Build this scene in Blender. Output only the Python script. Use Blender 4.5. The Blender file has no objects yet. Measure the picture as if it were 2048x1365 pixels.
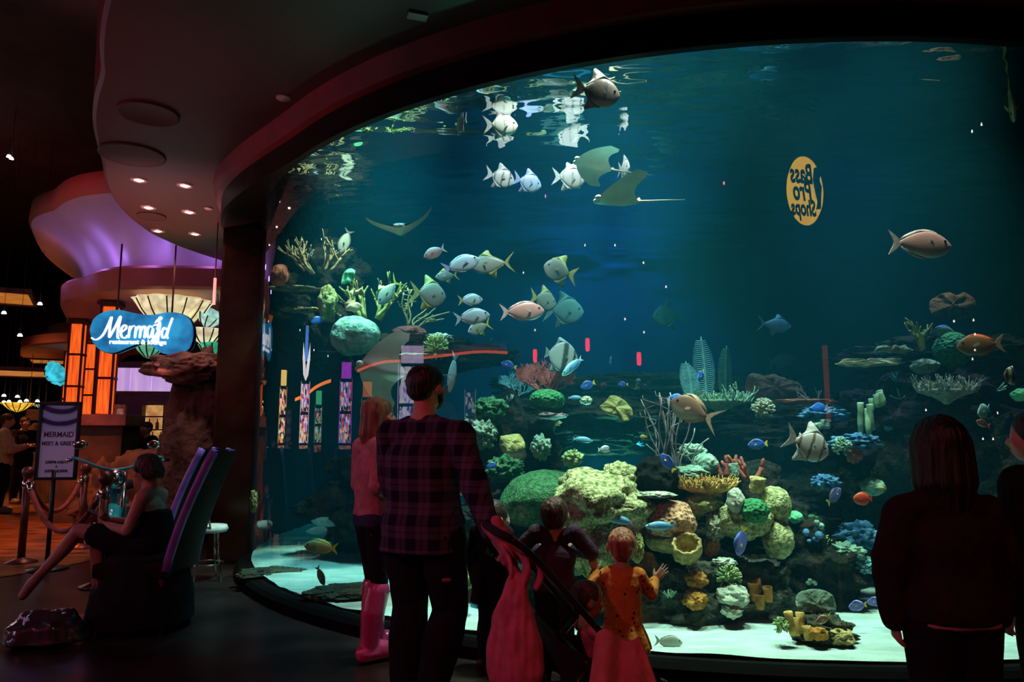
import bpy, bmesh, math, random
from mathutils import Vector, Matrix, Euler, noise
V = Vector
R_ = math.radians
rnd = random.Random(7)
sc = bpy.context.scene
COL = sc.collection

# ------------------------------------------------------------------ camera, world, main lights, exposure
FPX, PITCH, EYE = 1500.0, R_(7.5), 1.3
cam_d = bpy.data.cameras.new('camera'); cam = bpy.data.objects.new('camera', cam_d); COL.objects.link(cam)
cam_d.sensor_width = 36.0; cam_d.lens = 36.0 * FPX / 2048.0; cam_d.clip_end = 200
cam.location = (0, 0, EYE); cam.rotation_euler = (math.pi / 2 + PITCH, 0, 0)
sc.camera = cam
sc.view_settings.view_transform = 'Standard'; sc.view_settings.look = 'None'
sc.view_settings.gamma = 1.0; sc.view_settings.use_curve_mapping = False
sc.view_settings.exposure = 0.0
cy = sc.cycles
cy.max_bounces = 5; cy.diffuse_bounces = 1; cy.glossy_bounces = 3; cy.transmission_bounces = 2
cy.transparent_max_bounces = 12; cy.volume_bounces = 0; cy.caustics_reflective = False; cy.caustics_refractive = False
cy.use_adaptive_sampling = True; cy.adaptive_threshold = 0.1; cy.light_sampling_threshold = 0.02
cy.sample_clamp_indirect = 3.0; cy.sample_clamp_direct = 12.0
w = bpy.data.worlds.new('world'); sc.world = w; w.use_nodes = True
w.node_tree.nodes['Background'].inputs[0].default_value = (0.10, 0.012, 0.016, 1)
w.node_tree.nodes['Background'].inputs[1].default_value = 0.05

TC = V((2.2, 9.27, 0)); TR = 5.1          # tank centre and glass radius
Z_SAND, Z_GLASS0, Z_GLASS1, Z_WATER, Z_SOF = 0.12, 0.10, 3.65, 3.76, 4.05
Y_BACK = 10.4

def lamp(kind, loc, target, power, color, size=0.1, angle=60, blend=0.6, name='lamp', sy=None):
    d = bpy.data.lights.new(name, kind); d.energy = power; d.color = color
    if kind == 'SPOT':
        d.spot_size = R_(angle); d.spot_blend = blend; d.shadow_soft_size = size
    elif kind == 'AREA':
        d.size = size
        if sy: d.shape = 'RECTANGLE'; d.size_y = sy
    else:
        d.shadow_soft_size = size
    o = bpy.data.objects.new(name, d); COL.objects.link(o); o.location = loc
    if target is not None:
        o.rotation_euler = (V(target) - V(loc)).to_track_quat('-Z', 'Y').to_euler()
    return o

# tank lamps hang above the water; the last two are added floor fills
GRN = (0.85, 1.0, 0.80); TEAL = (0.16, 0.85, 1.0); BLU = (0.12, 0.32, 1.0)
lamp('SPOT', (1.3, 4.62, 5.3), (1.3, 5.0, 0), 1350, GRN, 0.15, 58, 0.8, 'tank_lamp_or_fill')
lamp('SPOT', (0.3, 4.95, 5.3), (0.55, 5.4, 0.3), 1300, GRN, 0.15, 45, 0.8, 'tank_lamp_or_fill')
lamp('SPOT', (2.5, 4.6, 5.3), (2.4, 4.8, 0), 760, GRN, 0.15, 45, 0.8, 'tank_lamp_or_fill')
lamp('SPOT', (-1.1, 6.4, 5.3), (-1.2, 6.9, 0), 900, TEAL, 0.15, 52, 0.8, 'tank_lamp_or_fill')
lamp('SPOT', (-1.2, 7.0, 5.3), (-1.7, 7.6, 2.3), 1300, (0.75, 1.0, 0.8), 0.15, 50, 0.8, 'tank_lamp_or_fill')
lamp('SPOT', (0.5, 5.2, 5.3), (0.4, 6.0, 2.9), 480, (0.85, 0.95, 1.0), 0.15, 70, 0.8, 'tank_lamp_or_fill')
lamp('SPOT', (1.6, 7.2, 5.3), (1.2, 7.3, 1), 546, (0.4, 0.95, 0.9), 0.15, 60, 0.8, 'tank_lamp_or_fill')
lamp('SPOT', (3.0, 6.4, 5.3), (2.8, 6.2, 0.6), 468, BLU, 0.15, 46, 0.8, 'tank_lamp_or_fill')
lamp('SPOT', (3.6, 6.3, 5.3), (3.4, 6.0, 1.6), 520, (0.9, 0.95, 0.75), 0.15, 46, 0.8, 'tank_lamp_or_fill')
lamp('SPOT', (1.4, 8.6, 5.3), (1.2, 10.2, 2.9), 700, (0.06, 0.24, 1.0), 0.15, 75, 0.9, 'tank_lamp_or_fill')
lamp('SPOT', (-0.6, 8.8, 5.3), (-0.4, 10.2, 2.0), 420, (0.05, 0.6, 0.8), 0.15, 75, 0.9, 'tank_lamp_or_fill')
lamp('SPOT', (0.9, 6.9, 0.35), (0.75, 5.7, 3.2), 420, (0.2, 1.0, 0.82), 0.1, 60, 0.9, 'tank_lamp_or_fill')  # added upward fill from the tank floor, brightens the ray bellies
lamp('SPOT', (-0.5, 7.3, 0.4), (-0.9, 6.2, 2.7), 300, (0.75, 1.0, 0.85), 0.1, 50, 0.9, 'tank_lamp_or_fill')  # second added floor fill, for the head-on ray
# casino glow: warm red hall lights on the ceiling
RED = (1.0, 0.10, 0.13); ORG = (1.0, 0.20, 0.04); MAG = (1.0, 0.13, 0.32); PUR = (0.40, 0.20, 1.0)
lamp('SPOT', (-5.5, -1.5, 5.6), (-0.6, 4.4, 0.9), 300, MAG, 0.03, 50, 0.8, 'hall_lamp')
lamp('SPOT', (0.5, -4.0, 5.6), (0.8, 3.8, 0.5), 190, RED, 0.03, 40, 0.8, 'hall_lamp')
lamp('SPOT', (-6.3, 3.0, 5.8), (-3.4, 6.5, 4.05), 160, RED, 0.03, 70, 0.8, 'hall_lamp')
lamp('SPOT', (-7.4, 9.0, 5.8), (-7.2, 10.3, 0), 1500, ORG, 0.05, 58, 0.8, 'hall_lamp')
lamp('SPOT', (-11.5, 14.5, 6.2), (-10.8, 15.5, 0), 1500, (1.0, 0.30, 0.08), 0.05, 70, 0.8, 'hall_lamp')

# ------------------------------------------------------------------ helpers
def ray(px, py):
    xn, yn = (px - 1024) / FPX, (py - 682.5) / FPX
    return V((xn, math.cos(PITCH) + math.sin(PITCH) * yn, math.sin(PITCH) - math.cos(PITCH) * yn))
def at(px, py, Y):
    d = ray(px, py)
    return V((0, 0, EYE)) + d * (Y / d.y)

def link(o, parent=None):
    COL.objects.link(o)
    if parent is not None: o.parent = parent
    return o
def tag(o, label=None, cat=None, group=None, kind=None):
    if label: o['label'] = label
    if cat: o['category'] = cat
    if group: o['group'] = group
    if kind: o['kind'] = kind
    return o
def empty(name, loc=(0, 0, 0), rz=0, label=None, cat=None, group=None):
    o = bpy.data.objects.new(name, None); COL.objects.link(o)
    o.location = loc; o.rotation_euler = (0, 0, rz); o.empty_display_size = 0.1
    return tag(o, label, cat, group)

# ---- materials
def _base(name):
    m = bpy.data.materials.new(name); m.use_nodes = True
    nt = m.node_tree; b = nt.nodes['Principled BSDF']
    return m, nt, b
def c4(c): return (c[0], c[1], c[2], 1)
def mat(name, col, rough=0.6, var=0.25, scale=6.0, bump=0.0, bscale=25.0, metal=0.0, emit=0.0, ecol=None,
        col2=None, spec=0.4, detail=3, sss=0.0, alpha=None, stretch=None, vor=False, bdist=0.02):
    m, nt, b = _base(name); N, L = nt.nodes, nt.links
    tc = N.new('ShaderNodeTexCoord')
    src = tc.outputs['Object']
    if stretch:
        mp = N.new('ShaderNodeMapping'); mp.inputs['Scale'].default_value = stretch
        L.new(src, mp.inputs[0]); src = mp.outputs[0]
    if vor:
        nz = N.new('ShaderNodeTexVoronoi'); nz.inputs['Scale'].default_value = scale; out = nz.outputs['Distance']
    else:
        nz = N.new('ShaderNodeTexNoise'); nz.inputs['Scale'].default_value = scale; nz.inputs['Detail'].default_value = detail
        out = nz.outputs['Fac']
    L.new(src, nz.inputs['Vector'])
    rp = N.new('ShaderNodeValToRGB')
    a = tuple(max(0, x * (1 - var)) for x in col); z = col2 or tuple(min(1, x * (1 + var)) for x in col)
    rp.color_ramp.elements[0].position = 0.35 if not vor else 0.05; rp.color_ramp.elements[0].color = c4(a)
    rp.color_ramp.elements[1].position = 0.65 if not vor else 0.6; rp.color_ramp.elements[1].color = c4(z)
    L.new(out, rp.inputs[0]); L.new(rp.outputs[0], b.inputs['Base Color'])
    b.inputs['Roughness'].default_value = rough; b.inputs['Metallic'].default_value = metal
    b.inputs['Specular IOR Level'].default_value = spec
    if sss: b.inputs['Subsurface Weight'].default_value = sss
    if bump:
        n2 = N.new('ShaderNodeTexVoronoi' if vor else 'ShaderNodeTexNoise'); n2.inputs['Scale'].default_value = bscale
        bp = N.new('ShaderNodeBump'); bp.inputs['Strength'].default_value = bump; bp.inputs['Distance'].default_value = bdist
        L.new(src, n2.inputs['Vector']); L.new(n2.outputs[0], bp.inputs['Height']); L.new(bp.outputs[0], b.inputs['Normal'])
    if emit:
        L.new(rp.outputs[0], b.inputs['Emission Color']) if ecol is None else None
        if ecol is not None: b.inputs['Emission Color'].default_value = c4(ecol)
        b.inputs['Emission Strength'].default_value = emit
    if alpha is not None: b.inputs['Alpha'].default_value = alpha
    return m
def emat(name, col, strength, var=0.15, scale=3.0, stretch=None, col2=None):
    return mat(name, col, 0.5, var, scale, emit=strength, stretch=stretch, col2=col2)
def rampmat(name, stops, axis=0, rough=0.4, belly=None, back=None, zr=(-0.1, 0.1), spec=0.5, noise_amt=0.06, scale=18, const=False):
    """colour by a ramp along a local axis of the creature (nose +0.5, tail -0.5); belly/back colours blend in by height"""
    m, nt, b = _base(name); N, L = nt.nodes, nt.links
    tc = N.new('ShaderNodeTexCoord'); sp = N.new('ShaderNodeSeparateXYZ'); L.new(tc.outputs['Object'], sp.inputs[0])
    nz = N.new('ShaderNodeTexNoise'); nz.inputs['Scale'].default_value = scale; L.new(tc.outputs['Object'], nz.inputs['Vector'])
    a1 = N.new('ShaderNodeMath'); a1.operation = 'MULTIPLY_ADD'; a1.inputs[1].default_value = noise_amt; L.new(nz.outputs['Fac'], a1.inputs[0])
    a2 = N.new('ShaderNodeMath'); a2.operation = 'ADD'; L.new(sp.outputs[axis], a2.inputs[0]); a2.inputs[1].default_value = 0.5 - noise_amt / 2
    L.new(a2.outputs[0], a1.inputs[2])
    rp = N.new('ShaderNodeValToRGB'); L.new(a1.outputs[0], rp.inputs[0]); r = rp.color_ramp
    if const: r.interpolation = 'CONSTANT'
    while len(r.elements) < len(stops): r.elements.new(0.5)
    for e, (p, c) in zip(r.elements, stops): e.position = p; e.color = c4(c)
    out = rp.outputs[0]
    def zmix(out, colr, f0, f1):
        mr = N.new('ShaderNodeMapRange'); mr.inputs[1].default_value = f0; mr.inputs[2].default_value = f1
        L.new(sp.outputs[2], mr.inputs[0])
        mx = N.new('ShaderNodeMix'); mx.data_type = 'RGBA'; L.new(mr.outputs[0], mx.inputs[0]); L.new(out, mx.inputs[6]); mx.inputs[7].default_value = c4(colr)
        return mx.outputs[2]
    if belly: out = zmix(out, belly, zr[0], zr[0] - 0.09)
    if back: out = zmix(out, back, zr[1], zr[1] + 0.09)
    L.new(out, b.inputs['Base Color'])
    b.inputs['Roughness'].default_value = rough; b.inputs['Specular IOR Level'].default_value = spec
    bp = N.new('ShaderNodeBump'); bp.inputs['Strength'].default_value = 0.15; bp.inputs['Distance'].default_value = 0.01
    n3 = N.new('ShaderNodeTexNoise'); n3.inputs['Scale'].default_value = 60; L.new(tc.outputs['Object'], n3.inputs['Vector'])
    L.new(n3.outputs['Fac'], bp.inputs['Height']); L.new(bp.outputs[0], b.inputs['Normal'])
    return m

# ---- mesh builder
def frame_at(d):
    d = d.normalized(); u = d.cross(V((0, 0, 1)))
    if u.length < 1e-3: u = d.cross(V((1, 0, 0)))
    u.normalize(); return u, d.cross(u).normalized()
class MB:
    def __init__(s): s.v = []; s.f = []; s.m = []
    def add(s, vs, fs, mi=0):
        b = len(s.v); s.v += [tuple(x) for x in vs]
        for f in fs: s.f.append([b + i for i in f]); s.m.append(mi)
        return s
    def rings(s, rings, mi=0, closed=True, caps=True):
        n = len(rings[0]); vs = [p for r in rings for p in r]; fs = []
        for i in range(len(rings) - 1):
            for j in range(n if closed else n - 1):
                k = (j + 1) % n
                fs.append((i * n + j, i * n + k, (i + 1) * n + k, (i + 1) * n + j))
        if caps and closed:
            fs.append(tuple(range(n))[::-1]); fs.append(tuple((len(rings) - 1) * n + j for j in range(n)))
        return s.add(vs, fs, mi)
    def tube(s, pts, rad, n=8, mi=0, caps=True, flat=1.0):
        pts = [V(p) for p in pts]
        if not hasattr(rad, '__len__'): rad = [rad] * len(pts)
        rs = []; u = None
        for i, p in enumerate(pts):
            d = (pts[min(i + 1, len(pts) - 1)] - pts[max(i - 1, 0)])
            if d.length < 1e-9: d = V((0, 0, 1))
            d.normalize()
            if u is None: u, w_ = frame_at(d)
            else:
                u = (u - d * u.dot(d))
                if u.length < 1e-6: u, w_ = frame_at(d)
                u.normalize(); w_ = d.cross(u)
            rs.append([p + (u * math.cos(2 * math.pi * k / n) + w_ * math.sin(2 * math.pi * k / n) * flat) * rad[i] for k in range(n)])
        return s.rings(rs, mi, True, caps)
    def lathe(s, prof, n=24, c=(0, 0, 0), M=None, mi=0, caps=False, wob=None):
        c = V(c); rs = []
        for (r, z) in prof:
            ring = []
            for k in range(n):
                a = 2 * math.pi * k / n; rr = r * (wob(a, z) if wob else 1)
                p = V((rr * math.cos(a), rr * math.sin(a), z)); ring.append((M @ p if M else p) + c)
            rs.append(ring)
        return s.rings(rs, mi, True, caps)
    def ell(s, c, r, rot=None, nu=16, nv=10, mi=0):
        c = V(c)
        if not hasattr(r, '__len__'): r = (r, r, r)
        M = Euler(rot).to_matrix() if rot is not None else Matrix.Identity(3)
        rs = []
        for i in range(nv + 1):
            t = math.pi * (i + 0.02 * (1 if i == 0 else -1 if i == nv else 0)) / nv
            rs.append([c + M @ V((r[0] * math.sin(t) * math.cos(2 * math.pi * k / nu), r[1] * math.sin(t) * math.sin(2 * math.pi * k / nu), -r[2] * math.cos(t))) for k in range(nu)])
        return s.rings(rs, mi)
    def cap(s, p0, r0, p1, r1, n=14, mi=0):
        """tapered capsule"""
        p0, p1 = V(p0), V(p1); d = p1 - p0
        if d.length < 1e-6: return s.ell(p0, max(r0, r1))
        d.normalize(); u, w_ = frame_at(d); rs = []
        for (p, r, sg) in ((p0, r0, -1), (p1, r1, 1)):
            ts = [(-90 + 22.5 * i) for i in range(5)] if sg < 0 else [22.5 * i for i in range(5)]
            for t in ts:
                t = R_(max(-88, min(88, t)))
                rs.append([p + d * (r * math.sin(t)) + (u * math.cos(2 * math.pi * k / n) + w_ * math.sin(2 * math.pi * k / n)) * (r * math.cos(t)) for k in range(n)])
        return s.rings(rs, mi)
    def stack(s, rows, n=24, mi=0, p=2.3):
        """rows of (centre x, y, z, half width x, half width y): a trunk with rounded ends"""
        rs = []
        rows = [tuple(r) for r in rows]
        a, b = rows[0], rows[-1]
        sg = 1 if b[2] > a[2] else -1
        rows = [(a[0], a[1], a[2] - sg * 0.02, a[3] * 0.6, a[4] * 0.6)] + rows + [(b[0], b[1], b[2] + sg * 0.02, b[3] * 0.6, b[4] * 0.6)]
        for (x, y, z, rx, ry) in rows:
            ring = []
            for k in range(n):
                t = 2 * math.pi * k / n; cx, sx = math.cos(t), math.sin(t)
                ring.append((x + rx * math.copysign(abs(cx) ** (2 / p), cx), y + ry * math.copysign(abs(sx) ** (2 / p), sx), z))
            rs.append(ring)
        if sg < 0: rs = rs[::-1]
        return s.rings(rs, mi)
    def box(s, c, size, rot=None, mi=0, taper=1.0):
        c = V(c); M = Euler(rot).to_matrix() if rot is not None else Matrix.Identity(3); hx, hy, hz = [x / 2 for x in size]
        vs = [c + M @ V((x * hx * (taper if z > 0 else 1), y * hy * (taper if z > 0 else 1), z * hz)) for z in (-1, 1) for y in (-1, 1) for x in (-1, 1)]
        return s.add(vs, [(0, 2, 3, 1), (4, 5, 7, 6), (0, 1, 5, 4), (2, 6, 7, 3), (0, 4, 6, 2), (1, 3, 7, 5)], mi)
    def plate(s, outline, t, M=None, mi=0):
        """flat outline (u, v) with thickness t across local y"""
        n = len(outline); M = M or Matrix.Identity(4)
        vs = [M @ V((u, -t / 2, v)) for u, v in outline] + [M @ V((u, t / 2, v)) for u, v in outline]
        ar = sum(outline[i][0] * outline[(i + 1) % n][1] - outline[(i + 1) % n][0] * outline[i][1] for i in range(n))
        f0, f1 = tuple(range(n)), tuple(range(2 * n - 1, n - 1, -1))
        if ar < 0: f0, f1 = f0[::-1], f1[::-1]
        fs = [f0, f1]
        for i in range(n):
            k = (i + 1) % n; q = (i, n + i, n + k, k) if ar > 0 else (i, k, n + k, n + i); fs.append(q)
        return s.add(vs, fs, mi)
    def grid(s, fn, nu, nv, mi=0, closed_u=False):
        vs = [fn(i / nu, j / nv) for j in range(nv + 1) for i in range(nu + 1)]
        fs = [(j * (nu + 1) + i, j * (nu + 1) + i + 1, (j + 1) * (nu + 1) + i + 1, (j + 1) * (nu + 1) + i) for j in range(nv) for i in range(nu)]
        return s.add(vs, fs, mi)
    def mesh(s, name, mats, smooth=True):
        me = bpy.data.meshes.new(name); me.from_pydata(s.v, [], s.f)
        for m in (mats if isinstance(mats, (list, tuple)) else [mats]): me.materials.append(m)
        me.polygons.foreach_set('material_index', s.m)
        me.polygons.foreach_set('use_smooth', [smooth] * len(s.f)); me.update()
        return me
    def build(s, name, mats, parent=None, loc=None, rot=None, smooth=True, bevel=0, solid=0, sub=0, recalc=False, auto=None):
        me = s.mesh(name, mats, smooth)
        if recalc or bevel:
            bm = bmesh.new(); bm.from_mesh(me); bmesh.ops.recalc_face_normals(bm, faces=bm.faces)
            if bevel: bmesh.ops.bevel(bm, geom=list(bm.edges), offset=bevel, segments=2, profile=0.7, affect='EDGES', clamp_overlap=True)
            bm.to_mesh(me); bm.free()
        o = bpy.data.objects.new(name, me); link(o, parent)
        if loc is not None: o.location = loc
        if rot is not None: o.rotation_euler = rot
        if solid: md = o.modifiers.new('solid', 'SOLIDIFY'); md.thickness = solid; md.offset = 0
        if sub: md = o.modifiers.new('sub', 'SUBSURF'); md.levels = sub; md.render_levels = sub
        if auto is not None: me.set_sharp_from_angle(angle=R_(auto))
        return o

def bake(o):
    dg = bpy.context.evaluated_depsgraph_get(); dg.update()
    me = bpy.data.meshes.new_from_object(o.evaluated_get(dg)); o.modifiers.clear(); old = o.data; o.data = me; bpy.data.meshes.remove(old)
    return o
def blob(mb, name, mats, parent=None, voxel=0.008, smooth=4, wrinkle=0.0, wscale=9.0, wst=(1, 1, 1), loc=None, seed=0.0):
    """closed overlapping shapes grown together into one continuous skin"""
    o = mb.build(name, mats, None)
    r = o.modifiers.new('r', 'REMESH'); r.mode = 'VOXEL'; r.voxel_size = voxel; r.use_smooth_shade = True
    sm = o.modifiers.new('s', 'SMOOTH'); sm.iterations = smooth; sm.factor = 0.5
    bake(o); me = o.data
    if not me.materials:
        for m in (mats if isinstance(mats, (list, tuple)) else [mats]): me.materials.append(m)
    if wrinkle:
        ns = [v.normal.copy() for v in me.vertices]
        for v, nn in zip(me.vertices, ns):
            p = V((v.co.x * wst[0], v.co.y * wst[1], v.co.z * wst[2])) * wscale + V((seed, 0, 0))
            k = noise.noise(p) + 0.5 * noise.noise(p * 2.3)
            v.co += nn * (wrinkle * k)
    me.polygons.foreach_set('use_smooth', [True] * len(me.polygons)); me.update()
    if parent is not None: o.parent = parent
    if loc is not None: o.location = loc
    return o
def copy_tree(o, parent=None):
    c = o.copy(); COL.objects.link(c); c.parent = parent
    for ch in list(o.children): copy_tree(ch, c)
    return c
def text_part(txt, size, m, parent, M, depth=0.006, name='lettering', align='CENTER', shear=0.0, bold=0.0, xs=1.0):
    cu = bpy.data.curves.new(name, 'FONT'); cu.body = txt; cu.size = size; cu.extrude = depth; cu.align_x = align; cu.align_y = 'CENTER'
    cu.shear = shear; cu.offset = bold; cu.resolution_u = 3
    o = bpy.data.objects.new(name, cu); COL.objects.link(o)
    dg = bpy.context.evaluated_depsgraph_get(); dg.update()
    me = bpy.data.meshes.new_from_object(o.evaluated_get(dg)); bpy.data.objects.remove(o)
    me.transform(M @ Matrix.Diagonal((xs, 1, 1, 1))); me.materials.clear(); me.materials.append(m)
    o = bpy.data.objects.new(name, me); link(o, parent); return o
FACE = Matrix.Rotation(math.pi / 2, 4, 'X')      # flat lettering stood up, reading from -Y
def catmull(pts, n=8):
    pts = [V(p) for p in pts]; out = []
    for i in range(len(pts) - 1):
        a, b, c, d = pts[max(i - 1, 0)], pts[i], pts[i + 1], pts[min(i + 2, len(pts) - 1)]
        for k in range(n):
            t = k / n
            out.append(0.5 * ((2 * b) + (c - a) * t + (2 * a - 5 * b + 4 * c - d) * t * t + (3 * b - a - 3 * c + d) * t ** 3))
    out.append(pts[-1]); return out
def ringpt(th, r, z):
    return V((TC.x + r * math.sin(th), TC.y - r * math.cos(th), z))

# ------------------------------------------------------------------ structure
def onz(px, py, z):
    d = ray(px, py); t = (z - EYE) / d.z
    return V((0, 0, EYE)) + d * t
M_floor = mat('dark_polished_floor', (0.022, 0.014, 0.013), 0.32, 0.5, 1.6, 0.10, 9, spec=0.3)
M_black = mat('black_paint', (0.012, 0.011, 0.012), 0.5, 0.3, 5)
M_fascia = mat('dark_brown_fascia', (0.012, 0.007, 0.006), 0.5, 0.3, 3, spec=0.1)
M_red = mat('red_painted_band', (0.13, 0.010, 0.014), 0.5, 0.2, 4)
M_soffit = mat('mauve_plaster', (0.040, 0.011, 0.010), 0.5, 0.12, 1.2, 0.05, 20)
M_ceil = mat('black_ceiling', (0.03, 0.022, 0.022), 0.8, 0.3, 2)
M_tankwall = mat('deep_blue_tank_wall', (0.01, 0.055, 0.085), 0.8, 0.4, 0.8)

def F_floor(u, v): return (-32 + 54 * u, -14 + 44 * v, 0)
tag(MB().grid(F_floor, 24, 20).build('floor', M_floor), kind='structure')
def F_hall(u, v): return (-31 + 26 * u + 0.5 * math.sin(v * 20) * u, 8.2 + 21 * v - 1.2 * u, 0.006)
tag(MB().grid(F_hall, 20, 24).build('floor.001', mat('amber_patterned_floor', (0.16, 0.05, 0.02), 0.3, 0.6, 2.2, 0.2, 12, spec=0.5, col2=(0.36, 0.14, 0.04), stretch=(1, 3, 1))), kind='structure')
def F_ceil(u, v): return (-32 + 54 * u, 30 - 44 * v, 7.2)
tag(MB().grid(F_ceil, 12, 10).build('ceiling', M_ceil), kind='structure')
b = MB(); b.box((-5, 30.1, 3.6), (54, 0.2, 7.2)); tag(b.build('wall_far', mat('dark_red_wall', (0.06, 0.02, 0.02), 0.8), smooth=False), kind='structure')

TH0, TH1 = R_(-78), R_(78)
# plinth the pane stands on
b = MB()
prof = [(5.20, 0.0), (5.20, 0.07), (5.17, 0.10), (5.04, 0.10), (5.04, 0.0)]
b.rings([[ringpt(TH0 + (TH1 - TH0) * i / 96, r, z) for r, z in prof] for i in range(97)], 0)
tag(b.build('trim_1', mat('plinth_black', (0.003, 0.003, 0.003), 0.7, 0.2, 5, spec=0.05), smooth=False), kind='structure')

# curved acrylic pane
gm, nt, pb = _base('curved_acrylic'); N, L = nt.nodes, nt.links; N.remove(pb)
tr = N.new('ShaderNodeBsdfTransparent'); tr.inputs[0].default_value = (0.97, 0.99, 0.985, 1)
gl = N.new('ShaderNodeBsdfGlossy'); gl.inputs['Roughness'].default_value = 0.0
fr = N.new('ShaderNodeFresnel'); fr.inputs['IOR'].default_value = 1.7
mx = N.new('ShaderNodeMixShader'); L.new(fr.outputs[0], mx.inputs[0]); L.new(tr.outputs[0], mx.inputs[1]); L.new(gl.outputs[0], mx.inputs[2])
L.new(mx.outputs[0], N['Material Output'].inputs['Surface'])
b = MB(); b.grid(lambda u, v: ringpt(TH0 + (TH1 - TH0) * u, TR, Z_GLASS0 + (Z_GLASS1 + 0.15 - Z_GLASS0) * v), 256, 2)
glass = tag(b.build('window_1', gm), kind='structure')

# water: footprint from the pane to the back wall
def foot(u, v, r=5.06):
    a = -1 + 2 * u; x = TC.x + r * math.sin(a * math.pi / 2)
    yf = TC.y - r * math.cos(a * math.pi / 2)
    return x, yf + (Y_BACK - yf) * v
def F_surf(u, v):
    x, y = foot(u, v); z = Z_WATER + 0.014 * noise.noise(V((x * 1.4, y * 2.8, 0))) + 0.005 * noise.noise(V((x * 3.4, y * 7.5, 3))) + 0.0018 * noise.noise(V((x * 8, y * 17, 7)))
    return (x, y, z)
wm, nt, pb = _base('rippled_water_surface'); N, L = nt.nodes, nt.links; N.remove(pb)
tr = N.new('ShaderNodeBsdfTransparent'); gl = N.new('ShaderNodeBsdfGlossy'); gl.inputs['Roughness'].default_value = 0.02; gl.inputs['Color'].default_value = (0.95, 1, 1, 1)
fr = N.new('ShaderNodeFresnel'); fr.inputs['IOR'].default_value = 1.333
mx = N.new('ShaderNodeMixShader'); L.new(fr.outputs[0], mx.inputs[0]); L.new(tr.outputs[0], mx.inputs[1]); L.new(gl.outputs[0], mx.inputs[2])
L.new(mx.outputs[0], N['Material Output'].inputs['Surface'])
surf = tag(MB().grid(F_surf, 360, 260).build('water_surface', wm), kind='structure')

vm, nt, pb = _base('teal_water'); N, L = nt.nodes, nt.links; N.remove(pb)
vs = N.new('ShaderNodeVolumeScatter'); vs.inputs['Color'].default_value = (0.05, 0.62, 0.88, 1); vs.inputs['Density'].default_value = 0.026; vs.inputs['Anisotropy'].default_value = 0.2
va = N.new('ShaderNodeVolumeAbsorption'); va.inputs['Color'].default_value = (0.25, 0.86, 0.86, 1); va.inputs['Density'].default_value = 0.16
ad = N.new('ShaderNodeAddShader'); L.new(vs.outputs[0], ad.inputs[0]); L.new(va.outputs[0], ad.inputs[1]); L.new(ad.outputs[0], N['Material Output'].inputs['Volume'])
b = MB(); nn = 80
out = [foot(i / nn, 0, 5.07) for i in range(nn + 1)] + [(TC.x + 5.07, Y_BACK), (TC.x - 5.07, Y_BACK)]
b.rings([[(x, y, z) for x, y in out] for z in (0.02, Z_WATER - 0.03)], 0)
water = tag(b.build('water', vm, smooth=False, recalc=True), kind='structure')

# sand
def sand_z(x, y): 
    return Z_SAND + 0.015 * noise.noise(V((x * 1.2, y * 1.2, 0))) + 0.014 * noise.noise(V((x * 2.2, y * 8, 5))) + max(0, y - 5.6) * 0.01
def F_sand(u, v):
    x, y = foot(u, v * v * 0.6 + v * 0.4, 5.05); return (x, y, sand_z(x, y))
M_sand = mat('pale_sand', (0.46, 0.58, 0.51), 0.95, 0.16, 3.5, 0.7, 45, bdist=0.02, spec=0.05, stretch=(1, 3, 1))
tag(MB().grid(F_sand, 220, 110).build('sand', M_sand), 'pale rippled sand covering the aquarium bottom', 'sand', kind='stuff')

# back and side walls of the tank
b = MB(); b.box((TC.x, Y_BACK + 0.1, 2.2), (11, 0.2, 4.4)); tag(b.build('wall_back', M_tankwall, smooth=False), kind='structure')
for s, nm in ((-1, 'wall_left'), (1, 'wall_right')):
    b = MB(); b.grid(lambda u, v: ringpt(s * (R_(78) + R_(26) * u), 5.08, 0.02 + 4.0 * v), 16, 2)
    tag(b.build(nm, M_tankwall, solid=0.06), kind='structure')

# ring over the pane: dark fascia, red band, soffit
def rin(th):
    t = max(0, min(1, (abs(math.degrees(th)) - 50) / 30)); t = t * t * (3 - 2 * t); return 5.14 + 0.42 * t
NTH = 140; ths = [R_(-112) + R_(224) * i / NTH for i in range(NTH + 1)]
b = MB(); b.rings([[ringpt(t, TR - 0.02, 4.3), ringpt(t, TR - 0.02, Z_GLASS1), ringpt(t, rin(t), Z_GLASS1 + 0.0), ringpt(t, rin(t), 3.86), ringpt(t, rin(t) - 0.03, 4.3)] for t in ths], 0, True)
tag(b.build('trim_2', M_fascia, smooth=False, recalc=True), kind='structure')
b = MB(); b.rings([[ringpt(t, rin(t) + 0.002, 3.86), ringpt(t, rin(t) + 0.05, 3.88), ringpt(t, rin(t) + 0.10, Z_SOF + 0.01), ringpt(t, rin(t), Z_SOF + 0.02)] for t in ths], 0, True)
tag(b.build('trim_3', M_red, smooth=False, recalc=True), kind='structure')
EDGE = []
for q in ((300, -200), (212, 0), (203, 150), (193, 290), (205, 330), (250, 430), (300, 468), (360, 495), (435, 520)):
    p = onz(q[0], q[1], Z_SOF); EDGE.append((math.atan2(p.x - TC.x, TC.y - p.y), math.hypot(p.x - TC.x, p.y - TC.y)))
EDGE.sort()
def rout(th):
    if th <= EDGE[0][0]: return EDGE[0][1]
    if th >= EDGE[-1][0]: return EDGE[-1][1]
    for a, c in zip(EDGE, EDGE[1:]):
        if a[0] <= th <= c[0]: return a[1] + (c[1] - a[1]) * (th - a[0]) / (c[0] - a[0])
b = MB()
ths2 = [R_(-150) + R_(300) * i / 180 for i in range(181)]
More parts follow.
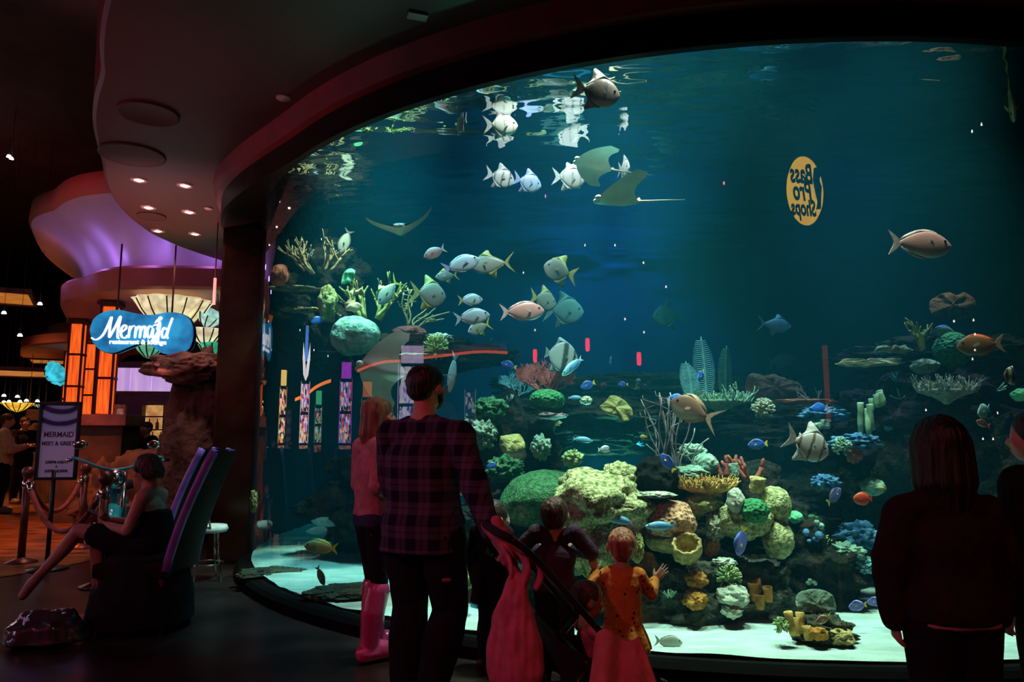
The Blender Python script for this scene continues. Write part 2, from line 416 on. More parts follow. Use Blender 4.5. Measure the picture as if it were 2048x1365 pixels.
prof = lambda t: [ringpt(t, rin(t) + 0.05, Z_SOF), ringpt(t, 5.9, Z_SOF), ringpt(t, rout(t) - 0.03, Z_SOF), ringpt(t, rout(t), Z_SOF + 0.03), ringpt(t, rout(t) + 0.05, 7.2)]
b.rings([prof(t) for t in ths2], 0, False)
tag(b.build('ceiling.001', M_soffit, auto=40), kind='structure')
# pillar framing the pane
for s, nm in ((-1, 'wall_pillar'), (1, 'wall_pillar.001')):
    b = MB(); c = ringpt(s * R_(80), 5.29, 0); 
    b.box((c.x, c.y, 2.02), (0.50, 0.34, 4.04), rot=(0, 0, s * R_(80) - s * R_(90)))
    tag(b.build(nm, mat('brown_gloss_pillar', (0.05, 0.02, 0.012), 0.22, 0.3, 4), smooth=False, bevel=0.03), kind='structure')

# discs and downlights set in the soffit
M_disc = mat('dark_red_grille', (0.030, 0.007, 0.006), 0.6, 0.2, 40)
M_pale = mat('pale_plastic', (0.25, 0.22, 0.22), 0.5, 0.1, 10)
M_trimring = mat('satin_trim_ring', (0.5, 0.38, 0.36), 0.3, 0.1, 10, metal=0.6)
M_lens = emat('lamp_lens', (1.0, 0.78, 0.72), 9.0)
for (px, py, r, lab) in ((265, 310, 0.30, 'large round dark speaker grille in the mauve soffit, the nearest one'),
                         (303, 433, 0.17, 'round red speaker grille among the soffit downlights'),
                         (298, 228, 0.24, 'faint round speaker grille in the darkest stretch of soffit')):
    p = onz(px, py, Z_SOF - 0.005)
    o = MB().lathe([(0.001, 0), (r * 0.9, -0.004), (r, -0.012), (r, 0.004)], 36).build('ceiling_speaker', M_disc, loc=p, recalc=True); tag(o, lab, 'speaker')
for (px, py, r, lab) in ((567, 196, 0.06, 'small pale round cover plate beside the red curved band'),
                         (417, 417, 0.05, 'small unlit round fitting right of the soffit downlights'),
                         (1412, 3, 0.05, 'small pale round fitting at the top edge of the picture')):
    o = MB().lathe([(0.001, -0.012), (r * 0.8, -0.012), (r, -0.004), (r, 0.003)], 24).build('ceiling_cover', M_pale, loc=onz(px, py, Z_SOF - 0.004), recalc=True); tag(o, lab, 'cover plate')
o = MB(); o.box((0, 0, 0), (0.13, 0.08, 0.02)); o = o.build('ceiling_sensor', M_pale, loc=onz(835, 32, Z_SOF - 0.01), rot=(0, 0, 0.35), bevel=0.005); tag(o, 'small pale rectangular sensor box on the dark soffit', 'sensor')
dl0 = None
for i, (px, py, lab) in enumerate(((278, 360, 'lit recessed downlight nearest the viewer on the outer side'), (370, 371, 'lit recessed downlight nearest the viewer on the pillar side'),
                              (297, 415, 'lit recessed downlight just before the red speaker grille'), (378, 424, 'lit recessed downlight level with the red speaker grille'),
                              (316, 462, 'lit recessed downlight farthest along the outer side'), (390, 468, 'lit recessed downlight farthest along the pillar side'))):
    p = onz(px, py, Z_SOF - 0.002)
    if dl0 is None:
        dl0 = empty('downlight', p)
        MB().lathe([(0.05, 0.01), (0.055, -0.012), (0.085, -0.008), (0.088, 0.004)], 24).build('ring', M_trimring, dl0)
        MB().lathe([(0.001, -0.014), (0.03, -0.012), (0.052, -0.002)], 20).build('lens', M_lens, dl0)
        e = dl0
    else:
        e = copy_tree(dl0); e.location = p
    tag(e, lab, 'downlight', 'soffit downlights')
    lamp('SPOT', p - V((0, 0, 0.03)), p - V((0, 0, 3)), 26, (1.0, 0.62, 0.6), 0.05, 90, 0.7, 'downlight_lamp')
lamp('SPOT', (-4.7, 8.9, 1.0), (-4.15, 8.7, 4.05), 640, (1.0, 0.36, 0.36), 0.05, 62, 1.0, 'soffit_fill')  # added fill standing in for light bounced onto the soffit
lamp('SPOT', (-5.4, 3.6, 0.6), (-2.9, 5.6, 4.05), 260, RED, 0.05, 44, 0.9, 'soffit_fill')  # added red fill for the outer part of the soffit

# ------------------------------------------------------------------ reef rocks and corals
def reefmat(name, cols, scale=4.5, spec=0.03):
    m, nt, b = _base(name); N, L = nt.nodes, nt.links; tc = N.new('ShaderNodeTexCoord')
    nz = N.new('ShaderNodeTexNoise'); nz.inputs['Scale'].default_value = scale; nz.inputs['Detail'].default_value = 4; nz.inputs['Roughness'].default_value = 0.7; L.new(tc.outputs['Object'], nz.inputs['Vector'])
    rp = N.new('ShaderNodeValToRGB'); r = rp.color_ramp
    while len(r.elements) < len(cols): r.elements.new(0.5)
    for i, (e, c) in enumerate(zip(r.elements, cols)): e.position = 0.30 + 0.40 * i / (len(cols) - 1); e.color = c4(c)
    L.new(nz.outputs['Fac'], rp.inputs[0]); L.new(rp.outputs[0], b.inputs['Base Color']); b.inputs['Roughness'].default_value = 0.95; b.inputs['Specular IOR Level'].default_value = spec
    bp = N.new('ShaderNodeBump'); bp.inputs['Strength'].default_value = 0.9; bp.inputs['Distance'].default_value = 0.06
    n2 = N.new('ShaderNodeTexNoise'); n2.inputs['Scale'].default_value = 16; n2.inputs['Detail'].default_value = 3; L.new(tc.outputs['Object'], n2.inputs['Vector']); L.new(n2.outputs['Fac'], bp.inputs['Height']); L.new(bp.outputs[0], b.inputs['Normal'])
    return m
M_rock = reefmat('reef_rock', [(0.006, 0.008, 0.006), (0.016, 0.020, 0.012), (0.008, 0.007, 0.006), (0.030, 0.020, 0.012), (0.014, 0.026, 0.016), (0.034, 0.018, 0.022)])
M_rockp = reefmat('purple_reef_rock', [(0.010, 0.006, 0.010), (0.026, 0.013, 0.022), (0.014, 0.010, 0.014), (0.034, 0.020, 0.024)])
M_rockt = reefmat('weathered_base_rock', [(0.030, 0.040, 0.030), (0.060, 0.070, 0.050), (0.040, 0.034, 0.026), (0.085, 0.085, 0.055), (0.05, 0.06, 0.05)], 7)
def rock(name, label, c, r, m, seed=0, amp=0.35, fr=1.6, sub=5, cat='rock', group=None, ridg=0.5, flat_top=None):
    me = bpy.data.meshes.new(name); bm = bmesh.new(); bmesh.ops.create_icosphere(bm, subdivisions=sub, radius=1)
    for v in bm.verts:
        p = v.co * fr + V((seed * 3.7, seed * 1.3, 0))
        k = noise.noise(p) + 0.5 * noise.noise(p * 2.1) + ridg * 0.5 * (0.5 - abs(noise.noise(p * 3.3))) + 0.22 * noise.noise(p * 6.5)
        q = v.co * (1 + amp * k + amp * 0.16 * noise.noise(p * 13) * (1 if sub > 4 and cat == 'rock' else 0))
        if flat_top is not None and q.z > flat_top: q.z = flat_top + (q.z - flat_top) * 0.25
        v.co = V((q.x * r[0], q.y * r[1], q.z * r[2]))
    for f in bm.faces: f.smooth = True
    bm.to_mesh(me); bm.free(); me.materials.append(m)
    o = bpy.data.objects.new(name, me); COL.objects.link(o); o.location = c
    return tag(o, label, cat, group)
def P(px, py, Y): return at(px, py, Y)
def S(px, Y): return px * Y / FPX
ROCKS = [
 ('reef_rock', 'dark hollowed middle of the central reef under the yellow corals', (1310, 1085, 6.0), (330, 130, 0.55), M_rock, 1, 0.3),
 ('base_rock', 'weathered grey-green rock foot of the central reef on the sand', (1415, 1200, 5.32), (165, 80, 0.28), M_rockt, 2, 0.28),
 ('reef_rock', 'long dark ledge under the green dome and leather coral', (1190, 856, 7.25), (290, 52, 0.7), M_rock, 3, 0.25),
 ('reef_rock', 'dark ledge below the brown fan and branching corals', (1560, 866, 7.1), (230, 62, 0.6), M_rock, 4, 0.25),
 ('reef_rock', 'overgrown dark rock column behind the man and the boy', (1010, 925, 6.75), (100, 100, 0.5), M_rock, 5, 0.35),
 ('reef_rock', 'layered dark rock mass high at the shore side of the tank', (645, 565, 8.3), (80, 80, 0.4), M_rock, 6, 0.35),
 ('reef_rock', 'dark undercut block below the layered rock mass', (632, 660, 8.2), (72, 66, 0.4), M_rock, 7, 0.3),
 ('reef_rock', 'low dark ledge carrying the white dome and bushy coral', (820, 712, 8.2), (190, 36, 0.5), M_rock, 8, 0.25),
 ('reef_rock', 'dark spike of rock in the far upper shore corner', (604, 455, 8.6), (34, 62, 0.25), M_rock, 9, 0.3),
 ('reef_rock', 'big purple rock boulder behind the dark-haired visitor', (1850, 855, 6.3), (170, 105, 0.6), M_rockp, 10, 0.25),
 ('reef_rock', 'dark rock shelf under the driftwood plates', (1900, 725, 6.7), (190, 45, 0.6), M_rock, 11, 0.3),
 ('reef_rock', 'deep blue-lit rock slope beside the small coral islet', (1760, 1020, 6.7), (230, 130, 0.6), M_rock, 12, 0.35),
 ('reef_rock', 'dark rock filling the gap behind the dark-haired visitor', (1960, 1000, 6.0), (170, 170, 0.6), M_rock, 13, 0.3),
 ('reef_rock', 'dim far rock low in the water behind the plaid man', (860, 1000, 8.0), (200, 110, 0.7), M_rock, 14, 0.3),
 ('reef_rock', 'dark rock low at the foot of the reef behind the coat child', (1120, 1130, 5.7), (150, 75, 0.5), M_rock, 15, 0.3),
 ('reef_rock', 'dark boulder between the reef foot and the blue slope', (1590, 1130, 5.9), (110, 90, 0.5), M_rock, 17, 0.3),
 ('islet_rock', 'small knobbly rock islet on the open sand', (1645, 1262, 4.62), (52, 28, 0.13), M_rockt, 16, 0.35),
 ('reef_rock', 'dim far ledge seen past the sea feathers', (1330, 790, 8.6), (300, 40, 0.5), M_rock, 18, 0.25),
 ('reef_rock', 'flat dark stone lying on the sand near the pillar', (545, 1150, 6.95), (58, 12, 0.25), M_rockt, 20, 0.3),
 ('reef_rock', 'flat grey stone half buried in sand near pink boots', (690, 1185, 5.95), (70, 10, 0.25), M_rockt, 21, 0.3),
]
BIG = []
for (nm, lab, (px, py, Y), (rx, rz, ry), m, sd, am) in ROCKS:
    BIG.append(rock(nm, lab, P(px, py, Y), (S(rx, Y), ry, S(rz, Y)), m, sd, am + 0.08, 2.0, 6 if rx > 150 else 5, ridg=0.9))

# coral colours
CM = {
 'lime': mat('lime_crust', (0.30, 0.36, 0.12), 0.9, 0.5, 34, 1.0, 60, col2=(0.78, 0.74, 0.42), bdist=0.02),
 'paleyel': mat('pale_yellow_crust', (0.42, 0.42, 0.17), 0.9, 0.4, 34, 1.0, 60, col2=(0.75, 0.72, 0.38), bdist=0.02),
 'green': mat('green_plate', (0.035, 0.13, 0.06), 0.8, 0.3, 34, 0.8, 70, col2=(0.08, 0.25, 0.11)),
 'dgreen': mat('deep_green_brain', (0.02, 0.13, 0.05), 0.7, 0.4, 40, 1.0, 40, col2=(0.06, 0.30, 0.12), vor=True),
 'peach': mat('peach_brain', (0.38, 0.12, 0.07), 0.85, 0.2, 34, 1.0, 34, col2=(1.0, 0.50, 0.32), vor=True),
 'tan': mat('tan_sponge', (0.55, 0.38, 0.16), 0.9, 0.35, 18, 0.9, 40, col2=(0.78, 0.58, 0.26)),
 'gold': mat('gold_staghorn', (0.72, 0.36, 0.09), 0.8, 0.3, 20, col2=(1.0, 0.62, 0.22)),
 'fan': mat('rose_sea_fan', (0.70, 0.14, 0.14), 0.85, 0.3, 12, col2=(0.95, 0.30, 0.27)),
 'leather': mat('mustard_leather', (0.36, 0.34, 0.12), 0.85, 0.3, 10, 0.7, 45, col2=(0.52, 0.48, 0.2)),
 'feather': mat('blue_sea_feather', (0.25, 0.62, 0.72), 0.8, 0.2, 10),
 'featherg': mat('green_sea_feather', (0.10, 0.28, 0.20), 0.8, 0.2, 10),
 'whip': mat('mauve_sea_whip', (0.34, 0.26, 0.34), 0.85, 0.3, 15, col2=(0.5, 0.42, 0.46)),
 'whipt': mat('tan_sea_whip', (0.40, 0.30, 0.16), 0.85, 0.3, 15, col2=(0.55, 0.45, 0.25)),
 'teal': mat('pale_teal_coral', (0.22, 0.42, 0.36), 0.85, 0.3, 14, 0.8, 30, col2=(0.45, 0.62, 0.5)),
 'redf': mat('red_finger_coral', (0.42, 0.07, 0.06), 0.8, 0.3, 15, col2=(0.55, 0.18, 0.12)),
 'orange': mat('orange_sponge', (0.60, 0.24, 0.05), 0.8, 0.3, 16, 0.6, 30),
 'brown': mat('brown_fan_coral', (0.20, 0.09, 0.05), 0.9, 0.3, 20, 0.7, 50),
 'stick': mat('pale_green_branch', (0.24, 0.46, 0.32), 0.8, 0.3, 15, col2=(0.42, 0.62, 0.44)),
 'maze': mat('cream_maze_coral', (0.50, 0.50, 0.36), 0.8, 0.3, 14, col2=(0.68, 0.66, 0.5)),
 'black': mat('black_sponge', (0.008, 0.009, 0.009), 0.9, 0.3, 20, 0.5, 30),
 'white': mat('bleached_coral', (0.55, 0.58, 0.48), 0.85, 0.25, 10, 0.7, 24, col2=(0.75, 0.76, 0.66)),
 'disc': mat('grey_green_disc', (0.20, 0.30, 0.24), 0.8, 0.3, 20, 0.5, 40, col2=(0.32, 0.42, 0.34)),
 'anem': mat('green_anemone', (0.28, 0.46, 0.20), 0.7, 0.3, 15, col2=(0.55, 0.66, 0.32)),
 'olive': mat('olive_staghorn', (0.34, 0.32, 0.09), 0.8, 0.3, 18, col2=(0.58, 0.54, 0.2)),
 'brst': mat('brown_staghorn', (0.34, 0.22, 0.12), 0.8, 0.3, 18, col2=(0.52, 0.38, 0.22)),
 'coral': mat('salmon_leaf', (0.60, 0.24, 0.13), 0.8, 0.3, 8, col2=(0.78, 0.5, 0.36)),
 'maroon': mat('maroon_mound', (0.15, 0.04, 0.04), 0.9, 0.4, 20, 0.8, 40),
 'grey': mat('grey_spiky', (0.28, 0.28, 0.26), 0.85, 0.3, 18, col2=(0.5, 0.5, 0.46)),
 'wood': mat('driftwood', (0.36, 0.33, 0.20), 0.9, 0.4, 10, 0.8, 24, col2=(0.6, 0.56, 0.38), stretch=(1, 1, 4)),
 'blue': mat('blue_soft_coral', (0.05, 0.16, 0.50), 0.8, 0.4, 12, 0.5, 30, col2=(0.14, 0.36, 0.62)),
 'limeg': mat('bright_green_leaf', (0.10, 0.55, 0.24), 0.7, 0.3, 8, col2=(0.25, 0.75, 0.4)),
}
def _dim(d, k=0.72):
    for m in d.values():
        for n in m.node_tree.nodes:
            if n.type == 'VALTORGB':
                for e in n.color_ramp.elements: e.color = (e.color[0] * k, e.color[1] * k * 1.04, e.color[2] * k * 0.92, 1)
        m.node_tree.nodes['Principled BSDF'].inputs['Specular IOR Level'].default_value = 0.12
_dim(CM)
def lump(name, label, px, py, Y, rx, rz, ry, m, seed=1, amp=0.12, fr=1.8, sub=5, rot=0.0, cat='coral', ridg=0.4):
    o = rock(name, label, P(px, py, Y), (S(rx, Y), ry, S(rz, Y)), CM[m], seed, amp, fr, sub, cat, ridg=ridg)
    o.rotation_euler = (0, rot, 0); return o
def branch(b, p, d, L, r, depth, rng, spread=0.6, n=6, bend=0.25, plane=None, kids=(2, 3), shrink=0.72, up=0.25):
    """a coral branch and the branches it splits into"""
    pts = [V(p)]; dd = d.normalized(); seg = 4
    for i in range(seg):
        j = V((rng.uniform(-1, 1), rng.uniform(-1, 1), rng.uniform(-1, 1))) * bend
        if plane is not None: j -= plane * j.dot(plane)
        dd = (dd + j + V((0, 0, up * 0.3))).normalized(); pts.append(pts[-1] + dd * (L / seg))
    r1 = r * 0.82
    b.tube(pts, [r + (r1 - r) * i / seg for i in range(seg)] + [r1 * (0.6 if depth == 0 else 1)], n)
    if depth > 0:
        for _ in range(rng.randint(*kids)):
            j = V((rng.uniform(-1, 1), rng.uniform(-1, 1), rng.uniform(-0.6, 1))) * spread
            if plane is not None: j -= plane * j.dot(plane)
            i = rng.randint(2, seg)
            branch(b, pts[i], (dd + j), L * shrink * rng.uniform(0.8, 1.15), r1 * 0.85, depth - 1, rng, spread, n, bend, plane, kids, shrink, up)
def staghorn(name, label, px, py, Y, h, wid, m, seed, trunks=7, depth=2, r=0.014, lean=(0, 0), spread=0.7):
    """px,py is the foot; h, wid in picture pixels"""
    rng = random.Random(seed); b = MB(); hh, ww = S(h, Y), S(wid, Y)
    for i in range(trunks):
        a = rng.uniform(-1, 1)
        branch(b, V((a * ww * 0.25, rng.uniform(-1, 1) * ww * 0.2, 0)), V((a * ww * 0.9 + lean[0], rng.uniform(-0.4, 0.4) * ww, hh)), hh * 0.5 * rng.uniform(0.7, 1.1), r, depth, rng, spread, 6, 0.15)
    o = b.build(name, CM[m], loc=P(px, py, Y)); return tag(o, label, 'coral')
def table_coral(name, label, px, py, Y, wid, m, seed, n=150, tall=0.06, r=0.007, dep=0.6):
    rng = random.Random(seed); b = MB(); w_ = S(wid, Y) / 2
    b.lathe([(0.02, -0.09), (w_ * 0.18, -0.07), (w_ * 0.45, -0.035), (w_ * 0.92, 0.0), (w_ * 0.9, 0.02), (0.01, 0.03)], 24, M=Matrix.Diagonal((1, dep, 1)))
    for i in range(n):
        q = math.sqrt(rng.random()); a = rng.uniform(0, 6.283); x, y = q * w_ * math.cos(a), q * w_ * dep * math.sin(a)
        d = V((x / w_ * 0.9, y / w_ * 0.9, 0.9)); t = tall * rng.uniform(0.6, 1.2)
        branch(b, V((x * 0.95, y * 0.95, 0.0)), d, t, r, 1, rng, 0.8, 5, 0.2, None, (1, 2), 0.7)
    o = b.build(name, CM[m], loc=P(px, py, Y)); return tag(o, label, 'coral')
def sea_fan(name, label, px, py, Y, h, m, seed, depth=6, r=0.012, yaw=0.0, spread=0.75):
    rng = random.Random(seed); b = MB(); hh = S(h, Y); pl = V((0, 1, 0))
    for k in range(4):
        branch(b, V((0, rng.uniform(-.02, .02), 0)), V((-0.9 + 0.6 * k, 0, 1)), hh * 0.27, r, depth, rng, spread, 4, 0.16, pl, (2, 3) if depth < 6 else (3, 3), 0.80, 0.06)
    o = b.build(name, CM[m], loc=P(px, py, Y), rot=(0, 0, yaw)); return tag(o, label, 'coral')
def sea_feather(name, label, px, py, Y, h, wid, m, lean=0.0, n=28):
    b = MB(); hh, ww = S(h, Y), S(wid, Y) / 2
    sp = [V((lean * hh * t * t, 0, hh * t)) for t in [i / 12 for i in range(13)]]
    b.tube(sp, [0.012 * (1 - 0.7 * i / 12) for i in range(13)], 6)
    for i in range(n):
        t = 0.06 + 0.92 * i / n; c = V((lean * hh * t * t, 0, hh * t)); q = ww * math.sin(math.pi * min(1, 0.12 + t * 0.86)) ** 0.55
        for s in (-1, 1):
            pts = [c, c + V((s * q * 0.5, 0.01, -0.02 * hh)), c + V((s * q, 0.03, 0.05 * hh * (1 - t)))]
            b.tube(catmull(pts, 3), [0.0055, 0.0055, 0.005, 0.005, 0.004, 0.003, 0.002], 5)
    o = b.build(name, CM[m], loc=P(px, py, Y)); return tag(o, label, 'sea feather')
def whips(name, label, px, py, Y, tips, m, r=0.010, seed=1):
    """px,py foot; tips: list of picture offsets (dx, dy up)"""
    rng = random.Random(seed); b = MB()
    for dx, dy in tips:
        X, Z = S(dx, Y), S(dy, Y); x0 = X * 0.25; dep = rng.uniform(-0.12, 0.12)
        pts = [V((x0 + (X - x0) * t ** 1.6 + 0.02 * math.sin(t * 7 + dx), dep * t, Z * t)) for t in [i / 10 for i in range(11)]]
        b.tube(pts, [r * (1 - 0.35 * i / 10) for i in range(11)], 6)
        if rng.random() < 0.6:
            k = rng.randint(4, 7); q = [pts[k] + V((rng.choice((-1, 1)) * 0.07 * t ** 0.7, 0, Z * 0.35 * t)) for t in [i / 6 for i in range(7)]]
            b.tube(q, [r * 0.75 * (1 - 0.3 * i / 6) for i in range(7)], 6)
    o = b.build(name, CM[m], loc=P(px, py, Y)); return tag(o, label, 'coral')
def leaf_plate(name, label, px, py, Y, outline, m, t=0.05, tilt=0.35, seed=1, puff=0.035):
    """ruffled plate coral: outline in picture pixels about px,py, grown into a thick wavy plate"""
    b = MB(); n = len(outline); out = catmull([V((u, 0, v)) for u, v in outline + [outline[0]]], 5)[:-1]
    K = S(1, Y); rs = []
    for q, yy in ((0.0, 1.0), (0.35, 0.92), (0.7, 0.6), (0.92, 0.25), (1.0, 0.0), (0.97, -0.22), (0.8, -0.45), (0.4, -0.7), (0.0, -0.8)):
        ring = []
        for i, p in enumerate(out):
            wv = 0.22 * t * math.sin(i * 0.63 + seed) * q ** 3 + 0.9 * t * noise.noise(V((p.x * q * 0.09, p.z * q * 0.09, seed)))
            ring.append((p.x * K * max(q, 0.02), -yy * puff + wv, p.z * K * max(q, 0.02)))
        rs.append(ring)
    b.rings(rs, 0)
    o = b.build(name, CM[m], loc=P(px, py, Y), rot=(-tilt, 0, 0), recalc=True, sub=1); return tag(o, label, 'coral')
def barrel(name, label, px, py, Y, rpx, hpx, m, tilt=(0.5, 0, 0), flare=1.0, wall=0.75, cat='sponge'):
    r, h = S(rpx, Y), S(hpx, Y)
    pr = [(r * 0.55, -h * 0.5), (r * 0.9, -h * 0.25), (r * 1.02, 0.05 * h), (r * 0.98 * flare, h * 0.45), (r * 0.9 * flare, h * 0.5), (r * wall * flare, h * 0.44), (r * wall * 0.85, 0), (r * 0.4, -h * 0.3), (0.003, -h * 0.34)]
    b = MB(); b.lathe(pr, 48, wob=lambda a, z: 1 + 0.05 * math.sin(a * 11) + 0.06 * math.sin(a * 2 + 1), caps=True)
    o = b.build(name, CM[m], loc=P(px, py, Y), rot=tilt); return tag(o, label, cat)
def tubes(name, label, px, py, Y, items, m, seed=1):
    """a clump of open tubes: (dx, dz, radius, height) in pixels"""
    b = MB(); rng = random.Random(seed)
    for dx, dz, r, h in items:
        x, z, r, h = S(dx, Y), S(dz, Y), S(r, Y), S(h, Y); y = rng.uniform(-0.06, 0.06)
        M3 = Euler((rng.uniform(-0.2, 0.2), rng.uniform(-0.25, 0.25), 0)).to_matrix()
        b.lathe([(r * 0.8, 0), (r, h * 0.3), (r * 0.92, h * 0.7), (r * 1.1, h * 0.97), (r * 0.95, h), (r * 0.62, h * 0.93), (r * 0.5, h * 0.5), (0.002, h * 0.4)], 14, (x, y, z), M3, caps=True)
    o = b.build(name, CM[m], loc=P(px, py, Y)); return tag(o, label, 'sponge')
def anemone(name, label, px, py, Y, rpx, m, seed=1, n=90, rt=0.006, ln=0.9, cat='anemone', curl=0.3):
    rng = random.Random(seed); r = S(rpx, Y); b = MB(); b.ell((0, 0, 0), (r * 0.55, r * 0.55, r * 0.45))
    for i in range(n):
        d = V((rng.gauss(0, 1), rng.gauss(0, 1), rng.gauss(0, 1) * 0.8 + 0.35)).normalized()
        p = d * r * 0.45; j = V((rng.uniform(-1, 1), rng.uniform(-1, 1), 0.3)) * curl
        b.tube([p, p + d * r * 0.35 * ln, p + (d + j).normalized() * r * 0.65 * ln], [rt, rt, rt * 0.9], 5)
    o = b.build(name, CM[m], loc=P(px, py, Y)); return tag(o, label, cat)

# --- centre reef
lump('encrusting_coral', 'big lime-yellow encrusting coral mound behind the two toddlers', 1195, 1010, 5.25, 95, 62, 0.35, 'lime', 3, 0.35, 1.5)
lump('encrusting_coral', 'lime coral shoulder falling below the yellow mound', 1190, 1085, 5.2, 55, 62, 0.25, 'lime', 5, 0.3, 1.6)
lump('encrusting_coral', 'low lime coral knob at the top of the yellow mound', 1240, 955, 5.35, 34, 30, 0.16, 'lime', 6, 0.25)
lump('plate_coral', 'wide smooth green plate coral behind the boy with raised arms', 1088, 1000, 5.6, 92, 56, 0.35, 'green', 7, 0.10, 1.2, rot=-0.12)
lump('plate_coral', 'green rounded coral directly below the wide green plate', 1165, 1085, 5.45, 60, 48, 0.25, 'green', 9, 0.12, 1.2)
lump('brain_coral', 'peach maze-patterned brain coral with a blue fish before it', 1338, 1040, 5.2, 50, 40, 0.22, 'peach', 11, 0.10, 1.5)
lump('brain_coral', 'smooth brown underside of the peach brain coral', 1335, 1078, 5.25, 44, 26, 0.2, 'tan', 12, 0.12)
barrel('barrel_sponge', 'tan barrel sponge with a dark slanted mouth', 1373, 1102, 5.0, 28, 48, 'tan', (0.75, -0.15, 0))
table_coral('table_coral', 'golden table coral bristling with short fingers', 1413, 978, 5.3, 112, 'gold', 21, 260, 0.055, 0.0065)
lump('sponge', 'big black shaggy sponge on top of the reef', 1310, 958, 5.35, 44, 42, 0.2, 'black', 22, 0.2, 2.2, cat='sponge')
lump('cup_coral', 'pale ruffled shelf coral under the black sponge', 1312, 990, 5.1, 36, 6, 0.1, 'white', 23, 0.3, 3)
lump('dome_coral', 'round teal grooved dome coral behind the golden table coral', 1410, 930, 5.7, 25, 22, 0.12, 'teal', 24, 0.10, 3, ridg=1.2)
lump('crust_coral', 'pale teal knobbly crust beside the grooved dome', 1378, 948, 5.6, 34, 16, 0.12, 'teal', 25, 0.35, 2.5)
lump('crust_coral', 'speckled green and orange crust beside the black sponge', 1255, 962, 5.5, 32, 26, 0.12, 'tan', 26, 0.3, 3)
staghorn('finger_coral', 'red finger coral just behind the round teal dome', 1455, 955, 5.6, 62, 44, 'redf', 27, 5, 1, 0.022)
staghorn('finger_coral', 'red branching finger coral behind the open tube sponge', 1500, 958, 5.6, 66, 70, 'redf', 28, 6, 1, 0.022)
tubes('vase_sponge', 'tan open vase sponge standing right of the golden table coral', 1508, 985, 5.3, [(0, 0, 15, 30)], 'tan')
tubes('vase_sponge', 'pale funnel sponge between the red finger corals', 1468, 958, 5.5, [(0, 0, 9, 30)], 'teal', 4)
lump('encrusting_coral', 'yellow encrusting coral skirt below the round green brain coral', 1490, 1040, 5.2, 48, 36, 0.16, 'paleyel', 30, 0.25, 1.8)
lump('brain_coral', 'round deep green brain coral set in yellow crust', 1509, 1022, 5.05, 27, 24, 0.12, 'dgreen', 31, 0.06)
lump('encrusting_coral', 'upper lobe of yellow coral beside the green brain coral', 1550, 1010, 5.25, 28, 36, 0.14, 'paleyel', 32, 0.12, 1.4)
lump('encrusting_coral', 'lower pale yellow coral lobe hanging at the reef edge', 1556, 1080, 5.2, 30, 37, 0.13, 'paleyel', 33, 0.14, 1.5)
lump('face_sponge', 'grey sponge with dark pits beside the green brain coral', 1471, 1002, 5.1, 16, 24, 0.09, 'white', 34, 0.15, 2, cat='sponge')
lump('leaf_coral', 'yellow-green leaf coral under the golden table coral', 1400, 1010, 5.3, 34, 20, 0.1, 'leather', 35, 0.3, 2)
lump('crust_coral', 'pale grey lacy coral column on the dark rock face', 1430, 1055, 5.25, 16, 26, 0.08, 'maze', 36, 0.35, 3.5)
lump('crust_coral', 'dim orange coral patch beside the barrel sponge', 1422, 1095, 5.3, 16, 20, 0.08, 'orange', 37, 0.2, 2)
lump('dome_coral', 'small bright green dome at the outer reef edge', 1590, 1035, 5.5, 14, 12, 0.07, 'limeg', 38, 0.1)
lump('sponge', 'upper orange sponge pad on the reef foot', 1393, 1160, 5.0, 20, 16, 0.08, 'orange', 39, 0.25, 2.2, cat='sponge')
lump('sponge', 'lower orange sponge pad on the reef foot', 1390, 1200, 4.95, 22, 18, 0.08, 'orange', 40, 0.25, 2.2, cat='sponge')
anemone('anemone', 'bushy green anemone above the white coral', 1458, 1155, 4.98, 24, 'anem', 41)
lump('bleached_coral', 'white lumpy coral with dark pits on the reef foot', 1466, 1192, 4.95, 28, 22, 0.1, 'white', 42, 0.25, 2)
lump('bleached_coral', 'small white coral knob hanging below the white lumpy coral', 1464, 1222, 4.92, 19, 13, 0.07, 'white', 43, 0.25, 2)
tubes('tube_sponge', 'orange-tan stubby tube sponges right of the anemone', 1515, 1200, 5.1, [(-8, 0, 10, 34), (6, -6, 10, 46), (16, 0, 9, 28), (0, -14, 12, 30)], 'orange', 3)
lump('crust_coral', 'small white crust above the green anemone', 1450, 1125, 5.05, 20, 8, 0.07, 'white', 44, 0.35, 3)
staghorn('branch_coral', 'small pale lace coral sprig at the reef foot', 1340, 1195, 4.95, 22, 34, 'stick', 45, 4, 1, 0.008)
lump('bushy_coral', 'dim green bushy coral low behind the islet', 1610, 1140, 5.7, 40, 30, 0.15, 'green', 46, 0.25, 3)
anemone('feather_star', 'small yellow-green feather star at the reef edge', 1645, 1085, 5.5, 18, 'anem', 47, 50, 0.006, cat='feather star')
lump('yellow_polyps', 'clump of yellow polyps beside the yellow-dress toddler', 1272, 1095, 5.0, 14, 26, 0.07, 'olive', 48, 0.35, 5)
for (px, py) in ((1020, 1160),):
    staghorn('gorgonian', 'yellow branching gorgonian between the man and the coat child', 928, 1155, 5.3, 60, 26, 'gold', 49, 3, 1, 0.010)
    lump('bushy_coral', 'yellow-green bushy coral at the gorgonian foot', 932, 1158, 5.3, 16, 18, 0.08, 'olive', 50, 0.35, 4)
lump('dome_coral', 'pale green low dome seen between the boy and the mustard dress', 1155, 1140, 5.2, 18, 12, 0.08, 'teal', 51, 0.1)
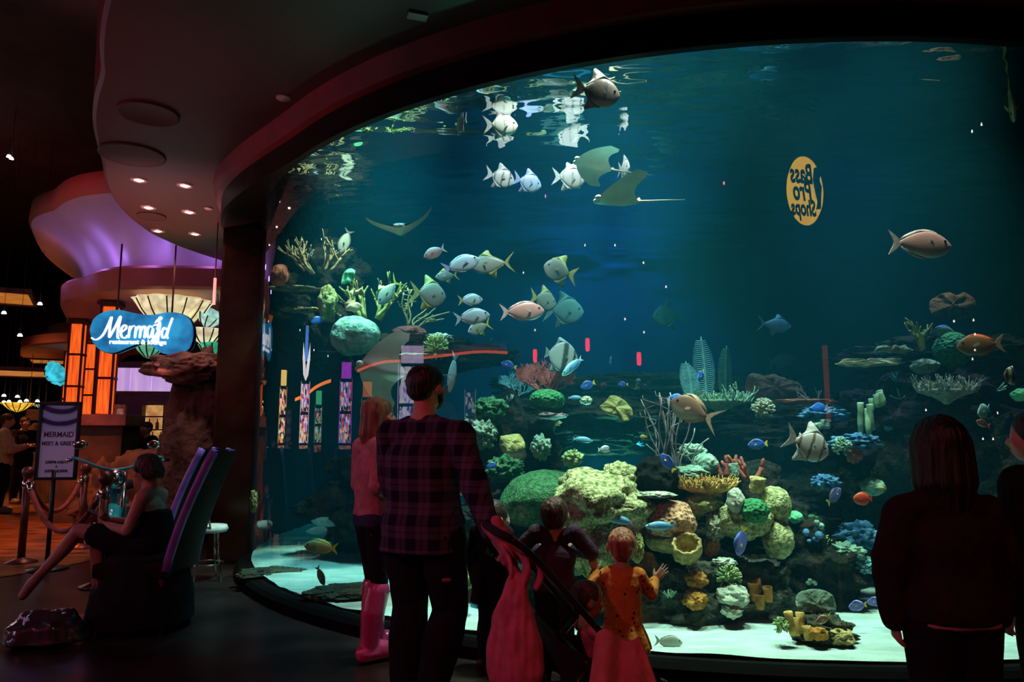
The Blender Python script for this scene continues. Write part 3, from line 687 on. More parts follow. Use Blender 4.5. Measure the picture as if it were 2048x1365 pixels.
# --- back ledge
sea_fan('sea_fan', 'rose-red sea fan behind the green dome coral', 1088, 800, 6.5, 84, 'fan', 60, 6, 0.014)
lump('dome_coral', 'smooth dark green dome coral before the rose sea fan', 1094, 800, 6.2, 36, 21, 0.15, 'dgreen', 61, 0.05)
lump('shelf_coral', 'pink-grey shelf with a hanging tip below the green dome', 1100, 832, 6.2, 32, 7, 0.15, 'whip', 62, 0.3, 2)
leaf_plate('leather_coral', 'mustard ruffled leather coral plate facing the glass', 1230, 818, 6.1, [(-32, 6), (-20, 14), (-8, 28), (10, 26), (26, 14), (36, -8), (30, -22), (14, -30), (2, -16), (-16, -12)], 'leather', seed=2)
leaf_plate('leather_coral', 'olive blocky leather coral above the coat child', 1025, 887, 5.9, [(-24, 16), (-8, 20), (14, 18), (24, 4), (24, -16), (6, -20), (-14, -20), (-26, -4)], 'leather', seed=5)
lump('white_coral', 'small white knob coral between dome and leather coral', 1172, 802, 6.2, 11, 8, 0.05, 'white', 63, 0.3, 2)
sea_fan('sea_fan', 'teal lacy sea fan behind the rose sea fan', 1035, 795, 7.2, 58, 'feather', 64, 5, 0.008)
sea_feather('sea_feather', 'tallest blue sea feather in the middle of the three', 1413, 795, 6.5, 122, 44, 'feather', -0.06)
sea_feather('sea_feather', 'short round blue sea feather left of the tall one', 1384, 795, 6.4, 72, 38, 'feather', -0.15, 24)
sea_feather('sea_feather', 'greenish sea feather right of the tall one', 1452, 795, 6.7, 104, 28, 'featherg', 0.05, 28)
table_coral('table_coral', 'teal spiky table coral at the foot of the sea feathers', 1440, 805, 6.4, 130, 'stick', 65, 110, 0.06, 0.008, 0.4)
staghorn('branch_coral', 'teal branching coral sprouting beside the brown fan', 1475, 805, 6.3, 62, 80, 'stick', 66, 5, 1, 0.009, (0.1, 0))
leaf_plate('fan_coral', 'broad brown scalloped fan coral on the back ledge', 1547, 775, 6.9, [(-58, -8), (-52, 22), (-34, 30), (-14, 24), (8, 28), (30, 16), (54, 8), (60, -10), (40, -24), (0, -28), (-40, -24)], 'brown', seed=7, tilt=0.1, puff=0.04)
anemone('maze_coral', 'cream round maze coral ball below the brown fan', 1526, 820, 6.1, 26, 'maze', 67, 80, 0.010, 0.75, 'coral', 0.7)
staghorn('gorgonian', 'thin pale spreading gorgonian right of the brown fan', 1625, 815, 6.3, 62, 60, 'grey', 68, 4, 1, 0.005, (-0.25, 0))
lump('red_sponge', 'flat red rope sponge below the brown fan', 1610, 803, 6.3, 56, 5, 0.06, 'redf', 69, 0.35, 2, cat='sponge')
whips('sea_whip', 'tall mauve sea whips rising behind the black sponge', 1330, 950, 5.7, [(-44, 128), (-34, 150), (-12, 150), (-8, 160), (4, 158), (10, 150), (-22, 110), (-28, 60)], 'whip', 0.0065, 3)
whips('sea_whip', 'straight pale sea whips nearest the unicornfish', 1352, 955, 5.65, [(-12, 160), (-4, 168), (2, 165), (8, 160), (40, 96), (28, 130), (62, 76)], 'whip', 0.007, 5)
lump('crust_coral', 'dim green coral crust right of the sea whips', 1385, 905, 5.9, 26, 16, 0.1, 'teal', 70, 0.3, 3)
lump('crust_coral', 'green lettuce coral below the leather corals', 1082, 895, 5.9, 18, 22, 0.08, 'teal', 71, 0.4, 3)
lump('crust_coral', 'pale green rosette coral on the dark slope', 1145, 918, 5.8, 18, 16, 0.08, 'anem', 72, 0.4, 3.5)
lump('crust_coral', 'mossy green coral patch on the rock column top', 980, 820, 6.1, 32, 24, 0.12, 'green', 73, 0.35, 3)
lump('crust_coral', 'grey-green knobbly coral on the rock column side', 965, 870, 6.0, 26, 26, 0.12, 'disc', 74, 0.4, 3)
lump('crust_coral', 'dim green coral tuft low on the rock column', 1010, 940, 5.9, 34, 24, 0.12, 'green', 75, 0.4, 3)
# --- shore side reef
staghorn('staghorn_coral', 'olive-yellow staghorn coral above the white dome', 742, 638, 7.4, 98, 96, 'olive', 80, 9, 2, 0.022, spread=0.5)
lump('dome_coral', 'huge pale green-white dome coral on the shore-side reef', 710, 672, 7.2, 49, 41, 0.22, 'teal', 81, 0.08)
staghorn('staghorn_coral', 'brown curling staghorn coral on top of the rock mass', 640, 545, 7.6, 78, 110, 'brst', 82, 10, 2, 0.016, spread=0.8)
lump('mustard_sponge', 'mustard lumpy sponge on the flank of the rock mass', 656, 605, 7.4, 20, 32, 0.12, 'leather', 83, 0.25, 1.6, cat='sponge')
leaf_plate('leaf_coral', 'salmon open leaf coral tucked under the olive staghorn', 705, 612, 7.3, [(-18, 4), (-6, 12), (10, 8), (20, -4), (10, -12), (-10, -12)], 'coral', seed=3)
leaf_plate('leaf_coral', 'upper salmon leaf coral with a pale rim', 708, 588, 7.4, [(-18, -6), (-4, 10), (14, 12), (16, 2), (0, -4)], 'coral', seed=4)
leaf_plate('leaf_coral', 'bright green leaf coral beside the olive staghorn', 695, 553, 7.4, [(-12, -18), (-10, 6), (2, 20), (14, 16), (16, 0), (6, -14)], 'limeg', seed=6)
whips('sea_whip', 'spread of tan sea whips leaning over the maroon mound', 815, 655, 7.5, [(-12, 70), (6, 76), (2, 60), (40, 44), (60, 38), (82, 30), (70, 18), (-4, 84)], 'whipt', 0.011, 7)
lump('mound_coral', 'maroon fuzzy mound coral below the tan whips', 818, 668, 7.5, 36, 16, 0.15, 'maroon', 84, 0.15, 2)
anemone('bushy_coral', 'tan bushy coral on the low dark ledge', 872, 695, 7.3, 28, 'olive', 85, 110, 0.007, 0.8, 'coral')
lump('crust_coral', 'pale crust rim behind the tan bushy coral', 878, 676, 7.5, 24, 8, 0.1, 'white', 86, 0.4, 4)
lump('shelf_coral', 'pale thin shelf coral along the ledge edge', 820, 712, 7.3, 70, 4, 0.1, 'wood', 87, 0.4, 3)
lump('crust_coral', 'pale knob row along the undercut block', 600, 620, 7.6, 34, 5, 0.06, 'tan', 88, 0.6, 4)
lump('red_sponge', 'dark red smooth sponge beside the pillar', 560, 553, 7.7, 19, 24, 0.12, 'redf', 89, 0.1, cat='sponge')
lump('shelf_coral', 'thin pale rock shelf crossing the layered rock mass', 590, 578, 7.6, 48, 5, 0.1, 'wood', 90, 0.4, 3)
lump('rubble_coral', 'thin yellow-green stalk of coral near the glass at pillar', 507, 1003, 7.35, 7, 20, 0.04, 'tan', 91, 0.3, 3)
# --- far side reef
leaf_plate('driftwood_plate', 'long pale driftwood-like plate reaching out from the far reef', 1735, 727, 5.9, [(-72, -8), (-50, 6), (-20, 10), (10, 6), (40, 14), (72, 10), (60, -2), (20, -8), (-30, -10)], 'wood', seed=8, tilt=0.9, puff=0.03)
leaf_plate('driftwood_plate', 'smaller driftwood-like plate stepped above the long one', 1785, 700, 6.0, [(-40, -6), (-20, 6), (10, 8), (36, 12), (44, 0), (10, -8)], 'wood', seed=9, tilt=0.9, puff=0.03)
staghorn('branch_coral', 'yellow-green forked branch coral over the driftwood plate', 1835, 700, 5.8, 74, 60, 'olive', 95, 3, 2, 0.013, (-0.2, 0))
lump('dome_coral', 'dark green dome coral behind the red-brown unicornfish', 1905, 700, 5.9, 34, 36, 0.15, 'dgreen', 96, 0.08)
leaf_plate('fan_coral', 'dim scalloped green fan coral on the far upper reef', 1900, 612, 6.5, [(-42, -20), (-40, 8), (-22, 22), (0, 30), (20, 24), (36, 30), (52, 10), (46, -20), (0, -30)], 'brown', seed=11, tilt=0.1, puff=0.04)
table_coral('table_coral', 'grey spiky table coral above the purple boulder', 1892, 785, 5.6, 125, 'grey', 97, 140, 0.07, 0.006, 0.5)
lump('mound_coral', 'smooth grey mound coral under the driftwood plates', 1850, 733, 5.8, 26, 15, 0.1, 'disc', 98, 0.15)
tubes('cactus_coral', 'green cactus-like finger coral standing before the purple boulder', 1732, 835, 5.5, [(-8, -30, 6, 60), (0, -34, 6, 52), (9, -26, 6, 52)], 'stick', 6)
tubes('cactus_coral', 'pale green stubby finger coral on the boulder shoulder', 1755, 812, 5.6, [(-14, -8, 6, 22), (-6, -4, 6, 26), (3, 0, 6, 26), (12, 4, 6, 28)], 'stick', 7)
lump('soft_coral', 'blue-lit soft coral behind the striped spadefish', 1710, 885, 5.6, 42, 14, 0.12, 'blue', 99, 0.5, 3)
anemone('soft_coral', 'pale blue frilly coral ball beside the spadefish snout', 1684, 893, 5.4, 20, 'teal', 100, 70, 0.008, 0.8, 'coral', 0.6)
lump('soft_coral', 'blue soft coral lump above the dark purple-tailed tang', 1650, 965, 5.6, 22, 14, 0.1, 'blue', 101, 0.4, 3)
lump('soft_coral', 'teal round polyp behind the orange fish', 1745, 975, 5.6, 22, 17, 0.1, 'teal', 102, 0.15, 2)
lump('soft_coral', 'broad blue-lit soft coral on the slope', 1715, 1075, 5.6, 44, 26, 0.12, 'blue', 103, 0.5, 2.6)
lump('soft_coral', 'blue-green coral rubble under the blue soft coral', 1690, 1105, 5.5, 34, 16, 0.1, 'teal', 104, 0.5, 3.5)
lump('soft_coral', 'small turquoise branching lump lowest on the blue slope', 1732, 1130, 5.5, 22, 14, 0.08, 'feather', 105, 0.5, 3.5)
tubes('ring_sponge', 'teal ring-mouthed sponges above the striped spadefish', 1640, 858, 5.7, [(-16, -6, 9, 16), (0, -2, 8, 14), (18, 0, 9, 18)], 'teal', 8)
lump('red_sponge', 'dim red coral patch below the frilly blue ball', 1708, 905, 5.6, 14, 22, 0.08, 'redf', 106, 0.3, 2, cat='sponge')
lump('soft_coral', 'dim blue knobs above the driftwood side ledge', 1645, 830, 5.9, 40, 14, 0.1, 'blue', 107, 0.5, 3)
lump('lime_sponge', 'small bright green sponge at the far picture edge', 2040, 790, 5.4, 16, 12, 0.06, 'limeg', 108, 0.2, cat='sponge')
# --- islet
leaf_plate('disc_coral', 'thin grey-green upright disc coral on the islet', 1632, 1208, 4.65, [(-40, -2), (-34, 18), (-10, 27), (18, 25), (36, 12), (39, -12), (26, -24), (0, -18), (-20, -12), (-34, -18)], 'disc', seed=12, tilt=0.1, puff=0.02, t=0.02)
tubes('tube_sponge', 'yellow-tan tube sponges on the islet', 1592, 1262, 4.5, [(-6, -8, 8, 44), (6, -14, 9, 34), (16, -10, 8, 40), (26, -20, 9, 28)], 'gold', 9)
anemone('anemone', 'pale striped anemone at the islet foot', 1562, 1252, 4.5, 16, 'anem', 110, 60, 0.005)
lump('sponge', 'orange sponge on the front of the islet', 1637, 1268, 4.48, 17, 12, 0.05, 'orange', 111, 0.25, cat='sponge')
lump('islet_tail', 'sloping rubble tail of the islet', 1675, 1272, 4.55, 26, 16, 0.1, 'tan', 112, 0.3, 2.5, cat='rock')

# countless small knobs, tufts and polyps growing over the reef rocks
rng = random.Random(99); gb = MB(); GM = [CM[k] for k in ('green', 'tan', 'teal', 'maroon', 'leather', 'grey', 'blue', 'brown')]
for R0 in BIG[:-4] + BIG[-3:-2]:
    vs = R0.data.vertices
    n = 26 if len(vs) < 20000 else 75
    for _ in range(n):
        v = vs[rng.randrange(len(vs))]; nn = v.normal
        if nn.z < -0.3 or nn.y > 0.35: continue
        p = R0.location + v.co; mi = rng.randrange(8) if R0.location.x < 2.2 else rng.choice((2, 3, 6, 6, 5, 0)); r = rng.uniform(0.02, 0.055)
        if rng.random() < 0.5:
            for _k in range(rng.randint(2, 5)):
                o = V((rng.gauss(0, 1), rng.gauss(0, 1), rng.gauss(0, 0.6))) * r; rr = r * rng.uniform(0.4, 0.9); gb.ell(p + o, (rr, rr, rr * rng.uniform(0.6, 1.1)), None, 8, 6, mi)
        else:
            for _k in range(rng.randint(4, 8)):
                d = (nn + V((rng.uniform(-1, 1), rng.uniform(-1, 1), rng.uniform(-0.2, 1))) * 0.7).normalized(); gb.tube([p, p + d * r * 0.9, p + d * r * 1.7 + V((0, 0, r * 0.2))], [r * 0.16, r * 0.14, r * 0.08], 5, mi)
tag(gb.build('reef_growth', GM), 'small knobs and tufts of growth covering the reef rocks', 'reef growth', kind='stuff')

# ------------------------------------------------------------------ fish
def W3(c, k): return tuple(min(1, x * k) for x in c)
M_eye = mat('fish_eye', (0.01, 0.01, 0.01), 0.1, 0.1, 5, spec=0.8)
sil = (0.52, 0.50, 0.46); brn = (0.17, 0.12, 0.10)
def bars(base, dark, spots, wd=0.03):
    st = [(0.0, base)]
    for x in spots: st += [(x - wd * 1.6, base), (x - wd, dark), (x + wd, dark), (x + wd * 1.6, base)]
    return st + [(1.0, base)]
FM = {}
def fmat(k, *a, **kw): FM[k] = rampmat(k + '_skin', *a, **kw)
fmat('spade', bars(sil, brn, (0.36, 0.60, 0.84), 0.022), rough=0.35)
fmat('spadepale', bars((0.66, 0.64, 0.58), (0.42, 0.38, 0.34), (0.36, 0.62, 0.86), 0.015), rough=0.35)
fmat('spadeblue', bars((0.46, 0.58, 0.74), (0.34, 0.42, 0.55), (0.40, 0.86), 0.015), rough=0.35)
fmat('spadedark', bars((0.17, 0.11, 0.10), (0.08, 0.05, 0.05), (0.42, 0.70), 0.03), rough=0.4, belly=(0.34, 0.22, 0.20), zr=(-0.14, 0.5))
fmat('bluetang', [(0.0, (0.02, 0.06, 0.42)), (0.5, (0.02, 0.10, 0.55)), (1.0, (0.04, 0.14, 0.60))], rough=0.4, back=(0.005, 0.006, 0.03), zr=(-0.5, 0.06))
fmat('brighttang', [(0.0, (0.01, 0.12, 0.75)), (1.0, (0.03, 0.22, 0.85))], rough=0.4, back=(0.005, 0.01, 0.10), zr=(-0.5, 0.12))
fmat('purpletang', [(0.0, (0.10, 0.09, 0.40)), (1.0, (0.20, 0.22, 0.62))], rough=0.4, back=(0.02, 0.02, 0.12), zr=(-0.5, 0.09))
fmat('pale', [(0.0, (0.42, 0.58, 0.64)), (0.6, (0.52, 0.66, 0.70)), (0.86, (0.56, 0.68, 0.72)), (0.9, (0.30, 0.42, 0.5)), (1.0, (0.6, 0.7, 0.72))], rough=0.35, belly=(0.60, 0.52, 0.50), zr=(-0.06, 0.5))
fmat('pink', [(0.0, (0.40, 0.20, 0.18)), (0.4, (0.50, 0.22, 0.20)), (1.0, (0.52, 0.24, 0.22))], rough=0.4, belly=(0.55, 0.42, 0.38), zr=(-0.09, 0.2), back=(0.25, 0.06, 0.06))
fmat('olive', [(0.0, (0.26, 0.25, 0.10)), (0.4, (0.28, 0.29, 0.22)), (1.0, (0.30, 0.31, 0.26))], rough=0.45)
fmat('jack', [(0.0, (0.38, 0.38, 0.24)), (1.0, (0.46, 0.48, 0.42))], rough=0.3, back=(0.25, 0.27, 0.2), zr=(-0.5, 0.10))
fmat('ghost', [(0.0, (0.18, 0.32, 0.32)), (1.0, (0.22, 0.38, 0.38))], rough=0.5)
fmat('unicorn', [(0.0, (0.17, 0.085, 0.05)), (1.0, (0.19, 0.11, 0.07))], rough=0.4, belly=(0.36, 0.42, 0.34), zr=(-0.02, 0.13), back=(0.22, 0.08, 0.02))
fmat('redbrown', [(0.0, (0.22, 0.08, 0.03)), (1.0, (0.26, 0.12, 0.06))], rough=0.4, belly=(0.16, 0.18, 0.14), zr=(-0.10, 0.12), back=(0.34, 0.10, 0.03))
fmat('wrasse', [(0.0, (0.10, 0.36, 0.48)), (0.5, (0.08, 0.28, 0.60)), (1.0, (0.20, 0.50, 0.58))], rough=0.35, belly=(0.35, 0.55, 0.50), zr=(-0.05, 0.5))
fmat('grunt', [(0.0, (0.50, 0.42, 0.10)), (1.0, (0.42, 0.42, 0.22))], rough=0.4, belly=(0.52, 0.52, 0.36), zr=(-0.06, 0.5))
fmat('darkbrown', [(0.0, (0.07, 0.045, 0.03)), (1.0, (0.10, 0.06, 0.04))], rough=0.5)
fmat('red', [(0.0, (0.75, 0.06, 0.02)), (1.0, (0.70, 0.10, 0.03))], rough=0.4)
fmat('banner', [(0.0, (0.40, 0.52, 0.48)), (0.52, (0.42, 0.54, 0.50)), (0.56, (0.05, 0.07, 0.07)), (0.66, (0.05, 0.07, 0.07)), (0.70, (0.40, 0.50, 0.46)), (0.84, (0.40, 0.50, 0.46)), (0.86, (0.08, 0.10, 0.10)), (0.9, (0.08, 0.10, 0.10)), (0.93, (0.3, 0.4, 0.36)), (1, (0.3, 0.4, 0.36))], rough=0.4)
fmat('powder', [(0.0, (0.35, 0.55, 0.60)), (0.8, (0.16, 0.30, 0.50)), (0.86, (0.02, 0.02, 0.03)), (1.0, (0.03, 0.03, 0.04))], rough=0.4, belly=(0.75, 0.80, 0.75), zr=(-0.09, 0.16), back=(0.65, 0.62, 0.25))
fmat('idol', [(0.0, (0.6, 0.55, 0.15)), (0.25, (0.02, 0.02, 0.02)), (0.45, (0.04, 0.03, 0.02)), (0.5, (0.75, 0.72, 0.6)), (0.7, (0.7, 0.6, 0.3)), (0.75, (0.03, 0.03, 0.03)), (1, (0.2, 0.1, 0.05))], rough=0.4)
fmat('greyfish', [(0.0, (0.42, 0.46, 0.38)), (1.0, (0.46, 0.48, 0.40))], rough=0.45)
fmat('maroonf', [(0.0, (0.26, 0.06, 0.05)), (1.0, (0.30, 0.09, 0.07))], rough=0.4, belly=(0.55, 0.45, 0.42), zr=(-0.10, 0.5))
FIN = {k: mat(k + '_fin', c, 0.5, 0.2, 20) for k, c in {
  'yellow': (0.72, 0.60, 0.06), 'silver': (0.46, 0.45, 0.42), 'dark': (0.10, 0.08, 0.07), 'blue': (0.05, 0.14, 0.5), 'pale': (0.50, 0.62, 0.66),
  'lav': (0.34, 0.40, 0.72), 'pink': (0.52, 0.36, 0.34), 'ylw2': (0.48, 0.44, 0.12), 'ghost': (0.2, 0.34, 0.34), 'brown': (0.36, 0.22, 0.14), 'teal': (0.25, 0.48, 0.55), 'red': (0.7, 0.12, 0.04), 'black': (0.02, 0.02, 0.02), 'white': (0.7, 0.72, 0.66)}.items()}
# kind: depth, width, peak, nose power, tail power, peduncle, tail(shape, half height, length), dorsal, anal, tail colour, eye
KIND = {
 'spade': dict(d=0.60, w=0.16, pk=0.44, e1=0.60, e2=1.05, pm=0.13, tail=('fork', 0.27, 0.27), dor=('sweep', 0.17), ana=('sweep', 0.16), eye=0.026),
 'uni': dict(d=0.46, w=0.14, pk=0.40, e1=0.62, e2=1.05, pm=0.10, tail=('lunate', 0.27, 0.30), dor=('low', 0.06), ana=('low', 0.05), eye=0.024),
 'tang': dict(d=0.46, w=0.13, pk=0.42, e1=0.62, e2=0.95, pm=0.14, tail=('trunc', 0.15, 0.18), dor=('low', 0.05), ana=('low', 0.05), eye=0.026),
 'surg': dict(d=0.40, w=0.13, pk=0.42, e1=0.62, e2=0.95, pm=0.12, tail=('fork', 0.19, 0.20), dor=('low', 0.035), ana=('low', 0.035), eye=0.024),
 'jack': dict(d=0.40, w=0.12, pk=0.40, e1=0.72, e2=1.15, pm=0.09, tail=('lunate', 0.24, 0.22), dor=('sickle', 0.10), ana=('sickle', 0.12), eye=0.024),
 'slim': dict(d=0.25, w=0.14, pk=0.42, e1=0.60, e2=0.9, pm=0.30, tail=('fork', 0.10, 0.16), dor=('low', 0.03), ana=('low', 0.025), eye=0.02),
 'grunt': dict(d=0.36, w=0.15, pk=0.36, e1=0.62, e2=0.95, pm=0.22, tail=('fork', 0.16, 0.20), dor=('low', 0.06), ana=('low', 0.04), eye=0.03),
 'round': dict(d=0.66, w=0.24, pk=0.48, e1=0.5, e2=0.8, pm=0.25, tail=('trunc', 0.16, 0.16), dor=('low', 0.05), ana=('low', 0.05), eye=0.03),
 'disc': dict(d=0.84, w=0.14, pk=0.5, e1=0.62, e2=0.8, pm=0.14, tail=('trunc', 0.16, 0.15), dor=('sweep', 0.10), ana=('sweep', 0.10), eye=0.028),
}
def fish_body(K):
    b = MB(); n = 18; ns = 26; x0, x1 = 0.5, -0.5 + K['tail'][2]
    def prof(s):
        pk = K['pk']
        if s < pk: return max(0.02, math.sin(math.pi / 2 * s / pk)) ** K['e1']
        q = (s - pk) / (1 - pk); return (1 - K['pm']) * math.cos(math.pi / 2 * q) ** K['e2'] + K['pm']
    rs = []
    for i in range(ns + 1):
        s = i / ns; s = s ** 1.3 if s < 1 else 1; h = K['d'] / 2 * prof(s); wd = K['w'] / 2 * (math.sin(math.pi * min(1, s * 0.86 + 0.06)) ** 0.7) * (1 - 0.55 * s); x = x0 + (x1 - x0) * s
        zc = -0.03 * K['d'] * (1 - s)
        rs.append([V((x, wd * math.cos(2 * math.pi * k / n), zc + h * math.sin(2 * math.pi * k / n))) for k in range(n)])
    b.rings(rs, 0)
    def edge(s, top):
        return x0 + (x1 - x0) * s, (-0.03 * K['d'] * (1 - s)) + (1 if top else -1) * K['d'] / 2 * prof(s)
    for top, (kind, h) in ((True, K['dor']), (False, K['ana'])):
        sg = 1 if top else -1; a0 = 0.24 if top else 0.50; pts = []; tip = []
        for i in range(11):
            s = a0 + (0.95 - a0) * i / 10; x, z = edge(s, top); q = i / 10
            if kind == 'low': f = h * (0.55 + 0.45 * math.sin(math.pi * q * 0.9)) * (1 if q < 0.95 else 0.4); sw = 0.03
            elif kind == 'sweep': f = h * (0.16 + 0.95 * math.exp(-((q - 0.42) / 0.20) ** 2)); sw = 0.17 * math.exp(-((q - 0.42) / 0.24) ** 2)
            else: f = h * (1.1 * math.exp(-((q - 0.25) / 0.16) ** 2) + 0.18); sw = 0.08 * math.exp(-((q - 0.25) / 0.2) ** 2)
            pts.append((x, z - sg * 0.012)); tip.append((x - sw, z + sg * f))
        b.plate(pts + tip[::-1], 0.012, mi=1)
    return b
def tail_mesh(K):
    kind, h, L = K['tail']; x = -0.5 + L + 0.02; r = K['d'] / 2 * K['pm'] * 0.95
    if kind == 'fork': o = [(x, r), (x - L * 0.4, h * 0.55), (x - L, h), (x - L * 0.62, h * 0.25), (x - L * 0.55, 0)]
    elif kind == 'lunate': o = [(x, r), (x - L * 0.35, h * 0.45), (x - L * 1.05, h), (x - L * 0.5, h * 0.30), (x - L * 0.36, 0)]
    else: o = [(x, r), (x - L * 0.5, h * 0.75), (x - L, h), (x - L * 0.86, h * 0.5), (x - L * 0.8, 0)]
    o = o + [(a, -c) for a, c in o[-2::-1]]
    return MB().plate(o, 0.014)
MC = {}
def fish(kind, skin, fin, px, py, lpx, Y, yaw=0, pitch=0, roll=0, label='', tailc=None, nm='fish', cat='fish', group=None):
    K = KIND[kind]; key = (kind, skin, fin, tailc)
    if key not in MC:
        w_ = K['w']
        MC[key] = (fish_body(K).mesh('fish_body', [FM[skin], FIN[fin]]), tail_mesh(K).mesh('tail_fin', FIN[tailc or fin], False),
                   MB().plate([(0, 0.012), (-0.06, 0.03), (-0.13, 0.0), (-0.11, -0.035), (-0.04, -0.03), (0, -0.012)], 0.008).mesh('pectoral_fin', FIN[tailc or fin], False),
                   MB().ell((0, 0, 0), (K['eye'], K['eye'] * 0.6, K['eye']), None, 12, 8).mesh('eye', M_eye))
    me = MC[key]; o = bpy.data.objects.new(nm, me[0]); COL.objects.link(o)
    L = lpx * Y / FPX; o.scale = (L, L, L); o.location = P(px, py, Y)
    Mx = Matrix.Rotation(R_(yaw), 3, 'Z') @ Matrix.Rotation(-R_(pitch), 3, 'Y') @ Matrix.Rotation(R_(roll), 3, 'X')
    o.rotation_euler = Mx.to_euler(); tag(o, label, cat, group)
    t = bpy.data.objects.new('tail_fin', me[1]); link(t, o)
    for s in (-1, 1):
        q = bpy.data.objects.new('pectoral_fin', me[2]); link(q, o); q.location = (0.20, s * K['w'] * 0.42, -0.05 * K['d'] * 1.2); q.rotation_euler = (0, 0.5, -s * 0.5)
        e = bpy.data.objects.new('eye', me[3]); link(e, o); e.location = (0.385, s * K['w'] * 0.27, 0.05)
    return o
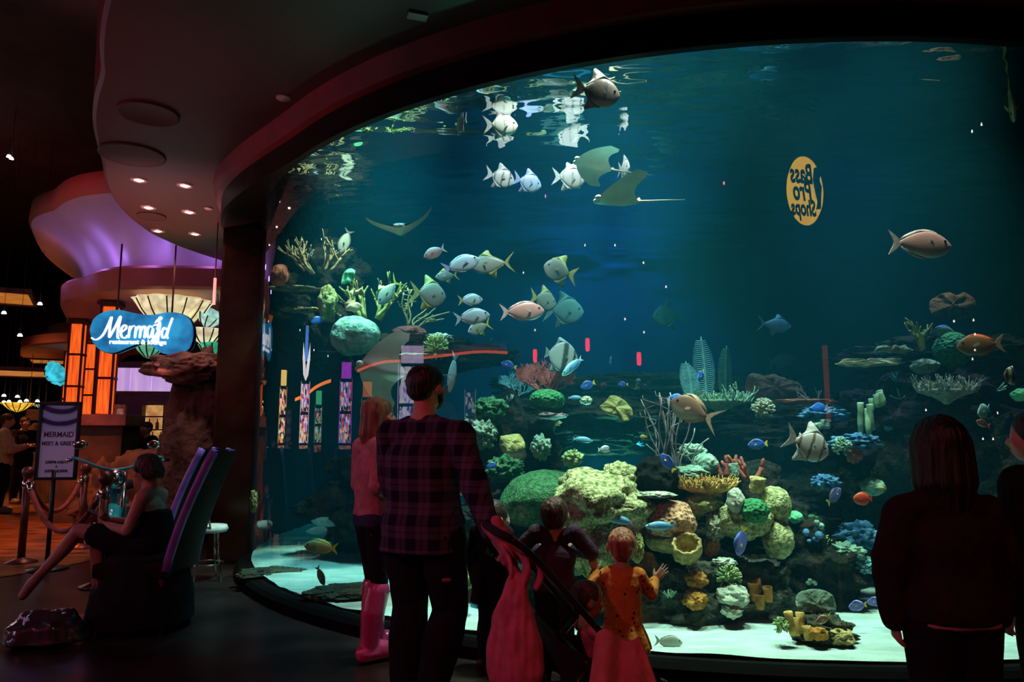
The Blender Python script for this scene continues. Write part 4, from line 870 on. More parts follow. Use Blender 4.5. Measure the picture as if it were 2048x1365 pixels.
FISH = [
 # school of spadefish under the surface
 ('spade', 'spadedark', 'dark', 1190, 182, 108, 4.66, 8, -8, 0, 'dark maroon spadefish against the top rim of the glass', None, 'spadefish'),
 ('spade', 'spadepale', 'silver', 1000, 250, 76, 5.45, 12, 4, 0, 'silver spadefish just below the rim beside the turned one', None, 'spadefish'),
 ('spade', 'spadepale', 'silver', 924, 242, 66, 5.6, 112, 0, 0, 'pale teal spadefish turned half away at the rim', None, 'spadefish'),
 ('spade', 'spade', 'silver', 998, 354, 66, 6.3, 12, -12, 0, 'brownish spadefish whose snout meets the bluish one', None, 'spadefish'),
 ('spade', 'spadeblue', 'lav', 1053, 364, 64, 6.0, 10, -14, 0, 'bluish-white spadefish of the school', None, 'spadefish'),
 ('spade', 'spadepale', 'white', 1136, 356, 72, 6.0, 5, -4, 0, 'brightest white spadefish below the tilted ray', None, 'spadefish'),
 ('spade', 'spadepale', 'white', 1150, 352, 66, 6.25, 170, 3, 0, 'white spadefish facing back behind the brightest one', None, 'spadefish'),
 ('spade', 'spadepale', 'silver', 1247, 338, 62, 6.05, -75, -14, 0, 'pale spadefish seen nearly end-on beside the ray tail', None, 'spadefish'),
 ('spade', 'spade', 'silver', 1612, 888, 98, 4.85, 6, -22, 0, 'banded silver spadefish with a dark shoulder spot by the reef', None, 'spadefish'),
 # surgeonfish and jacks, middle water
 ('surg', 'pale', 'pale', 921, 529, 82, 6.4, 12, 20, 0, 'pale blue surgeonfish nosing toward the big jack', 'lav', 'surgeonfish'),
 ('surg', 'pale', 'pale', 940, 600, 58, 6.5, 30, 8, 0, 'upper of two pale surgeonfish swimming close together', 'ylw2', 'surgeonfish'),
 ('surg', 'pale', 'pale', 943, 634, 76, 6.2, 14, 10, 0, 'lower of two pale surgeonfish swimming close together', None, 'surgeonfish'),
 ('surg', 'pink', 'pink', 1043, 623, 94, 6.0, 8, 4, 0, 'pinkish-brown surgeonfish in middle water', None, 'surgeonfish'),
 ('surg', 'pink', 'pink', 1838, 488, 140, 4.9, 6, -2, 0, 'big rosy surgeonfish alone in the dark upper water', None, 'surgeonfish'),
 ('surg', 'pink', 'pink', 870, 505, 54, 6.8, 205, -28, 0, 'reddish surgeonfish heading down beside the gliding ray', None, 'surgeonfish'),
 ('jack', 'jack', 'ylw2', 985, 528, 94, 6.5, 176, -4, 0, 'olive-silver jack with a yellowish forked tail facing the pale one', None, 'jack_fish'),
 ('jack', 'jack', 'ylw2', 778, 582, 74, 7.2, 215, -52, 0, 'silvery jack diving behind the olive staghorn coral', 'yellow', 'jack_fish'),
 ('jack', 'jack', 'ylw2', 960, 655, 62, 6.6, 215, -22, 0, 'greenish jack tucked below the paired surgeonfish', 'yellow', 'jack_fish'),
 ('spade', 'olive', 'ylw2', 855, 588, 84, 6.9, 35, 0, 0, 'large olive batfish turned half away near the sea whips', 'ylw2', 'batfish'),
 ('spade', 'olive', 'ylw2', 1122, 543, 78, 6.8, 200, 14, 0, 'olive-grey fish in the upper middle water tail raised', 'ylw2', 'batfish'),
 ('spade', 'olive', 'ylw2', 1085, 600, 66, 7.4, 30, -10, 0, 'dim olive fish behind the pinkish surgeonfish', 'ylw2', 'batfish'),
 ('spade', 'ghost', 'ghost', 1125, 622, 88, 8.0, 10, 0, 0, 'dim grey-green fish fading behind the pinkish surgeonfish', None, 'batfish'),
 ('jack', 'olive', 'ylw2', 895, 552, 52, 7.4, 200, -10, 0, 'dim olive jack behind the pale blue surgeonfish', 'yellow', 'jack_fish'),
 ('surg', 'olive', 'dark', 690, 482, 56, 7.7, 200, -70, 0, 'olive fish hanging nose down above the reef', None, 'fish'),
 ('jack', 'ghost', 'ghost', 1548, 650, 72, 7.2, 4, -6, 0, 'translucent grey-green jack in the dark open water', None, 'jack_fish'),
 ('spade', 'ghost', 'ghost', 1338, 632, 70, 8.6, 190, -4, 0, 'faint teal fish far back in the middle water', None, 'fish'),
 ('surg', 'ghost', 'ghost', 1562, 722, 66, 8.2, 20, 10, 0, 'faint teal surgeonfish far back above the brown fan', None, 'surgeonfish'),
 ('uni', 'unicorn', 'brown', 1392, 824, 108, 5.3, 158, 26, 0, 'brown unicornfish with pale belly and swept tail before the sea whips', 'brown', 'unicornfish'),
 ('surg', 'redbrown', 'red', 1962, 690, 102, 5.0, 182, -4, 0, 'red-brown unicornfish at the far upper reef', 'brown', 'unicornfish'),
 ('disc', 'banner', 'ghost', 1122, 712, 72, 6.4, 14, -10, 0, 'pale bannerfish with one broad black band', None, 'bannerfish'),
 ('slim', 'wrasse', 'teal', 1145, 733, 62, 6.1, 205, -38, 0, 'slender pale wrasse slanting down beside the bannerfish', 'pale', 'wrasse'),
 ('surg', 'greyfish', 'ghost', 905, 745, 84, 6.6, 120, -70, 0, 'pale grey fish hanging behind the man\'s head', None, 'fish'),
 # blue tangs
 ('tang', 'brighttang', 'blue', 1402, 751, 36, 5.9, 230, -30, 0, 'brilliant blue tang before the tall sea feather', 'yellow', 'blue_tang'),
 ('tang', 'brighttang', 'blue', 1221, 722, 24, 6.3, 250, -45, 0, 'small bright blue tang in open water above the leather coral', 'yellow', 'blue_tang'),
 ('tang', 'bluetang', 'blue', 1176, 770, 34, 6.2, 196, -20, 0, 'deep blue tang near the white knob coral', 'yellow', 'blue_tang'),
 ('tang', 'bluetang', 'blue', 1018, 731, 34, 6.5, 172, 18, 0, 'dim blue tang behind the rose sea fan', 'yellow', 'blue_tang'),
 ('tang', 'bluetang', 'blue', 986, 931, 26, 5.6, 196, -10, 0, 'little blue tang beside the man\'s elbow', 'yellow', 'blue_tang'),
 ('tang', 'bluetang', 'blue', 1516, 889, 42, 5.4, 184, -4, 0, 'blue tang swimming level under the dark ledge', 'yellow', 'blue_tang'),
 ('tang', 'bluetang', 'blue', 1336, 926, 44, 5.1, 150, 52, 0, 'dark blue tang rising past the black sponge', 'yellow', 'blue_tang'),
 ('tang', 'purpletang', 'blue', 1482, 1082, 58, 4.9, 200, -72, 0, 'blue tang standing nose down beside the yellow coral skirt', 'yellow', 'blue_tang'),
 ('tang', 'purpletang', 'dark', 1668, 993, 50, 5.0, 28, 34, 0, 'violet-blue tang rising before the blue soft coral', 'yellow', 'blue_tang'),
 ('tang', 'purpletang', 'lav', 1716, 1212, 40, 4.8, 190, -4, 0, 'lavender tang low over the sand by the islet', 'yellow', 'blue_tang'),
 ('tang', 'purpletang', 'lav', 1752, 1204, 34, 4.9, 175, -2, 0, 'lavender tang half hidden by the dark-haired visitor', 'yellow', 'blue_tang'),
 ('tang', 'bluetang', 'blue', 636, 640, 30, 7.3, 210, -24, 0, 'small blue tang under the mustard sponge', 'yellow', 'blue_tang'),
 ('tang', 'brighttang', 'blue', 1357, 797, 34, 5.6, 160, 10, 0, 'blue tang half hidden behind the brown unicornfish', 'yellow', 'blue_tang'),
 ('tang', 'brighttang', 'blue', 1640, 815, 36, 5.7, 185, -5, 0, 'bright blue tang under the thin pale gorgonian', 'brown', 'blue_tang'),
 ('tang', 'bluetang', 'blue', 1246, 769, 22, 6.6, 178, 0, 0, 'tiny dark tang with a yellow tail in open water', 'yellow', 'blue_tang'),
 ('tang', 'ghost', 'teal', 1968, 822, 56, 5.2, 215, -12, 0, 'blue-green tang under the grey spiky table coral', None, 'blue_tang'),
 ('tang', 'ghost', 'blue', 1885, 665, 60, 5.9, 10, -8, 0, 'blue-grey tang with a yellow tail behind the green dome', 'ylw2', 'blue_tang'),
 # others near the reef
 ('tang', 'powder', 'white', 1209, 899, 28, 5.5, 8, 4, 0, 'powder blue tang with white belly in the dark hollow', 'white', 'powder_tang'),
 ('slim', 'wrasse', 'teal', 1322, 1053, 62, 4.9, 180, 0, 0, 'turquoise parrotfish before the peach brain coral', 'teal', 'parrotfish'),
 ('slim', 'wrasse', 'teal', 1240, 1041, 58, 4.9, 172, 10, 0, 'blue parrotfish over the toddler in yellow', 'teal', 'parrotfish'),
 ('slim', 'wrasse', 'teal', 1165, 880, 42, 6.2, 8, -6, 0, 'teal parrotfish in the dark hollow under the ledge', 'teal', 'parrotfish'),
 ('slim', 'wrasse', 'teal', 1150, 796, 30, 6.4, 5, 0, 0, 'dim teal wrasse beside the green dome coral', 'teal', 'parrotfish'),
 ('round', 'red', 'red', 1726, 998, 36, 4.8, 170, 0, 0, 'vivid orange-red fish against the dark slope', None, 'orange_fish'),
 ('slim', 'grunt', 'yellow', 1763, 977, 22, 4.9, 178, 6, 0, 'small yellow-green fish by the visitor\'s shoulder', None, 'yellow_fish'),
 ('grunt', 'grunt', 'yellow', 643, 1095, 70, 5.9, 172, 4, 0, 'yellow grunt swimming low over the shore-side sand', None, 'grunt_fish'),
 ('surg', 'darkbrown', 'dark', 641, 1151, 42, 5.8, -30, -58, 0, 'dark brown fish nosing down into the sand', 'pink', 'brown_fish'),
 ('surg', 'greyfish', 'silver', 1336, 1284, 58, 4.5, 8, -6, 0, 'pale grey fish resting on the sand by the glass', None, 'grey_fish'),
 ('surg', 'maroonf', 'ylw2', 1647, 1239, 38, 4.45, 200, -10, 0, 'maroon and white fish hovering over the islet', 'yellow', 'maroon_fish'),
 ('disc', 'idol', 'white', 2022, 752, 40, 4.9, 200, 4, 0, 'black, white and yellow moorish idol at the far edge', 'black', 'moorish_idol'),
 ('surg', 'maroonf', 'red', 1967, 848, 36, 5.2, 195, 18, 0, 'small reddish fish beside the visitor\'s head', None, 'red_fish'),
 ('surg', 'grunt', 'ylw2', 2022, 205, 120, 4.8, 240, -58, 0, 'yellow fish hanging at the far upper corner of the glass', 'yellow', 'yellow_fish'),
 ('tang', 'grunt', 'yellow', 1287, 874, 16, 5.6, 190, 0, 0, 'tiny yellow fish by the mauve sea whips', None, 'yellow_fish'),
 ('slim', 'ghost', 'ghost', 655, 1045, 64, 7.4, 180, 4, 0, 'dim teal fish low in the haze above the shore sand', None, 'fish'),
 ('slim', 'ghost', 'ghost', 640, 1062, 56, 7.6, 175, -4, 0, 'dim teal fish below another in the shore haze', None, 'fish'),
]
for f in FISH: fish(*f)

# cownose rays
M_raytop = mat('ray_brown_back', (0.20, 0.17, 0.13), 0.5, 0.2, 6)
M_raybot = mat('ray_pale_belly', (0.58, 0.66, 0.58), 0.5, 0.08, 6)
def cownose(px, py, span, Y, rot, label, wl=0.3, wr=0.3, curl=1.6):
    """span in picture pixels; wl and wr lift the two wing tips; nose towards local +X, wings along Y"""
    b = MB(); nu, nv = 40, 18; top, bot = [], []
    for side in (1, -1):
        vs = []
        for i in range(nu + 1):
            a = -1 + 2 * i / nu; q = abs(a)
            lead = 0.30 - 0.30 * q ** 1.5 - (0.03 if q < 0.08 else 0) - 0.06 * q ** 4
            trail = -0.26 + 0.14 * math.sin(min(1, q * 1.25) * math.pi * 0.85) - 0.06 * q ** 3 * (1 - q)
            if q > 0.97: trail = lead - 0.012
            lift = (wr if a > 0 else wl) * q ** curl
            for j in range(nv + 1):
                s = j / nv; x = lead + (trail - lead) * s
                th = 0.075 * (math.exp(-(q / 0.20) ** 2) + 0.22 * (1 - q)) * math.sin(math.pi * min(1, s * 0.94 + 0.06)) ** 0.7
                vs.append((x, a * 0.5 * (1 - 0.25 * abs(wr if a > 0 else wl) * q), lift + side * th * (1.0 if side > 0 else 0.6)))
        fs = [(i * (nv + 1) + j, (i + 1) * (nv + 1) + j, (i + 1) * (nv + 1) + j + 1, i * (nv + 1) + j + 1) for i in range(nu) for j in range(nv)]
        if side > 0: fs = [f[::-1] for f in fs]
        b.add(vs, fs, 0 if side > 0 else 1)
    for s in (-1, 1): b.ell((0.30, s * 0.035, -0.005), (0.045, 0.042, 0.03), None, 12, 8, 1)
    o = b.build('cownose_ray', [M_raytop, M_raybot]); o.location = P(px, py, Y); L = S(span, Y); o.scale = (L, L, L); o.rotation_euler = rot
    tag(o, label, 'ray')
    MB().tube([(-0.24, 0, 0.01), (-0.4, 0.01, 0.03), (-0.62, 0.04, 0.04), (-0.85, 0.10, 0.02)], [0.02, 0.012, 0.007, 0.003], 8).build('tail', M_raytop, o)
    MB().plate([(-0.20, 0.02), (-0.27, 0.08), (-0.30, 0.02)], 0.012).build('dorsal_fin', M_raytop, o)
    for s in (-1, 1):
        MB().ell((0.25, s * 0.085, 0.02), 0.013, None, 8, 6).build('eye', M_eye, o)
    return o
def ray_rot(nose, up):
    x = V(nose).normalized(); z = V(up); z = (z - x * z.dot(x)).normalized(); y = z.cross(x)
    return Matrix((x, y, z)).transposed().to_euler()
cownose(800, 462, 150, 6.2, ray_rot((0.1, -1, -0.05), (-0.06, 0.10, 1)), 'cownose ray gliding head-on with both wings raised', 0.22, 0.36, 1.9)
cownose(1240, 402, 165, 5.2, ray_rot((-1, -0.25, 0.0), (0.25, 0.40, 0.85)), 'cownose ray showing its pale teal belly and one raised wing', 0.42, 0.10, 1.8)
cownose(1192, 332, 140, 5.6, ray_rot((-0.95, -0.15, 0.22), (0.25, 0.55, 0.80)), 'cownose ray tilted beneath the school with its tail trailing', 0.15, -0.12, 1.6)
cownose(770, 742, 172, 5.9, ray_rot((-0.80, -0.25, 0.12), (0.25, 0.90, 0.35)), 'big cownose ray climbing past the woman with belly toward the glass', 0.05, 0.12, 1.6)

# ------------------------------------------------------------------ people
M_skin = mat('skin', (0.55, 0.32, 0.24), 0.5, 0.08, 12, sss=0.05)
M_skin2 = mat('skin_warm', (0.48, 0.26, 0.19), 0.5, 0.08, 12, sss=0.05)
M_lip = mat('lips', (0.45, 0.14, 0.13), 0.45, 0.1, 10)
M_eyew = mat('eyeball', (0.5, 0.48, 0.46), 0.2, 0.1, 10)
def hairm(n, c): return mat(n, c, 0.5, 0.5, 30, 0.8, 60, stretch=(1, 1, 0.12), spec=0.5)
M_hairk = hairm('black_hair', (0.010, 0.008, 0.007)); M_hairb = hairm('brown_hair', (0.06, 0.03, 0.018)); M_hairl = hairm('light_brown_hair', (0.30, 0.17, 0.09))
M_hairr = hairm('reddish_blond_hair', (0.36, 0.17, 0.09)); M_haird = hairm('dark_brown_hair', (0.030, 0.018, 0.012))
def cloth(n, c, bump=0.35, scale=45, rough=0.9): return mat(n, c, rough, 0.18, 14, bump, scale, spec=0.15)
def plaid(name, a, bcol, k=9.0):
    m, nt, pb = _base(name); N, L = nt.nodes, nt.links
    tc = N.new('ShaderNodeTexCoord'); sp = N.new('ShaderNodeSeparateXYZ'); L.new(tc.outputs['Object'], sp.inputs[0])
    outs = []
    for ax, kk in (('X', k), ('Z', k)):
        ml = N.new('ShaderNodeMath'); ml.operation = 'MULTIPLY'; ml.inputs[1].default_value = kk; L.new(sp.outputs[ax], ml.inputs[0])
        fr_ = N.new('ShaderNodeMath'); fr_.operation = 'FRACT'; L.new(ml.outputs[0], fr_.inputs[0])
        rp = N.new('ShaderNodeValToRGB'); r = rp.color_ramp
        r.elements[0].position = 0.0; r.elements[0].color = (0, 0, 0, 1); r.elements[1].position = 0.46; r.elements[1].color = (0, 0, 0, 1)
        for p, c in ((0.5, 1), (0.70, 1), (0.72, 0.25), (0.76, 0.25), (0.78, 1), (0.96, 1)):
            e = r.elements.new(p); e.color = (c, c, c, 1)
        L.new(fr_.outputs[0], rp.inputs[0]); outs.append(rp.outputs[0])
    ad = N.new('ShaderNodeMix'); ad.data_type = 'RGBA'; ad.inputs[0].default_value = 0.5; L.new(outs[0], ad.inputs[6]); L.new(outs[1], ad.inputs[7])
    mx = N.new('ShaderNodeMix'); mx.data_type = 'RGBA'; L.new(ad.outputs[2], mx.inputs[0]); mx.inputs[6].default_value = c4(a); mx.inputs[7].default_value = c4(bcol)
    L.new(mx.outputs[2], pb.inputs['Base Color']); pb.inputs['Roughness'].default_value = 0.95; pb.inputs['Specular IOR Level'].default_value = 0.1
    return m
M_plaid = plaid('plaid_flannel', (0.014, 0.014, 0.034), (0.11, 0.085, 0.14))
M_pinkknit = cloth('pink_knit', (0.55, 0.26, 0.28)); M_denimk = cloth('black_denim', (0.010, 0.010, 0.014)); M_denimb = cloth('blue_denim', (0.04, 0.06, 0.12))
M_coat = cloth('black_coat', (0.008, 0.008, 0.010)); M_plum = cloth('plum_shirt', (0.055, 0.030, 0.055)); M_dshirt = cloth('dark_shirt', (0.022, 0.012, 0.014))
M_rubber = mat('pink_rubber', (0.55, 0.06, 0.20), 0.22, 0.15, 8, spec=0.6)
M_shoe = mat('dark_shoe', (0.02, 0.018, 0.018), 0.5, 0.2, 20)
M_yel = mat('mustard_dress_fabric', (0.62, 0.24, 0.05), 0.9, 0.12, 16, 0.3, 50, spec=0.1)
# small dark print on the mustard dress
nt = M_yel.node_tree; N, L = nt.nodes, nt.links; pb = N['Principled BSDF']
vo = N.new('ShaderNodeTexVoronoi'); vo.inputs['Scale'].default_value = 26; tcn = N.new('ShaderNodeTexCoord'); L.new(tcn.outputs['Object'], vo.inputs['Vector'])
rp = N.new('ShaderNodeValToRGB'); rp.color_ramp.elements[0].position = 0.16; rp.color_ramp.elements[0].color = (0.10, 0.03, 0.02, 1); rp.color_ramp.elements[1].position = 0.22; rp.color_ramp.elements[1].color = (1, 1, 1, 1); L.new(vo.outputs['Distance'], rp.inputs[0])
mu = N.new('ShaderNodeMix'); mu.data_type = 'RGBA'; mu.blend_type = 'MULTIPLY'; mu.inputs[0].default_value = 1.0
src = pb.inputs['Base Color'].links[0].from_socket; L.new(src, mu.inputs[6]); L.new(rp.outputs[0], mu.inputs[7]); L.new(mu.outputs[2], pb.inputs['Base Color'])

def hand(b, w_, d, n, s, z=1.0, curl=0.25, spread=0.12):
    """palm, four fingers of unequal length and a thumb from the side of the palm; d fingers, n palm side, s thumb side"""
    w_, d = V(w_), V(d).normalized(); n = V(n); n = (n - d * n.dot(d)).normalized(); t = d.cross(n).normalized() * s
    for k in (-1.4, -0.5, 0.5, 1.4): b.cap(w_ + t * k * 0.010 * z, 0.015 * z, w_ + d * 0.085 * z + t * k * 0.021 * z, 0.0115 * z, 10)
    for k, ln in ((1.5, 0.9), (0.5, 1.05), (-0.5, 1.0), (-1.5, 0.78)):
        p = w_ + d * 0.085 * z + t * k * 0.0205 * z; a = curl; dd = (d + t * k * spread * 0.5).normalized()
        for i, sg in enumerate((0.040, 0.028, 0.022)):
            q = (dd * math.cos(a) + n * math.sin(a)); p2 = p + q * sg * ln * z
            b.cap(p, (0.0098 - 0.0012 * i) * z, p2, (0.0090 - 0.0012 * i) * z, 8); p = p2; a += curl * 1.5
    p = w_ + d * 0.025 * z + t * 0.028 * z; q = (d * 0.75 + t * 0.75 + n * 0.25).normalized()
    b.cap(p, 0.013 * z, p + q * 0.038 * z, 0.011 * z, 8); p = p + q * 0.038 * z; q = (d * 0.95 + t * 0.35 + n * 0.35).normalized(); b.cap(p, 0.0105 * z, p + q * 0.03 * z, 0.0085 * z, 8)
def joints(H, sh=0.108, hw=0.050):
    J = {'pelvis': (0, 0, 0.52 * H), 'chest': (0, 0, 0.74 * H), 'neck': (0, -0.005 * H, 0.835 * H), 'head': (0, 0.012 * H, 0.925 * H)}
    for s, n in ((-1, 'L'), (1, 'R')):
        J['sh' + n] = (s * sh * H, -0.01 * H, 0.80 * H); J['el' + n] = (s * (sh + 0.03) * H, -0.02 * H, 0.635 * H); J['wr' + n] = (s * (sh + 0.035) * H, 0.02 * H, 0.49 * H)
        J['hip' + n] = (s * hw * H, 0, 0.50 * H); J['kn' + n] = (s * (hw + 0.004) * H, 0.012 * H, 0.28 * H); J['an' + n] = (s * (hw + 0.006) * H, -0.012 * H, 0.045 * H)
    return J
TORSO = [(0.0, 0.086, 0.060), (0.12, 0.092, 0.066), (0.30, 0.080, 0.056), (0.5, 0.082, 0.058), (0.72, 0.094, 0.064), (0.86, 0.088, 0.058), (0.95, 0.062, 0.046), (1.0, 0.042, 0.038)]
def torso(b, J, H, o=0.0, f0=0.0, f1=1.0, wide=1.0, flare=0.0, deep=1.0, n=9):
    p, c = V(J['pelvis']), V(J['neck']); rows = []
    for i in range(n):
        f = f0 + (f1 - f0) * i / (n - 1)
        for (a, b_) in zip(TORSO, TORSO[1:]):
            if a[0] <= max(0, f) <= b_[0]:
                t = (max(0, f) - a[0]) / (b_[0] - a[0]); rx, ry = a[1] + (b_[1] - a[1]) * t, a[2] + (b_[2] - a[2]) * t; break
        q = p + (c - p) * f * 0.93; fl = 1 + flare * (1 - i / (n - 1)) ** 1.5
        rows.append((q.x, q.y, q.z - 0.03 * H, rx * H * wide * fl + o, ry * H * wide * deep * fl + o))
    b.stack(rows)
def arm(b, J, H, n, o=0.0, to=1.0, k=1.0):
    s, e, w_ = V(J['sh' + n]), V(J['el' + n]), V(J['wr' + n])
    b.cap(s, 0.031 * H * k + o * 0.8, e, 0.024 * H * k + o)
    if to > 0: e2 = e + (w_ - e) * to; b.cap(e, 0.025 * H * k + o, e2, (0.024 - 0.008 * to) * H * k + o)
def leg(b, J, H, n, o=0.0, to=1.0, k=1.0, o2=None):
    h, kn, a = V(J['hip' + n]), V(J['kn' + n]), V(J['an' + n]); o2 = o if o2 is None else o2
    b.cap(h, 0.052 * H * k + o, kn, 0.033 * H * k + o)
    if to > 0:
        a2 = kn + (a - kn) * to; c = kn + (a - kn) * min(to, 0.35)
        b.cap(kn, 0.033 * H * k + o, c + V((0, -0.008 * H, 0)), 0.034 * H * k + o2); b.cap(c + V((0, -0.008 * H, 0)), 0.034 * H * k + o2, a2, (0.034 - 0.014 * to) * H * k + o2)
def foot(b, J, H, n, o=0.0, d=(0, 1, 0), k=1.0):
    a = V(J['an' + n]); d = V(d).normalized(); L_ = 0.105 * H * k; r = 0.024 * H * k + o
    z = V((0, 0, -(a.z - r) if d.z > -0.3 else 0)); base = a + z
    b.cap(a, 0.022 * H * k + o, base - d * 0.015 * H, r * 1.05); b.cap(base - d * 0.015 * H, r * 1.05, base + d * L_, r * 0.9)
    b.cap(base + d * L_ * 0.4 + V((0, 0, 0.01 * H)), r, base + d * L_, r * 0.8)
def face(b, J, H, hr, yaw=0.0, tilt=0.0):
    """head with jaw, nose, ears, brow and lips; returns the head matrix"""
    h = V(J['head']); Mh = (Euler((tilt, 0, yaw)).to_matrix())
    def q(x, y, z): return h + Mh @ V((x * hr, y * hr, z * hr))
    er = (tilt, 0, yaw)
    b.ell(q(0, -0.08, 0.14), (0.76 * hr, 0.92 * hr, 0.86 * hr), er, 20, 14)
    b.ell(q(0, 0.22, -0.30), (0.60 * hr, 0.62 * hr, 0.66 * hr), er, 18, 12)
    b.ell(q(0, 0.42, -0.70), (0.30 * hr, 0.34 * hr, 0.24 * hr), er, 14, 10)
    b.ell(q(0, 0.62, 0.12), (0.52 * hr, 0.22 * hr, 0.13 * hr), er, 14, 8)
    b.cap(q(0, 0.80, 0.02), 0.07 * hr, q(0, 0.96, -0.24), 0.12 * hr)
    for s in (-1, 1):
        b.ell(q(s * 0.10, 0.90, -0.27), 0.085 * hr); b.ell(q(s * 0.40, 0.62, -0.20), (0.22 * hr, 0.18 * hr, 0.20 * hr), er)
        b.ell(q(s * 0.78, -0.08, -0.10), (0.07 * hr, 0.17 * hr, 0.27 * hr), (tilt, 0, yaw - s * 0.3))
    b.cap(q(-0.17, 0.80, -0.50), 0.055 * hr, q(0.17, 0.80, -0.50), 0.055 * hr); b.cap(q(-0.14, 0.78, -0.60), 0.07 * hr, q(0.14, 0.78, -0.60), 0.07 * hr)
    return q, er
def person(label, loc, yaw, H, J=None, hr=None, skin=None, top=None, bottom=None, hair=None, hairf=None, hands=True, feet=None, headyaw=0.0, headtilt=0.0,
           voxel=0.008, clothes=None, k=1.0, handd=None, bare=False, eyes=True, neckr=0.033, footd=((0, 1, 0), (0, 1, 0)), hz=1.0, curl=0.3, group=None):
    J = J or joints(H); hr = hr or 0.068 * H; skin = skin or M_skin
    root = empty('person', loc, yaw, label, 'person', group)
    b = MB(); torso(b, J, H, 0, wide=k); q, er = face(b, J, H, hr, headyaw, headtilt)
    b.cap(V(J['neck']) - V((0, 0, 0.02 * H)), neckr * 1.15 * H, q(0, -0.1, -0.45), neckr * H)
    for s, n in ((-1, 'L'), (1, 'R')):
        arm(b, J, H, n, 0, k=k); leg(b, J, H, n, 0, k=k); foot(b, J, H, n, d=footd[0 if n == 'L' else 1])
        b.cap(J['sh' + n], 0.034 * H, V(J['neck']) + V((0, 0, -0.02 * H)), 0.036 * H)
        w_, e = V(J['wr' + n]), V(J['el' + n])
        if handd and n in handd: d, nn = handd[n]
        else: d = w_ - e; nn = V((-s, 0, 0))
        if hands: hand(b, w_, d, nn, s * (1 if V(nn).x * s <= 0 else 1), hz * H / 1.7, curl)
    blob(b, 'body', skin, root, voxel, 3)
    if eyes:
        for s in (-1, 1):
            ey = MB().ell(q(s * 0.33, 0.70, -0.02), 0.13 * hr, None, 10, 8).build('eye', M_eyew, root)
            MB().ell(q(s * 0.335, 0.815, -0.02), 0.055 * hr, None, 8, 6).build('iris', M_eye, ey)
    if hairf:
        b = MB(); hairf(b, q, er, hr, J, H); blob(b, 'hair', hair, root, min(voxel, 0.008), 2, 0.004 * H / 1.7, 30, (1, 1, 0.15))
    for (nm, m, fn, wr) in (clothes or []):
        b = MB(); fn(b, J, H); blob(b, nm, m, root, voxel, 3, wr, 11, (1, 1, 0.7), seed=len(nm))
    return root
def hair_short(b, q, er, hr, J, H):
    b.ell(q(0, -0.12, 0.24), (0.82 * hr, 0.92 * hr, 0.84 * hr), er, 20, 14); b.ell(q(0, -0.45, -0.10), (0.68 * hr, 0.50 * hr, 0.55 * hr), er)
def hair_toddler(b, q, er, hr, J, H):
    b.ell(q(0, -0.14, 0.18), (0.80 * hr, 0.92 * hr, 0.86 * hr), er, 20, 14); b.ell(q(0, -0.40, -0.22), (0.66 * hr, 0.55 * hr, 0.55 * hr), er)
def hair_long(drop=2.1, w=0.80):
    def f(b, q, er, hr, J, H):
        b.ell(q(0, -0.12, 0.22), (0.86 * hr, 0.98 * hr, 0.88 * hr), er, 20, 14)
        for a in range(-4, 5):
            t = a / 4 * 1.75; x, y = math.sin(t) * 0.80, -math.cos(t) * 0.72 - 0.10
            b.cap(q(x * 0.95, y, 0.15), 0.24 * hr, q(x * w * 1.18, y * 0.98 - 0.10, -drop * 0.55), 0.25 * hr, 10)
            b.cap(q(x * w * 1.18, y * 0.98 - 0.10, -drop * 0.55), 0.25 * hr, q(x * w, y * 0.85 - 0.1, -drop * (1 - 0.06 * abs(a))), 0.13 * hr, 10)
    return f
def shirt(o=0.014, sleeve=0.97, f0=0.05, flare=0.05, k=1.0, so=None, deep=1.0):
    def f(b, J, H):
        torso(b, J, H, o, f0, 0.99, k, flare, deep)
        for n in 'LR':
            arm(b, J, H, n, o if so is None else so, sleeve, k); b.cap(J['sh' + n], 0.030 * H + o * 0.7, V(J['neck']) + V((0, 0, -0.030 * H)), 0.036 * H + o * 0.5)
    return f
def pants(o=0.012, to=0.96, k=1.0, o2=None, hi=0.28):
    def f(b, J, H):
        torso(b, J, H, o * 0.9, 0.0, hi, k)
        for n in 'LR': leg(b, J, H, n, o, to, k, o2)
        b.ell(V(J['pelvis']) - V((0, 0, 0.035 * H)), (0.088 * H * k, 0.062 * H * k, 0.05 * H))
    return f
def shoes(o=0.008, footd=((0, 1, 0), (0, 1, 0))):
    def f(b, J, H):
        for n in 'LR': foot(b, J, H, n, o, footd[0 if n == 'L' else 1])
    return f
def one_shoe(n, o=0.008, d=(0, 1, 0)):
    def f(b, J, H): foot(b, J, H, n, o, d)
    return f
def gp(px, py):     # point on the hall floor
    p = onz(px, py, 0.0); return V((p.x, p.y, 0))
def px_at(px, Y): d = ray(px, 900); return V((d.x * Y / d.y, Y, 0))

